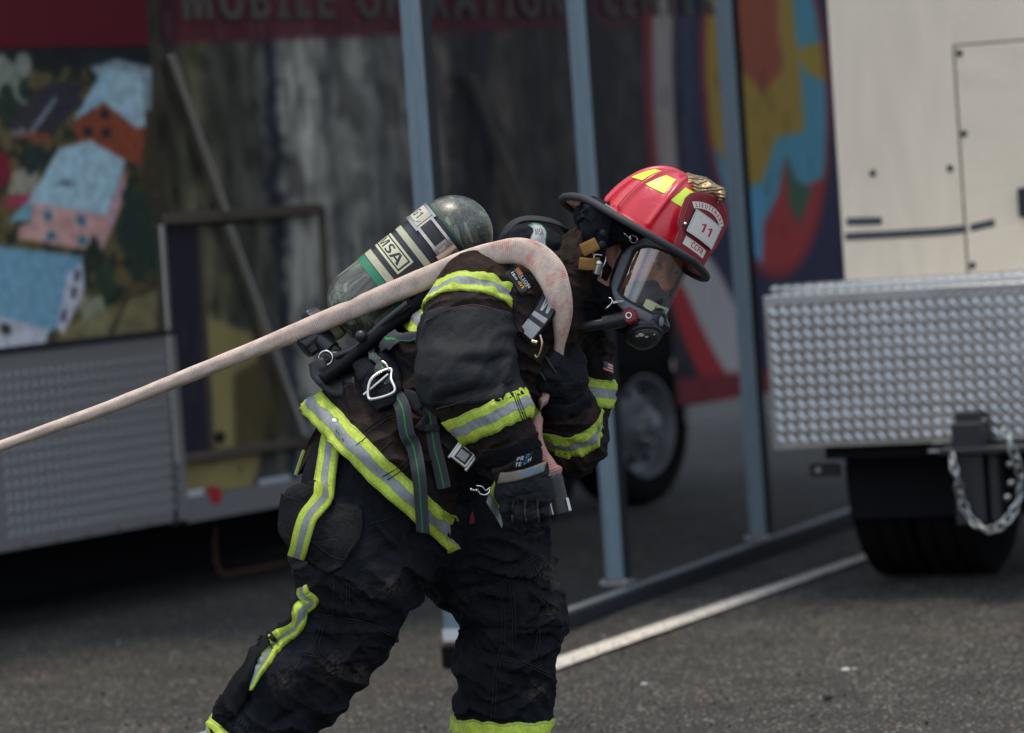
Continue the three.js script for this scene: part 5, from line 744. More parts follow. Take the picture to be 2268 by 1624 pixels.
const neckF = smins([boneV(hp(-0.06, -0.02, 0), 0.062, J(1262, 640, 0), 0.066), boneV(J(1262, 640, 0), 0.066, J(1190, 700, 0), 0.10)], 0.03);
const lids = smins([-1, 1].flatMap(s => [boneV(hp(0.043, 0.0595, 0.021 * s), 0.0055, hp(0.041, 0.0595, 0.042 * s), 0.0055), boneV(hp(0.044, 0.0405, 0.022 * s), 0.005, hp(0.040, 0.042, 0.041 * s), 0.005)]), 0.004);
const mouthF = boneV(hp(0.052, -0.035, -0.02), 0.006, hp(0.052, -0.035, 0.02), 0.006), mouthGap = boneV(hp(0.060, -0.035, -0.02), 0.0035, hp(0.060, -0.035, 0.02), 0.0035);
const fHead = (x, y, z) => smax(smin(smin(smin(smin(smax(skull(x, y, z), -eyeSock(x, y, z), 0.01), lids(x, y, z), 0.004), neckF(x, y, z), 0.03), Math.min(earN(x, y, z), earF(x, y, z)), 0.012), mouthF(x, y, z), 0.012), -mouthGap(x, y, z), 0.004);
{
  const c = hp(-0.02, 0.03, 0);
  const body = fpart('body', meshField(fHead, c.clone().add(V(-0.36, -0.24, -0.2)), c.clone().add(V(0.2, 0.22, 0.2)), 0.0045), skin, person, 'head and neck');
  const eyeW = std({ color: lin(0.32, 0.29, 0.27), roughness: 0.25 }), iris = std({ color: lin(0.05, 0.06, 0.06), roughness: 0.2 });
  for (const s of [-1, 1]) { fpart('eye', ball(hp(0.036, 0.05, 0.031 * s), 0.0122), eyeW, body); fpart('iris', ball(hp(0.0442, 0.0485, 0.031 * s), 0.0056), iris, body); }
  const hairM = std({ color: lin(0.028, 0.015, 0.010), roughness: 0.8, bumpMap: rep(weave, 30, 6), bumpScale: 0.003 });
  const hairF = displaced((x, y, z) => { const q = inHead(x, y, z); const line = 0.085 - 0.6 * Math.max(0, -(q[0] + 0.045)) - (q[0] > -0.05 && q[0] < -0.005 ? 0.055 * Math.sin((q[0] + 0.05) / 0.045 * Math.PI) : 0); return smax(skull(x, y, z) - 0.006, line - q[1], 0.004); }, [lumps(0.012, 0.0035, 81), lumps(0.03, 0.003, 82)]);
  fpart('hair', meshField(hairF, c.clone().add(V(-0.2, -0.2, -0.16)), c.clone().add(V(0.2, 0.22, 0.16)), 0.0045), hairM, person, 'short dark brown hair at the temple');
  for (const s of [-1, 1]) fpart('eyebrow', tubeAlong([hp(0.044, 0.072, 0.012 * s), hp(0.044, 0.078, 0.03 * s), hp(0.03, 0.074, 0.05 * s)], 0.0035, 20, 6), hairM, body);
  // black hood round the neck and jaw
  const hoodF = displaced((x, y, z) => { const q = inHead(x, y, z); const edge = q[1] - (-0.028 + 0.55 * (-(q[0]) - 0.05)); return smax(smin(skull(x, y, z), neckF(x, y, z), 0.05) - 0.010, Math.min(edge, 1), 0.008); }, [folds(V(0.7, 0.6, 0.1), 0.03, 0.1, 0.004, 4), lumps(0.03, 0.002, 84)]);
  fpart('hood', meshField(hoodF, c.clone().add(V(-0.36, -0.26, -0.2)), c.clone().add(V(0.2, 0.16, 0.2)), 0.005), C.knit, person, 'black knit hood round neck and jaw');
}

// ---------------------------------------------------------------- breathing mask
const maskM = { frame: std({ color: lin(0.13, 0.15, 0.162), roughness: 0.45, bumpMap: rep(weave, 12, 12), bumpScale: 0.0004 }), skirt: std({ color: lin(0.012, 0.013, 0.014), roughness: 0.55 }), lens: phys({ color: 0xffffff, transmission: 1, thickness: 0, roughness: 0.02, ior: 2.5, specularIntensity: 1 }), red: std({ color: lin(0.22, 0.016, 0.02), roughness: 0.5 }), plastic: std({ color: lin(0.013, 0.014, 0.016), roughness: 0.36 }), wear: std({ color: lin(0.30, 0.27, 0.21), roughness: 0.8 }) };
{
  const base = HC.clone().applyMatrix4(FIG);
  const mask = thing('breathing_mask', 'clear full-face breathing mask with grey rim and black regulator', 'mask', base);
  const shape = (ph, v, g = 0) => { // ph -1..1 across, v -1..1 up
    const a = ph * 80 * Math.PI / 180, e = Math.pow(Math.abs(ph), 5), bt = 0.078 * (1 - 0.34 * e), bb = -0.060 * (1 - 0.30 * e) + 0.012 * Math.abs(ph) * (1 - Math.abs(ph)), b = lerp(bb, bt, (v + 1) / 2), R = lerp(0.073, 0.082, (b + 0.064) / 0.142) + g;
    return hp(R * Math.cos(a) * 1.0 - 0.004, b, R * Math.sin(a) * 0.97); };
  const N = 60, Mv = 26, P = []; for (let i = 0; i <= N; i++) { const row = []; for (let j = 0; j <= Mv; j++) row.push(shape(i / N * 2 - 1, j / Mv * 2 - 1)); P.push(row); }
  const lens = fpart('lens', gridGeo(P), maskM.lens, mask, 'clear curved lens');
  const loop = (g, gi, gb = 0) => { const L = []; const k = 1 + gi; for (let i = 0; i <= 40; i++) L.push(shape((i / 40 * 2 - 1) * k, 1 + gi + gb, g)); for (let j = 1; j < 16; j++) L.push(shape(k, 1 - 2 * j / 16, g)); for (let i = 40; i >= 0; i--) L.push(shape((i / 40 * 2 - 1) * k, -1 - gi - gb, g)); for (let j = 15; j >= 1; j--) L.push(shape(-k, 1 - 2 * j / 16, g)); return L; };
  // rim: flat grey band round the lens with a dark bead inside
  const l0 = loop(0.004, 0.0), l1 = loop(0.0085, 0.05, 0.04), l2 = loop(0.0135, 0.15, 0.14), l3 = loop(0.006, 0.19, 0.18), n = l0.length;
  fpart('rim', gridGeo(l0.map((_, i) => [l0[i], l1[i], l2[i], l3[i]]), (i, j) => [i / n * 4, j / 3], true), maskM.frame, mask, 'grey rim clamped round the lens');
  fpart('lens_bead', tubeAlong(loop(0.0025, 0.0), 0.0036, 260, 6, true), maskM.skirt, mask);
  // soft skirt reaching back to the face
  const back = l3.map((p, i) => { const q = inHead(p.x, p.y, p.z); return hp(q[0] - 0.030, q[1] * 0.96, q[2] * 0.86); }), mid = l3.map((p, i) => p.clone().lerp(back[i], 0.5).addScaledVector(p.clone().sub(HC).normalize(), 0.004));
  fpart('face_seal', gridGeo(l3.map((p, i) => [p, mid[i], back[i]]), null, true), maskM.skirt, mask, 'black rubber face seal');
  // nose cup inside
  fpart('nose_cup', meshField(displaced(smins([ellipsoid(hp(0.020, -0.034, 0), fm, um, lm, 0.048, 0.048, 0.058), ellipsoid(hp(0.045, -0.015, 0), fm, um, lm, 0.022, 0.035, 0.022)], 0.02), [lumps(0.02, 0.001, 2)]), hp(0.02, -0.03, 0).add(V(-0.09, -0.09, -0.09)), hp(0.02, -0.03, 0).add(V(0.09, 0.09, 0.09)), 0.004), std({ color: lin(0.018, 0.024, 0.038), roughness: 0.5 }), mask, 'dark rubber nose cup behind the lens');
  { const a = shape(-0.42, -0.45, -0.028); fpart('inhale_valve', latheAlong(a, a.clone().sub(hp(0, -0.03, 0)).normalize(), [[0.016, -0.006], [0.016, 0.002], [0.012, 0.004], [0.012, 0.001], [0, 0.001]], 24), maskM.plastic, mask); }
  // name strip wrapped on the lower lens
  const tag = canvasTex(512, 96, (g, w, h) => { g.fillStyle = 'rgb(206,212,170)'; g.fillRect(0, 0, w, h); g.strokeStyle = 'rgb(120,126,112)'; g.lineWidth = 6; g.strokeRect(4, 4, w - 8, h - 8); g.fillStyle = 'rgb(96,106,110)'; g.font = 'bold 68px sans-serif'; g.fillText('BOSTICK', 168, 72); });
  { const Q = []; for (let i = 0; i <= 40; i++) { const row = [], u = i / 40; for (let j = 0; j <= 6; j++) row.push(shape(lerp(-0.36, 0.46, u), -0.97 + (u < 0.06 ? 0.04 : 0) + (0.34 - (u < 0.06 ? 0.06 : 0)) * j / 6, 0.0012)); Q.push(row); } fpart('name_strip', gridGeo(Q), std({ map: tag, roughness: 0.5 }), mask, 'pale name strip across the bottom of the lens'); }
  // regulator
  const rc = J(1424, 731, 0.055), ax = V(0.12, -0.82, 0.55).normalize();
  const s1 = ax.clone().cross(V(0, 0, 1)).normalize();
  const regF = displaced(smins([boneV(rc.clone().addScaledVector(ax, -0.034), 0.030, rc.clone().addScaledVector(ax, -0.004), 0.039), boneV(rc, 0.0405, rc.clone().addScaledVector(ax, 0.008), 0.037), boneV(J(1452, 700, 0.06), 0.024, J(1470, 722, 0.05), 0.014)], 0.012), [(x, y, z) => 0.0018 * Math.sign(Math.sin((x * ax.x + y * ax.y + z * ax.z) * 260)) * 0.5]);
  const reg = fpart('regulator', meshField(regF, rc.clone().add(V(-0.08, -0.08, -0.08)), rc.clone().add(V(0.09, 0.09, 0.08)), 0.0032), maskM.plastic, mask, 'round black regulator under the mask');
  fpart('regulator_collar', latheAlong(hp(0.010, -0.088, 0), um.clone().negate().addScaledVector(fm, 0.2).normalize(), [[0.03, -0.010], [0.036, 0.0], [0.037, 0.008], [0.036, 0.016], [0.034, 0.03]], 40), maskM.skirt, mask);
  fpart('regulator_ring', latheAlong(rc.clone().addScaledVector(ax, 0.016), ax, [[0.041, -0.004], [0.0425, 0.0], [0.040, 0.004], [0.034, 0.006]], 40), maskM.plastic, reg);
  for (const [x, y, r] of [[1420, 742, 0.007], [1432, 746, 0.004], [1412, 745, 0.004], [1448, 741, 0.0035], [1428, 727, 0.0028]]) { const h = onField(regF, x, y); fpart('scrape', ball(h.p, r, 1.1, 0.6, 0.22, 10), maskM.wear, reg, 'scraped pale spot'); }
  { const h = onField(regF, 1464, 712, 0.4); fpart('release_button', ball(h.p, 0.009, 0.7, 1.3, 0.5), std({ color: lin(0.16, 0.18, 0.21), roughness: 0.4 }), reg); }
  // red knob with hex socket, air hose to the left
  const kc = J(1394, 700, 0.10), kx = V(-0.25, 0.1, 0.95).normalize();
  const knob = fpart('bypass_knob', (() => { const g = latheAlong(kc, kx, [[0.012, -0.03], [0.0185, -0.02], [0.0195, -0.008], [0.0185, 0.004], [0.014, 0.007], [0.0085, 0.007], [0.008, 0.004], [0.0, 0.004]], 36); const p = g.attributes.position; for (let k = 0; k < p.count; k++) { const q = V().fromBufferAttribute(p, k).sub(kc); const ang = Math.atan2(q.dot(V(0, 1, 0)), q.dot(V(1, 0, 0))); const rr = q.clone().addScaledVector(kx, -q.dot(kx)); if (rr.length() > 0.015) { const m = 1 - 0.10 * (0.5 + 0.5 * Math.cos(ang * 6)) ; q.copy(rr.multiplyScalar(m)).addScaledVector(kx, V().fromBufferAttribute(p, k).sub(kc).dot(kx)); q.add(kc); p.setXYZ(k, q.x, q.y, q.z); } } g.computeVertexNormals(); return g; })(), maskM.red, mask, 'red bypass knob');
  fpart('socket_ring', latheAlong(kc.clone().addScaledVector(kx, 0.0068), kx, [[0.0045, 0], [0.0045, 0.0018], [0.0078, 0.0018], [0.0078, 0]], 24), M.steel, knob);
  fpart('knob_post', cyl(kc.clone().addScaledVector(kx, -0.01), J(1420, 712, 0.05), 0.017, 0.022), maskM.plastic, mask);
  const tube = fpart('air_line', tubeAlong([J(1384, 706, 0.088), J(1340, 716, 0.08), J(1290, 724, 0.07), J(1240, 735, 0.05)], 0.0125, 40, 14), maskM.plastic, mask, 'black air line running back from the regulator');
  fpart('line_sleeve', cyl(J(1386, 705, 0.089), J(1338, 716.5, 0.08), 0.0185, 0.0175), maskM.plastic, tube);
  fpart('line_swivel', cyl(J(1392, 704, 0.09), J(1384, 705.5, 0.089), 0.0145), M.aluDull, tube);
  // wire hook at the collar
  fpart('wire_hook', merge([tubeAlong([J(1335, 682, 0.10), J(1342, 683, 0.11), J(1350, 677, 0.112), J(1356, 668, 0.112), J(1354, 661, 0.108), J(1349, 660, 0.106)], 0.0018, 40, 6), tubeAlong([J(1357, 669, 0.112), J(1366, 667, 0.108), J(1380, 665, 0.10)], 0.0022, 12, 6), tubeAlong([J(1357, 672, 0.112), J(1366, 670, 0.108), J(1380, 668, 0.10)], 0.0022, 12, 6)]), M.chrome, mask, 'bright wire hook at the mask rim');
}

// ---------------------------------------------------------------- helmet
const fh = V(0.532, -0.362, 0.766).normalize(), uh0 = V(0.585, 0.811, 0.03), lh = uh0.clone().cross(fh).normalize(), uh = fh.clone().cross(lh).normalize();
const HO = J(1433, 517, 0.03); const kp = (a, b, c) => HO.clone().addScaledVector(fh, a).addScaledVector(uh, b).addScaledVector(lh, c);
{
  const hel = thing('fire_helmet', 'glossy red firefighter helmet with a leather front shield numbered 11', 'helmet', HO.clone().applyMatrix4(FIG));
  const red = phys({ color: lin(0.52, 0.008, 0.022), roughness: 0.42, clearcoat: 0.5, clearcoatRoughness: 0.24, roughnessMap: metalScuff, bumpMap: rep(dataTex(256, (u, v) => { const q = 128 + 40 * tn(u, v, 8, 3) + 20 * tn(u, v, 40, 6); return [q, q, q]; }, false), 2, 2), bumpScale: 0.0006 });
  const dome = (al, t, g = 0) => { // al azimuth (0 front), t 0 brim .. 1 apex
    const c = Math.cos(al), s = Math.sin(al), ra = c > 0 ? 0.123 : 0.130, rl = 0.105, R0 = 1 / Math.sqrt((c / ra) ** 2 + (s / rl) ** 2); const e = t * Math.PI / 2, rr = R0 * Math.pow(Math.cos(e), 0.80), b = 0.150 * Math.pow(Math.sin(e), 1.08);
    const k = Math.round(al / (Math.PI / 4)) * Math.PI / 4, dx = (al - k) * Math.max(rr, 0.012); const fade = sstep(0.0, 0.06, t) * sstep(1.0, 0.97, t); const ridge = 0.0052 * Math.exp(-((dx / 0.0062) ** 2)) * fade + 0.0022 * Math.exp(-((dx / 0.012) ** 2)) * fade, pan = 0.004 * Math.abs(Math.cos(2 * al + Math.PI / 2)) * Math.sin(e * 2) * 0;
    const o = ridge + g; return kp(c * (rr + o * Math.cos(e)) + 0.006 * t, b + o * Math.sin(e), s * (rr + o * Math.cos(e))); };
  const NA = 288, NT = 46, P = []; for (let i = 0; i <= NA; i++) { const row = []; for (let j = 0; j <= NT; j++) row.push(dome(-Math.PI + i / NA * 2 * Math.PI, j / NT)); P.push(row); }
  const shell = fpart('shell', gridGeo(P, (i, j) => [i / NA * 3, j / NT]), red, hel, 'glossy red ribbed shell');
  const brimR = (al) => { const c = Math.cos(al), s = Math.sin(al), a = c > 0 ? 0.178 : 0.252; return 1 / Math.sqrt((c / a) ** 2 + (s / 0.150) ** 2); };
  const brimIn = (al) => { const c = Math.cos(al), s = Math.sin(al), ra = c > 0 ? 0.123 : 0.130; return 1 / Math.sqrt((c / ra) ** 2 + (s / 0.105) ** 2) - 0.008; };
  const brimP = (al, q, th = 0) => { const r = lerp(brimIn(al), brimR(al), q), back = Math.max(0, -Math.cos(al)), side = Math.abs(Math.sin(al)); return kp(Math.cos(al) * r, 0.004 - 0.014 * q * side - 0.040 * q * q * Math.pow(back, 3) - 0.004 * q + th, Math.sin(al) * r); };
  const mkB = (th, flip) => { const Q = []; for (let i = 0; i <= 120; i++) { const row = []; for (let j = 0; j <= 6; j++) row.push(brimP(-Math.PI + (flip ? 1 - i / 120 : i / 120) * 2 * Math.PI, j / 6, th)); Q.push(row); } return gridGeo(Q); };
  fpart('brim', merge([mkB(0.003), mkB(-0.003, true)]), red, hel, 'wide red brim, long at the back');
  const edge = []; for (let i = 0; i < 120; i++) edge.push(brimP(-Math.PI + i / 120 * 2 * Math.PI, 1)); 
  fpart('brim_edge', tubeAlong(edge, 0.0088, 300, 10, true), std({ color: lin(0.022, 0.024, 0.027), roughness: 0.55, bumpMap: rep(weave, 20, 2), bumpScale: 0.0006 }), hel, 'black rubber edging');
  // lime reflective pieces between the ribs
  const limeM = std({ color: lin(0.60, 0.82, 0.055), roughness: 0.4 });
  for (let k = 0; k < 8; k++) { const a0 = (k + 0.5) * Math.PI / 4; const Q = []; for (let i = 0; i <= 12; i++) { const row = []; for (let j = 0; j <= 8; j++) { const t = lerp(0.40, 0.655, j / 8), w = lerp(0.285, 0.20, j / 8); row.push(dome(a0 + (i / 12 * 2 - 1) * w + 0.05 * (j / 8 - 0.5), t + 0.025 * (i / 12 - 0.5), 0.0013)); } Q.push(row); } fpart('reflective_tape', gridGeo(Q), limeM, shell); }
  // brass eagle that holds the shield
  const brass = std({ color: lin(0.21, 0.165, 0.095), roughness: 0.42, metalness: 0.75 });
  const eF = displaced(smins([boneV(kp(0.012, 0.152, 0), 0.012, kp(0.065, 0.150, 0), 0.020), boneV(kp(0.05, 0.138, 0), 0.020, kp(0.085, 0.142, 0), 0.020), boneV(kp(0.065, 0.152, 0), 0.018, kp(0.125, 0.160, 0), 0.010), boneV(kp(0.125, 0.160, 0), 0.009, kp(0.140, 0.152, 0), 0.005), boneV(kp(0.140, 0.153, 0), 0.0045, kp(0.138, 0.138, 0), 0.003), boneV(kp(0.03, 0.148, -0.014), 0.009, kp(0.058, 0.108, -0.03), 0.009), boneV(kp(0.03, 0.148, 0.014), 0.009, kp(0.058, 0.108, 0.03), 0.009)], 0.012), [(x, y, z) => { const q = V(x, y, z).sub(HO); const a = q.dot(fh), c = q.dot(lh), b = q.dot(uh); return 0.0013 * Math.sin((b * 1.0 + Math.abs(c) * 0.8 - a * 0.35) * 620 + 3 * n3(a * 30, b * 30, c * 30)); }, lumps(0.012, 0.0007, 91)], 0.02);
  const ec = kp(0.07, 0.14, 0); const eagle = fpart('eagle_mount', meshField(eF, ec.clone().add(V(-0.11, -0.09, -0.1)), ec.clone().add(V(0.12, 0.09, 0.1)), 0.0026), brass, hel, 'weathered brass eagle on the crown');
  for (const [a, b, c] of [[0.028, 0.149, -0.021], [0.052, 0.116, -0.037]]) fpart('screw', ball(kp(a, b, c), 0.005, 1, 1, 1, 12), brass, eagle);
  // leather shield
  const sb = kp(0.166, 0.006, 0), su = kp(0.130, 0.147, 0).sub(sb), sh = su.length(); su.normalize(); const sn = su.clone().cross(lh).normalize(); if (sn.dot(fh) < 0) sn.negate();
  const half = (v) => { const k = [[0, 0.052], [0.10, 0.054], [0.22, 0.056], [0.30, 0.064], [0.40, 0.0685], [0.56, 0.0715], [0.72, 0.073], [0.82, 0.067], [0.90, 0.052], [0.96, 0.032], [1, 0.010]]; let i = 0; while (i < k.length - 2 && k[i + 1][0] < v) i++; return lerp(k[i][1], k[i + 1][1], clamp((v - k[i][0]) / (k[i + 1][0] - k[i][0]), 0, 1)); };
  const shp = (u, v, g = 0) => { const w = u; return sb.clone().addScaledVector(su, v * sh).addScaledVector(lh, w).addScaledVector(sn, g - 2.6 * w * w); };
  const leather = canvasTex(512, 600, (g, W, H) => {
    const im = g.createImageData(W, H); for (let j = 0; j < H; j++) for (let i = 0; i < W; i++) { const o = (j * W + i) * 4, q = 1 + 0.10 * n2d(i * 0.02, j * 0.02) + 0.10 * n2d(i * 0.12, j * 0.12); im.data[o] = 132 * q; im.data[o + 1] = 20 * q; im.data[o + 2] = 32 * q; im.data[o + 3] = 255; } g.putImageData(im, 0, 0);
    const X = (w) => (w / 0.16 + 0.5) * W, Y = (v) => (1 - v) * H;
    const stitch = (ins) => { g.setLineDash([7, 5]); g.strokeStyle = 'rgb(196,150,150)'; g.lineWidth = 2.4; g.beginPath(); for (let k = 0; k <= 60; k++) { const v = lerp(0.03, 0.97, k / 60); const w = Math.max(0.001, half(v) - ins); k ? g.lineTo(X(-w), Y(v)) : g.moveTo(X(-w), Y(v)); } for (let k = 60; k >= 0; k--) { const v = lerp(0.03, 0.97, k / 60); g.lineTo(X(Math.max(0.001, half(v) - ins)), Y(v)); } g.stroke(); g.setLineDash([]); }; stitch(0.0035); stitch(0.0085);
    // curved title
    g.save(); const cx = X(0), cy = Y(0.36), r0 = 0.375 * H, r1 = 0.475 * H; g.beginPath(); g.arc(cx, cy, r1, -Math.PI / 2 - 0.72, -Math.PI / 2 + 0.72); g.arc(cx, cy, r0, -Math.PI / 2 + 0.72, -Math.PI / 2 - 0.72, true); g.closePath(); g.fillStyle = 'rgb(222,218,208)'; g.fill(); g.strokeStyle = 'rgb(60,14,20)'; g.lineWidth = 3; g.stroke();
    g.fillStyle = 'rgb(178,28,44)'; g.font = 'bold 46px sans-serif'; g.textAlign = 'center'; const word = 'LIEUTENANT', ws = [...word].map(c => g.measureText(c).width), tot = ws.reduce((a, b) => a + b, 0); let a = -tot / 2; [...word].forEach((c, i) => { const mid = (a + ws[i] / 2) / tot * 1.30; g.save(); g.translate(cx, cy); g.rotate(mid); g.scale(0.88, 1.12); g.fillText(c, 0, -(r0 + 14) / 1.12); g.restore(); a += ws[i]; }); g.restore();
    g.fillStyle = 'rgb(222,218,208)'; g.fillRect(X(-0.037), Y(0.225), X(0.037) - X(-0.037), Y(0.085) - Y(0.225)); g.strokeStyle = 'rgb(60,14,20)'; g.lineWidth = 3; g.strokeRect(X(-0.037), Y(0.225), X(0.037) - X(-0.037), Y(0.085) - Y(0.225)); g.fillStyle = 'rgb(178,28,44)'; g.font = 'bold 66px sans-serif'; g.save(); g.translate(X(0.006), Y(0.118)); g.scale(0.86, 1.12); g.textAlign = 'center'; g.fillText('CCFR', 0, 0); g.restore();
  });
  { const Q = [], Q2 = []; const nu = 22, nv = 44; for (let i = 0; i <= nu; i++) { const r = [], r2 = []; for (let j = 0; j <= nv; j++) { const v = j / nv, w = half(v) * (i / nu * 2 - 1); r.push(shp(w, v)); r2.push(shp(half(v) * (1 - i / nu * 2), v, -0.0045)); } Q.push(r); Q2.push(r2); }
    const uvf = (s) => (i, j) => { const v = j / nv, w = half(v) * (i / nu * 2 - 1) * s; return [clamp(w / 0.16 + 0.5, 0, 1), v]; };
    const rimP = [Q, Q2].length && (() => { const e = []; for (let j = 0; j <= nv; j++) e.push([shp(-half(j / nv), j / nv), shp(-half(j / nv), j / nv, -0.0045)]); const e2 = []; for (let j = nv; j >= 0; j--) e2.push([shp(half(j / nv), j / nv), shp(half(j / nv), j / nv, -0.0045)]); return [...e, ...e2]; })();
    const shield = fpart('front_shield', merge([gridGeo(Q, uvf(1)), gridGeo(Q2, uvf(-1)), gridGeo(rimP, (i, j) => [0.02, 0.5])]), std({ map: leather, roughness: 0.5, bumpMap: rep(weave, 6, 6), bumpScale: 0.0005 }), hel, 'dark red stitched leather shield with white lettered strips');
    const num = canvasTex(256, 220, (g, W, H) => { g.fillStyle = 'rgb(214,211,202)'; g.fillRect(0, 0, W, H); for (let k = 0; k < 260; k++) { g.fillStyle = `rgba(120,116,104,${0.03 + 0.05 * rnd()})`; const e = rnd(); g.beginPath(); g.ellipse(rnd() * W, rnd() * H, 1 + 9 * e, 1 + 5 * e, rnd() * 3, 0, 7); g.fill(); } g.strokeStyle = 'rgb(70,70,66)'; g.lineWidth = 2.5; g.setLineDash([6, 4]); g.strokeRect(9, 9, W - 18, H - 18); g.setLineDash([]); g.fillStyle = 'rgb(182,26,42)'; g.font = 'bold 112px sans-serif'; g.textAlign = 'center'; g.fillText('11', W / 2 + 10, 148); });
    const N2 = 14, R1 = [], R2 = []; for (let i = 0; i <= N2; i++) { const a = [], b = []; for (let j = 0; j <= N2; j++) { const u = i / N2, v = j / N2; a.push(shp(lerp(-0.046, 0.046, u), lerp(0.275, 0.645, v), 0.0065)); } R1.push(a); }
    const sideQ = []; const per = []; for (let i = 0; i <= N2; i++) per.push([i / N2, 0]); for (let j = 1; j <= N2; j++) per.push([1, j / N2]); for (let i = N2 - 1; i >= 0; i--) per.push([i / N2, 1]); for (let j = N2 - 1; j >= 0; j--) per.push([0, j / N2]); for (const [u, v] of per) sideQ.push([shp(lerp(-0.046, 0.046, u), lerp(0.275, 0.645, v), 0.0065), shp(lerp(-0.046, 0.046, u), lerp(0.275, 0.645, v), 0.0)]);
    fpart('number_plate', gridGeo(R1), std({ map: num, roughness: 0.45 }), shield, 'white plate with a red 11'); fpart('plate_edge', gridGeo(sideQ), M.black, shield);
    fpart('shield_screw', ball(shp(-0.053, 0.36, 0.003), 0.0045, 1, 1, 1, 12), M.chrome, shield); }
  // black ear flap, chin strap and fittings
  const flapF = displaced(smins([boneV(J(1318, 468, 0.07), 0.030, J(1312, 510, 0.075), 0.024), boneV(J(1340, 480, 0.09), 0.026, J(1346, 525, 0.09), 0.018), boneV(J(1300, 478, 0.0), 0.03, J(1300, 500, 0.02), 0.02), boneV(J(1365, 505, 0.10), 0.018, J(1395, 528, 0.10), 0.014)], 0.03), [folds(V(0.3, 1, 0.2), 0.03, 0.08, 0.004, 9), lumps(0.03, 0.003, 95)]);
  fpart('ear_flap', meshField(flapF, J(1310, 500, 0.05).add(V(-0.1, -0.1, -0.14)), J(1340, 480, 0.05).add(V(0.12, 0.1, 0.14)), 0.0045), C.navy, hel, 'black padded ear flap under the brim');
  const st = (pts, w, th, m, name, label, parent = hel, N = V(-0.3, 0, 1).normalize()) => fpart(name, strapGeo(spline(pts, 16), Array(16).fill(N), Array(16).fill(w), th), m, parent, label);
  const cs = st([J(1348, 472, 0.128), J(1339, 505, 0.13), J(1333, 535, 0.128), J(1328, 572, 0.122)], 0.0125, 0.003, C.navy, 'chin_strap', 'dark chin strap with two snaps');
  for (const [x, y] of [[1337, 516], [1334, 541]]) fpart('strap_snap', ball(J(x, y, 0.1315), 0.0075, 1, 1, 0.45, 16), M.frameDark, cs);
  fpart('strap_buckle', merge([tubeAlong([J(1318, 565, 0.126), J(1341, 570, 0.124), J(1338, 586, 0.124), J(1330, 594, 0.124), J(1320, 590, 0.126), J(1316, 580, 0.126)], 0.0019, 60, 6, true), cyl(J(1327, 588, 0.128), J(1322, 606, 0.124), 0.0085, 0.0095, 18), ball(J(1327, 584, 0.130), 0.0075, 1, 1, 0.6, 16), tubeAlong([J(1333, 592, 0.126), J(1332, 604, 0.126), J(1330, 613, 0.125)], 0.002, 20, 6)]), M.steel, cs, 'bright steel buckle');
  const tan = std({ color: lin(0.27, 0.135, 0.03), roughness: 0.85, bumpMap: rep(weave, 30, 30), bumpScale: 0.001 });
  st([J(1289, 555, 0.125), J(1306, 547, 0.13), J(1323, 539, 0.128)], 0.0145, 0.006, tan, 'leather_tab', 'upper tan leather tab'); st([J(1283, 583, 0.126), J(1300, 585, 0.13), J(1319, 585, 0.126)], 0.0135, 0.006, tan, 'leather_tab', 'lower tan leather tab'); st([J(1318, 560, 0.118), J(1322, 574, 0.12), J(1318, 588, 0.12)], 0.007, 0.004, tan, 'leather_tab', 'short link of tan leather');
  // bright hanger hardware under the brim
  fpart('hanger_hook', merge([tubeAlong([J(1376, 510, 0.11), J(1383, 517, 0.115), J(1393, 526, 0.115), J(1399, 529, 0.115)], 0.0019, 24, 6), tubeAlong([J(1397, 522, 0.115), J(1409, 524, 0.112), J(1412, 532, 0.112), J(1403, 538, 0.114), J(1396, 532, 0.115)], 0.0019, 40, 6, true), tubeAlong([J(1377, 505, 0.108), J(1376, 514, 0.112), J(1381, 517, 0.114)], 0.0022, 14, 6)]), M.chrome, hel, 'bright wire hanger hook');
  fpart('slide_buckle', boxAt(0.018, 0.022, 0.008, J(1382, 493, 0.10).x, J(1382, 493, 0.10).y, 0.10, 0.003), M.aluDull, hel); 
  { const q = J(1352, 466, 0.13); const g = new RoundedBoxGeometry(0.034, 0.013, 0.006, 2, 0.002); g.rotateZ(-0.62); g.translate(q.x, q.y, q.z); fpart('brim_clip', g, M.aluDull, hel, 'grey clip at the brim'); }
}
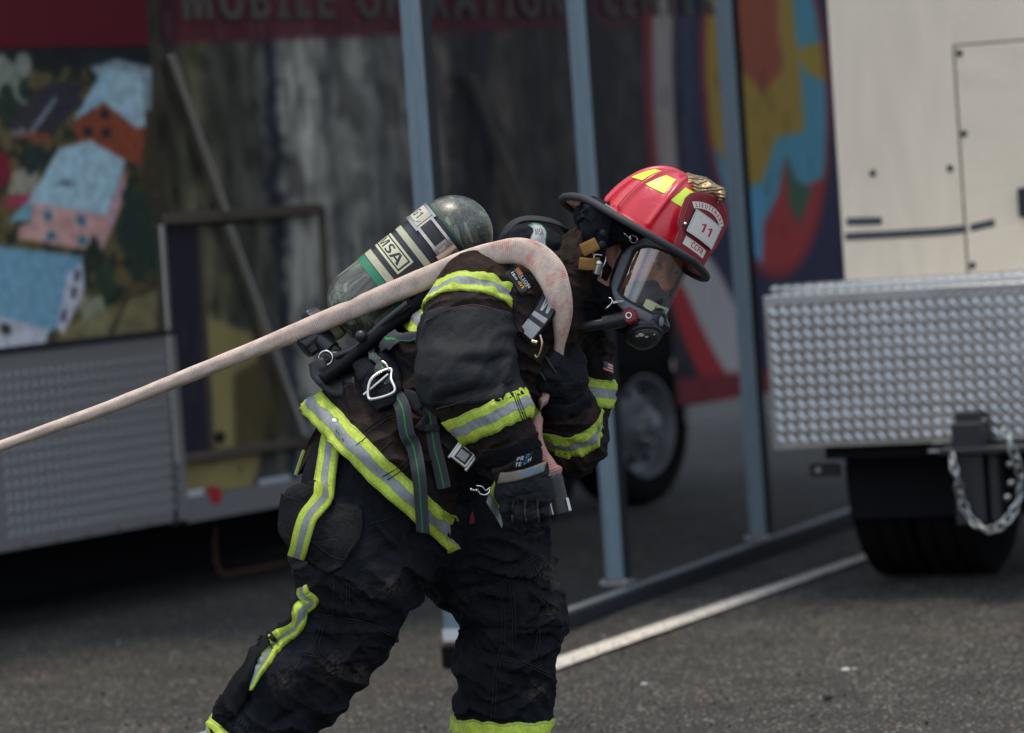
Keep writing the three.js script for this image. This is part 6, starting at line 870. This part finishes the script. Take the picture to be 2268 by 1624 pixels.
// ---------------------------------------------------------------- air pack
{
  const pack = thing('air_pack', 'scuffed air cylinder on a black back frame worn on the firefighter\'s back', 'air pack', J(870, 640, -0.02).applyMatrix4(FIG));
  const d0 = -0.02, top0 = J(1005, 519, d0), ax = V(0.786, 0.617, 0).normalize(), pp = V(0.617, -0.786, 0).normalize(), r = RP(87, d0), s = (px) => RP(px, d0);
  const carbon = dataTex(512, (u, v) => { const sc = Math.abs(n3(u * 60, v * 10, 3)) < 0.03 ? 38 : 0, sc2 = Math.abs(n3(u * 20 + 9, v * 70, 7)) < 0.022 ? 44 : 0, sc3 = Math.abs(n3(u * 45 + v * 45, v * 14 - u * 14, 5)) < 0.03 ? 30 : 0; const m = tn(u, v, 5, 3) * 16 + tn(u, v, 20, 5) * 14 + tn(u, v, 70, 6) * 8; const pale = tn(u, v, 6, 31) > 0.5 ? 34 : 0; const q = 66 + m * 1.5 + sc + sc2 + sc3 + pale * 1.2; return [clamp(q * 0.95, 0, 255), clamp(q * 1.02, 0, 255), clamp(q * 0.87, 0, 255)]; });
  const carbonB = dataTex(256, (u, v) => { const q = 128 + 40 * Math.sin((u * 14 + v * 6) * 2 * Math.PI) * 0.5 + 60 * tn(u, v, 30, 4); return [clamp(q, 0, 255), clamp(q, 0, 255), clamp(q, 0, 255)]; }, false);
  const prof = []; for (let i = 0; i <= 16; i++) { const a = i / 16 * Math.PI / 2; prof.push([r * Math.sin(a), s(87) * Math.cos(a)]); } prof.push([r, -s(130)]); prof.push([r, -s(255)]); for (let i = 1; i <= 12; i++) { const a = i / 12 * Math.PI / 2; prof.push([lerp(s(26), r, Math.cos(a)), -s(255) - s(66) * Math.sin(a)]); } prof.push([s(25), -s(330)]); prof.push([s(24), -s(350)]); prof.push([0, -s(351)]); prof.reverse();
  const cylM = phys({ map: rep(carbon, 2, 1.4), bumpMap: rep(carbonB, 3, 2), bumpScale: 0.0006, roughness: 0.42, clearcoat: 0.45, clearcoatRoughness: 0.3 });
  const tank = fpart('air_cylinder', latheAlong(top0, ax, prof, 72), cylM, pack, 'scratched grey-green carbon air cylinder');
  const wrap = (s0, s1, t0, t1, g, uvf) => { const n = Math.max(8, Math.round((t1 - t0) / 5)), P = []; for (let i = 0; i <= n; i++) { const th = (t0 + (t1 - t0) * i / n) * Math.PI / 180, row = []; for (let j = 0; j <= 4; j++) { const q = lerp(s1, s0, j / 4); row.push(top0.clone().addScaledVector(ax, -s(q)).addScaledVector(V(0, 0, Math.cos(th)).addScaledVector(pp, Math.sin(th)), r + g)); } P.push(row); } return gridGeo(P, uvf ?? ((i, j) => [i / n, j / 4])); };
  const green = std({ color: lin(0.012, 0.17, 0.085), roughness: 0.5 }), cream = std({ color: lin(0.52, 0.52, 0.36), roughness: 0.55, map: rep(clothTone, 3, 1) }), blk = std({ color: lin(0.014, 0.016, 0.022), roughness: 0.45, map: rep(clothTone, 3, 1) });
  const sleeve = fpart('label_sleeve', wrap(2, 201, -180, 180, 0.0008), blk, tank, 'black label sleeve');
  fpart('green_ring', wrap(184, 202, -180, 180, 0.0016), green, sleeve); fpart('green_ring', wrap(-1, 4, -180, 180, 0.0014), std({ color: lin(0.02, 0.09, 0.05), roughness: 0.5 }), sleeve);
  fpart('cream_ring', wrap(165, 182, -180, 180, 0.0016), cream, sleeve); fpart('cream_ring', wrap(80, 95, -180, 180, 0.0016), cream, sleeve);
  const msa = canvasTex(320, 140, (g, w, h) => { g.fillStyle = 'rgb(196,196,160)'; g.fillRect(0, 0, w, h); g.fillStyle = 'rgb(26,28,34)'; g.fillRect(10, 16, w - 20, h - 32); g.fillStyle = 'rgb(196,196,160)'; g.fillRect(20, 26, w - 40, h - 52); g.fillStyle = 'rgb(26,28,34)'; g.font = 'bold 98px sans-serif'; g.textAlign = 'center'; g.save(); g.translate(w / 2, 106); g.scale(1.22, 1); g.fillText('MSA', 0, 0); g.restore(); });
  fpart('maker_label', wrap(108, 152, -92, -2, 0.0018, null), std({ map: msa, roughness: 0.5 }), sleeve, 'cream label with large black letters');
  fpart('maker_label', wrap(98, 108, -60, -18, 0.0017), blk, sleeve);
  // bracket: cream plate with line pattern, steel latch
  const gt = canvasTex(220, 160, (g, w, h) => { g.fillStyle = 'rgb(186,184,166)'; g.fillRect(0, 0, w, h); g.strokeStyle = 'rgb(60,62,62)'; g.lineWidth = 7; g.strokeRect(16, 16, w - 32, h - 32); g.font = 'bold 84px sans-serif'; g.fillStyle = 'rgb(70,72,70)'; g.fillText('G1', 60, 112); g.strokeStyle = 'rgb(30,120,74)'; g.lineWidth = 6; g.beginPath(); g.moveTo(30, h - 26); g.lineTo(w - 60, h - 26); g.lineTo(w - 26, h - 60); g.stroke(); g.strokeStyle = 'rgba(90,90,86,0.8)'; g.lineWidth = 3; for (let k = 0; k < 9; k++) { g.beginPath(); g.moveTo(24, 30 + k * 12); g.lineTo(54, 30 + k * 12); g.stroke(); g.beginPath(); g.moveTo(166, 30 + k * 12); g.lineTo(196, 30 + k * 12); g.stroke(); } });
  const br = fpart('band_plate', wrap(6, 60, -96, -36, 0.006, null), std({ map: gt, roughness: 0.5 }), pack, 'pale plate of the cylinder band');
  fpart('cylinder_band', merge([wrap(14, 54, -180, 180, 0.0035), wrap(6, 12, -98, -34, 0.0075), wrap(54, 61, -98, -34, 0.0075)]), M.aluDull, pack, 'metal band round the cylinder');
  const scuffSteel = std({ color: lin(0.48, 0.44, 0.40), roughness: 0.38, metalness: 0.9, roughnessMap: metalScuff });
  const latch = fpart('band_latch', merge([wrap(14, 20, -36, 12, 0.013), wrap(50, 57, -34, 14, 0.013), wrap(22, 58, 0, 44, 0.012), wrap(14, 62, 10, 18, 0.015), wrap(28, 54, 40, 52, 0.009)]), scuffSteel, pack, 'worn steel latch');
  fpart('latch_slot', wrap(20, 50, -32, 2, 0.0095), M.black, latch);
  const lt = new THREE.Matrix4(); fpart('latch_side', merge([wrap(13.5, 14, -36, 12, 0.006), wrap(20, 20.5, -36, 0, 0.008)]), scuffSteel, latch);
  const et = canvasTex(128, 64, (g) => { g.fillStyle = 'rgb(190,176,160)'; g.fillRect(0, 0, 128, 64); g.fillStyle = 'rgb(120,112,104)'; g.font = 'bold 40px sans-serif'; g.fillText('MSA', 18, 46); });
  fpart('latch_print', wrap(32, 50, 6, 32, 0.0126), std({ map: et, metalness: 0.8, roughness: 0.42 }), latch);
  // neck, valve and handwheel
  const end = top0.clone().addScaledVector(ax, -s(351)); const at = (x, y, d) => J(x, y, d);
  const valve = fpart('valve', merge([cyl(end, end.clone().addScaledVector(ax, -0.045), 0.021, 0.024), cyl(at(700, 742, 0.01), at(735, 775, 0.03), 0.022, 0.02), ball(at(716, 752, 0.0), 0.026), cyl(at(735, 770, 0.02), at(760, 800, 0.02), 0.015)]), maskM.plastic, pack, 'black cylinder valve');
  const hw = (c, axis, R, L, name, lab) => { const g = latheAlong(c, axis, [[0, -L], [R * 0.8, -L], [R, -L * 0.8], [R, L * 0.7], [R * 0.85, L], [0, L]], 48); const p = g.attributes.position; for (let k = 0; k < p.count; k++) { const q = V().fromBufferAttribute(p, k).sub(c), h = q.dot(axis), rr = q.clone().addScaledVector(axis, -h); if (rr.length() > R * 0.9) { const u = axis.clone().cross(V(0, 1, 0.3)).normalize(), w = axis.clone().cross(u); const an = Math.atan2(rr.dot(u), rr.dot(w)); rr.multiplyScalar(0.93 + 0.07 * Math.sign(Math.sin(an * 5))); q.copy(rr).addScaledVector(axis, h).add(c); p.setXYZ(k, q.x, q.y, q.z); } } g.computeVertexNormals(); return fpart(name, g, maskM.plastic, valve, lab); };
  hw(at(696, 712, -0.005), V(-0.8, -0.3, 0.5).normalize(), 0.029, 0.018, 'handwheel', 'upper black knob'); hw(at(686, 758, 0.01), V(-0.75, -0.62, 0.2).normalize(), 0.030, 0.022, 'handwheel', 'black valve handwheel');
  fpart('pale_collar', latheAlong(end.clone().addScaledVector(ax, s(14)), ax.clone().negate(), [[s(27), -0.012], [s(28), 0], [s(25), 0.014]], 32), std({ color: lin(0.30, 0.30, 0.17), roughness: 0.5 }), tank, 'pale yellow collar at the neck');
  const gx = V(-0.25, -0.05, 1).normalize(), gc = at(723, 793, 0.06);
  const port = fpart('quick_fill_port', merge([latheAlong(gc, gx, [[0.017, -0.03], [0.018, -0.004], [0.0185, 0.004], [0.016, 0.007], [0.0135, 0.005], [0.0125, 0.003], [0.0125, 0.001], [0, 0.001]], 36)]), M.chrome, pack, 'round chrome fitting');
  fpart('port_cap', latheAlong(gc.clone().addScaledVector(gx, 0.002), gx, [[0.0105, 0], [0.0105, 0.0025], [0.006, 0.0035], [0, 0.0025]], 28), maskM.plastic, port); fpart('port_body', cyl(gc.clone().addScaledVector(gx, -0.03), at(760, 800, 0.0), 0.022), maskM.plastic, port);
  // back frame under the cylinder
  const fp = spline([J(718, 842, 0), J(760, 812, 0), J(830, 752, 0), J(905, 692, 0), J(975, 628, 0)], 24);
  fpart('back_plate', strapGeo(fp, Array(24).fill(V(-0.617, 0.786, 0).normalize()), fp.map((_, i) => lerp(0.115, 0.10, i / 23)), 0.026), M.underbody, pack, 'black moulded back plate');
  const pl = (pts, w, th, N) => { const c = spline(pts, 20); return strapGeo(c, Array(20).fill(N.clone().normalize()), Array(20).fill(w), th); };
  fpart('lumbar_frame', merge([pl([J(705, 800, 0.05), J(712, 830, 0.06), J(740, 848, 0.07), J(790, 842, 0.09)], 0.022, 0.02, V(-0.6, 0.7, 0.4)), pl([J(720, 838, 0.07), J(745, 860, 0.085), J(790, 855, 0.11)], 0.02, 0.018, V(-0.4, 0.3, 0.9))]), M.black, pack, 'black lower frame');
  fpart('hose_block', merge([boxAt(0.07, 0.045, 0.07, J(752, 800, 0.02).x, J(752, 800, 0.02).y, 0.03, 0.01), tubeAlong([J(745, 790, 0.06), J(790, 770, 0.08), J(850, 715, 0.095), J(905, 672, 0.11)], 0.009, 30, 10), ball(J(800, 745, 0.10), 0.014)]), maskM.plastic, pack);
  // waist pad on the hip
  const pad = fpart('hip_pad', layRuled(fTorsoFull, [[795, 800], [790, 822], [800, 850], [818, 880], [830, 905], [850, 912]], [[858, 778], [880, 800], [890, 830], [892, 855], [884, 880], [872, 902]], 0.020, 40, 16), C.navy, pack, 'dark padded hip wing');
  const lay = (f, pts, off, n = 50) => layRibbon(f, pts, off, n, 7, -off + 0.003);
  fpart('side_strap', lay(fTorsoFull, [[772, 800, 13], [812, 775, 13], [870, 762, 13], [930, 756, 12], [960, 752, 12]], 0.024), webM, pack, 'dark strap with a green line running under the arm');
  const dz = (x, y, off) => { const h = onField(fTorsoFull, x, y, 0.5); return h.p.clone().addScaledVector(h.n, off); };
  const freeStrap = (pts, w, label, twist) => { const P = spline(pts, 60), Ns = P.map((_, i) => V(-0.35 + twist * Math.sin(i / 59 * 5), 0.05, 1).normalize()); return fpart('loose_strap', strapGeo(P, Ns, P.map(() => RP(w)), 0.0032), webM, pack, label); };
  const strapA = fpart('hip_strap', lay(fTorsoFull, [[826, 776, 15], [832, 800, 15], [841, 830, 15], [848, 850, 14]], 0.030, 40), webM, pack, 'strap feeding the triangular ring');
  freeStrap([dz(856, 862, 0.02), dz(874, 888, 0.018), dz(893, 920, 0.022), dz(898, 950, 0.03), dz(908, 990, 0.026), dz(920, 1050, 0.028), dz(928, 1110, 0.022), J(937, 1180, 0.215)], 17, 'long loose strap end hanging over the hem', 0.25);
  freeStrap([J(932, 812, 0.195), J(936, 850, 0.20), J(947, 890, 0.215), J(954, 930, 0.22), J(962, 985, 0.22), J(975, 1040, 0.222), J(984, 1082, 0.222)], 15.5, 'shorter loose strap end below the elbow', -0.2);
  fpart('strap_keeper', pl([J(940, 950, 0.226), J(957, 947, 0.228), J(974, 950, 0.226)], 0.007, 0.004, V(0, 0.1, 1)), webPlain, pack);
  const loopS = fpart('strap_tail', pl([dz(890, 872, 0.012), dz(905, 888, 0.02), dz(932, 912, 0.016)], 0.014, 0.004, V(-0.2, 0.3, 1)), webPlain, pack);
  { const q = (x, y) => dz(x, y, 0.036); const ring = spline([q(831, 872), q(846, 862), q(862, 850)], 3); fpart('triangle_ring', merge([tubeAlong([q(833, 862), q(862, 846), q(871, 868), q(869, 880), q(852, 892), q(842, 886)], 0.0033, 90, 8, true), tubeAlong([q(836, 872), q(866, 856)], 0.003, 12, 8), tubeAlong([q(862, 848), q(860, 832), q(856, 826)], 0.003, 12, 8)]), std({ color: lin(0.72, 0.70, 0.66), roughness: 0.28, metalness: 0.85 }), pack, 'bright metal triangular ring'); }
  // waist belt and buckle
  const belt = fpart('waist_belt', layRibbon(fTorsoFull, [[930, 930, 16], [980, 968, 16], [1030, 1008, 16], [1090, 1050, 16], [1120, 1072, 14]], 0.012, 40, 5, -0.006), webPlain, pack, 'black waist belt');
  { const c = dz(1018, 997, 0.028), h = onField(fTorsoFull, 1018, 997); const x = V(0.80, -0.60, 0).normalize(), n = V(-0.05, 0.05, 1).normalize(), y = n.clone().cross(x).normalize(); const mk = (w, hh, d, dx, dy, dzz, rr) => { const g = new RoundedBoxGeometry(w, hh, d, 3, rr); g.applyMatrix4(basisM(c.clone().addScaledVector(x, dx).addScaledVector(y, dy).addScaledVector(n, dzz), x, y, n)); return g; };
    const bk = fpart('belt_buckle', merge([mk(0.046, 0.044, 0.012, 0, 0, 0, 0.005), mk(0.008, 0.05, 0.01, -0.023, 0, 0, 0.003), mk(0.008, 0.05, 0.01, 0.023, 0, 0, 0.003)]), M.steel, pack, 'square chrome belt buckle'); fpart('buckle_button', mk(0.025, 0.024, 0.006, 0, 0, 0.006, 0.003), M.aluDull, bk); fpart('buckle_slot', mk(0.030, 0.029, 0.002, 0, 0, 0.0058, 0.0008), M.black, bk); }
  fpart('storm_flap', layRuled(fTorsoFull, [[1015, 1040], [1018, 1075], [1022, 1105]], [[1090, 1040], [1100, 1080], [1098, 1112]], 0.010, 20, 10), C.navy, pack);
  fpart('spring_hook', merge([tubeAlong([J(1043, 1083, 0.215), J(1050, 1086, 0.22), J(1058, 1086, 0.22), J(1064, 1094, 0.22), J(1076, 1096, 0.22), J(1084, 1090, 0.22), J(1085, 1080, 0.218)], 0.0022, 50, 7), tubeAlong([J(1056, 1076, 0.215), J(1068, 1078, 0.22), J(1076, 1086, 0.22), J(1086, 1080, 0.22)], 0.0019, 30, 7), ball(J(1044, 1084, 0.217), 0.0045), ball(J(1056, 1086, 0.221), 0.0042)]), M.chrome, pack, 'bright spring hooks at the coat front');
  // shoulder straps and yoke
  const lapel = canvasTex(128, 256, (g) => { g.fillStyle = 'rgb(150,152,156)'; g.fillRect(0, 0, 128, 256); for (let k = 0; k < 200; k++) { g.fillStyle = `rgba(70,72,78,${0.08 + 0.1 * rnd()})`; g.fillRect(rnd() * 128, rnd() * 256, 3 + 14 * rnd(), 2 + 5 * rnd()); } g.fillStyle = 'rgb(22,24,28)'; g.fillRect(0, 96, 128, 24); g.fillRect(0, 0, 10, 256); g.save(); g.translate(64, 200); g.rotate(0); g.fillStyle = 'rgb(22,24,28)'; g.fillRect(-64, -56, 128, 96); g.fillStyle = 'rgb(160,162,166)'; g.font = 'bold 88px sans-serif'; g.textAlign = 'center'; g.fillText('M', 0, 24); g.restore(); });
  { const P = spline([J(1232, 590, 0.10), J(1226, 640, 0.155), J(1206, 690, 0.175), J(1178, 728, 0.182), J(1160, 750, 0.182)], 30); const ns = P.map(() => V(-0.1, 0.25, 1).normalize()); const g = strapGeo(P, ns, P.map(() => RP(24)), 0.012); fpart('shoulder_strap', g, C.navy, pack, 'padded black shoulder strap');
    const P2 = P.slice(8, 28).map(p => p.clone().add(V(0, 0.002, 0.0075))); const Q = P2.map((p, i) => { const t = P2[Math.min(19, i + 1)].clone().sub(P2[Math.max(0, i - 1)]).normalize(), b = t.clone().cross(V(-0.1, 0.25, 1).normalize()).normalize(); return [-1, -0.5, 0, 0.5, 1].map(k => p.clone().addScaledVector(b, k * RP(19))); }); fpart('strap_print', gridGeo(Q, (i, j) => [j / 4, i / 19]), std({ map: lapel, roughness: 0.6 }), pack, 'grey reflective print with a dark letter'); }
  fpart('strap_clip', merge([tubeAlong([J(1196, 742, 0.195), J(1200, 760, 0.198), J(1196, 780, 0.197), J(1188, 792, 0.195), J(1184, 786, 0.195)], 0.003, 40, 7), cyl(J(1178, 757, 0.195), J(1190, 760, 0.198), 0.006)]), std({ color: lin(0.5, 0.42, 0.26), roughness: 0.25, metalness: 1 }), pack, 'brassy spring clip');
  fpart('strap_end', cyl(J(1121, 800, 0.20), J(1133, 788, 0.205), 0.0065), M.steel, pack);
  fpart('yoke_strap', pl([J(1100, 545, 0.0), J(1118, 515, 0.01), J(1150, 488, 0.01), J(1200, 486, 0.01), J(1245, 500, 0.0), J(1262, 522, -0.02)], 0.016, 0.005, V(0, 1, 0.35)), webPlain, pack, 'black carrying strap over the shoulders');
  const yk = canvasTex(160, 128, (g) => { g.fillStyle = 'rgb(30,110,66)'; g.fillRect(0, 0, 160, 128); g.fillStyle = 'rgb(150,152,154)'; g.fillRect(10, 8, 140, 112); g.fillStyle = 'rgb(40,42,46)'; g.font = 'bold 44px sans-serif'; g.fillText('MSA', 34, 60); for (let k = 0; k < 60; k++) { g.fillStyle = 'rgba(50,56,80,0.25)'; g.fillRect(50 + rnd() * 90, 50 + rnd() * 60, 6 + 12 * rnd(), 2 + 4 * rnd()); } });
  { const a = spline([J(1166, 500, 0.045), J(1182, 494, 0.05), J(1198, 496, 0.045)], 10), b = spline([J(1186, 548, 0.085), J(1206, 552, 0.09), J(1222, 560, 0.085)], 10); const Q = a.map((p, i) => Array.from({ length: 8 }, (_, j) => p.clone().lerp(b[i], j / 7).add(V(0.006 * Math.sin(j * 0.9), 0, 0.010 * Math.sin(j / 7 * 3.1))))); const Q2 = Q.map(r => r.map(p => p.clone().add(V(-0.003, -0.002, -0.008)))); fpart('yoke_print', gridGeo(Q, (i, j) => [i / 9, 1 - j / 7]), std({ map: yk, roughness: 0.6 }), pack, 'grey printed panel edged in green'); fpart('yoke_pad', gridGeo(Q2), C.navy, pack); }
  fpart('yoke', meshField(displaced(smins([boneV(J(1110, 560, 0.03), 0.03, J(1180, 535, 0.02), 0.036), boneV(J(1180, 535, 0.02), 0.034, J(1235, 560, 0.03), 0.034), boneV(J(1150, 530, 0.04), 0.024, J(1210, 545, 0.05), 0.026)], 0.03), [lumps(0.03, 0.003, 3)]), J(1170, 540, 0).add(V(-0.14, -0.1, -0.08)), J(1170, 540, 0).add(V(0.14, 0.1, 0.12)), 0.005), C.navy, pack, 'black padded yoke behind the neck');
}

// ---------------------------------------------------------------- fire hose
{
  const hose = thing('fire_hose', 'flat cream fire hose worn red, pulled over the shoulder down to a black coupling', 'hose', J(1100, 570, 0.12).applyMatrix4(FIG));
  // x, y, depth, half width seen, half width in depth (px)
  const st = [[-260, 1080, -0.20, 12, 25], [-60, 1010, -0.16, 12.5, 25], [0, 989, -0.15, 12.5, 25], [120, 946, -0.12, 13.5, 25], [240, 903, -0.09, 15, 25], [360, 855, -0.06, 16, 25], [480, 807, -0.03, 17, 24], [600, 759, 0.0, 19, 24], [720, 710, 0.03, 22, 22], [840, 660, 0.065, 24, 20], [960, 610, 0.10, 25, 18], [1040, 577, 0.125, 25, 17], [1100, 561, 0.138, 26, 15], [1150, 556, 0.148, 29, 13], [1190, 571, 0.16, 32, 11], [1219, 604, 0.172, 33, 10], [1235, 645, 0.178, 30, 10], [1243, 690, 0.17, 25, 12], [1243, 730, 0.15, 18, 16], [1238, 770, 0.125, 12, 19], [1230, 810, 0.105, 14, 19], [1216, 850, 0.09, 13, 18], [1202, 890, 0.10, 11, 18], [1192, 930, 0.12, 11, 18], [1188, 970, 0.15, 14, 19], [1196, 1010, 0.17, 20, 20], [1212, 1040, 0.18, 23, 21], [1220, 1062, 0.18, 23, 21]];
  const c = new THREE.CatmullRomCurve3(st.map(q => J(q[0], q[1], q[2])), false, 'centripetal'), n = 420, nr = 28, P = [], L = [0]; const W = new THREE.CatmullRomCurve3(st.map(q => V(RP(q[3]), RP(q[4]), 0)), false, 'centripetal');
  const pts = [], wid = []; for (let i = 0; i <= n; i++) { const t = i / n; pts.push(c.getPoint(t)); wid.push(W.getPoint(t)); }
  for (let i = 0; i <= n; i++) { if (i) L.push(L[i - 1] + pts[i].distanceTo(pts[i - 1])); const t = pts[Math.min(n, i + 1)].clone().sub(pts[Math.max(0, i - 1)]).normalize(), b = V(0, 0, 1).cross(t).normalize(), z = t.clone().cross(b).normalize(); const row = []; const wob = 1 + 0.025 * n3(L[i] * 9, 0, 4); const tw = 0.25 * n3(L[i] * 3, 7, 1) * sstep(0.2, 0.8, L[i]); 
    for (let k = 0; k <= nr; k++) { const a = k / nr * 2 * Math.PI + tw, ca = Math.cos(a), sa = Math.sin(a), e = 0.8; const x = Math.sign(ca) * Math.pow(Math.abs(ca), e), y = Math.sign(sa) * Math.pow(Math.abs(sa), e); const du = 1 + 0.02 * n3(L[i] * 14, k * 0.4, 9); row.push(pts[i].clone().addScaledVector(b, x * wid[i].x * wob * du).addScaledVector(z, y * wid[i].y * du)); } P.push(row); }
  const total = L[n], TW_ = 2048, TH_ = 128;
  const sL = (x0) => { let best = 0, bd = 9; for (let i = 0; i <= n; i++) { const q = Math.abs(pts[i].distanceTo(J(x0[0], x0[1], x0[2]))); if (q < bd) { bd = q; best = L[i]; } } return best / total; };
  const ht = canvasTex(TW_, TH_, (g) => { const im = g.createImageData(TW_, TH_); const sh0 = sL([1130, 557, 0.14]), sh1 = sL([1243, 730, 0.15]), low = sL([1200, 890, 0.14]);
    for (let j = 0; j < TH_; j++) for (let i = 0; i < TW_; i++) { const u = i / TW_, v = j / TH_, o = (j * TW_ + i) * 4; const rib = (i % 4 < 2 ? 1 : 0.94); const d = 1 + 0.06 * n2d(i * 0.02, j * 0.03) + 0.05 * n2d(i * 0.1, j * 0.12); let r = 204, gg = 184, b = 168; 
      const patch = sstep(-0.1, 1.0, n2d(u * 30, v * 3.4 + 4) * 0.75 + 0.3 * n2d(u * 130, v * 9)); const zone = u > sh0 - 0.02 && u < sh1 + 0.02 ? 1 : 0.16; const hand = 0.85 * sstep(low - 0.05, low + 0.03, u); let k = clamp(Math.max(patch * zone, hand + 0.2 * patch), 0, 1); k *= (i % 4 < 2 ? 0.45 : 0.7); const dk = sstep(low - 0.02, low + 0.02, u); r = lerp(r, lerp(192, 140, dk), k); gg = lerp(gg, lerp(100, 66, dk), k); b = lerp(b, lerp(94, 58, dk), k);  // lower run redder, and darker with its shade put into the colour
      const line = Math.exp(-(((v - 0.27) / 0.05) ** 2)) * 0.25 * (0.5 + 0.5 * n2d(i * 0.02, 3)); r = lerp(r, 176, line); gg = lerp(gg, 104, line); b = lerp(b, 96, line); const grey = 0.25 * sstep(0.2, 0.8, n2d(u * 40 + 9, v * 4)); r = lerp(r, 150, grey); gg = lerp(gg, 146, grey); b = lerp(b, 146, grey);
      im.data[o] = clamp(r * rib * d, 0, 255); im.data[o + 1] = clamp(gg * rib * d, 0, 255); im.data[o + 2] = clamp(b * rib * d, 0, 255); im.data[o + 3] = 255; } g.putImageData(im, 0, 0); });
  const ribB = dataTex(64, (u, v) => { const q = 128 + 100 * Math.sin(u * 2 * Math.PI * 8) * (0.7 + 0.3 * Math.sin(v * 2 * Math.PI * 16)); return [q, q, q]; }, false);
  fpart('hose_jacket', gridGeo(P, (i, j) => [L[i] / total, j / nr]), std({ map: ht, bumpMap: rep(ribB, total / 0.035, 6), bumpScale: 0.0005, roughness: 0.9 }), hose, 'woven jacket, cream with red scuffs');
  // coupling
  const a = J(1218, 1050, 0.18), b = J(1240, 1142, 0.185), d = b.clone().sub(a).normalize(), k = a.distanceTo(b);
  const worn = dataTex(256, (u, v) => { const e = sstep(0.14, 0.06, v) + sstep(0.93, 0.985, v); const w = tn(u, v, 18, 6) * 0.6 + 0.4 * tn(u, v, 60, 2); const m = e * 0.9 + w > 0.75 ? 1 : 0; const q = m ? 168 + 20 * w : 44 + 8 * w; return [q, q, q * 0.97]; });
  const cp = fpart('coupling', latheAlong(a, d, [[RP(20), 0], [RP(25), 0.002], [RP(26), 0.012], [RP(25.5), 0.02], [RP(25.5), k * 0.58], [RP(24.6), k * 0.60], [RP(26), k * 0.62], [RP(26.5), k * 0.95], [RP(25), k], [RP(19), k], [RP(18.5), k - 0.03]], 48), std({ map: worn, roughness: 0.5, metalness: 0.2 }), hose, 'black metal coupling with worn bright edges');
  for (let q = 0; q < 4; q++) { const th = q / 4 * 2 * Math.PI + 0.95, u = d.clone().cross(V(0, 0, 1)).normalize(), w = u.clone().cross(d); const dir = u.clone().multiplyScalar(Math.cos(th)).addScaledVector(w, Math.sin(th)); const g = new RoundedBoxGeometry(0.010, 0.030, 0.007, 2, 0.002); g.applyMatrix4(basisM(a.clone().addScaledVector(d, k * 0.80).addScaledVector(dir, RP(27.5)), dir.clone().cross(d).normalize(), d, dir)); fpart('lug', g, M.steel, cp); }
}
scene.traverse(o => { if (o.isMesh) o.castShadow = o.receiveShadow = true; });
renderer.render(scene, camera);
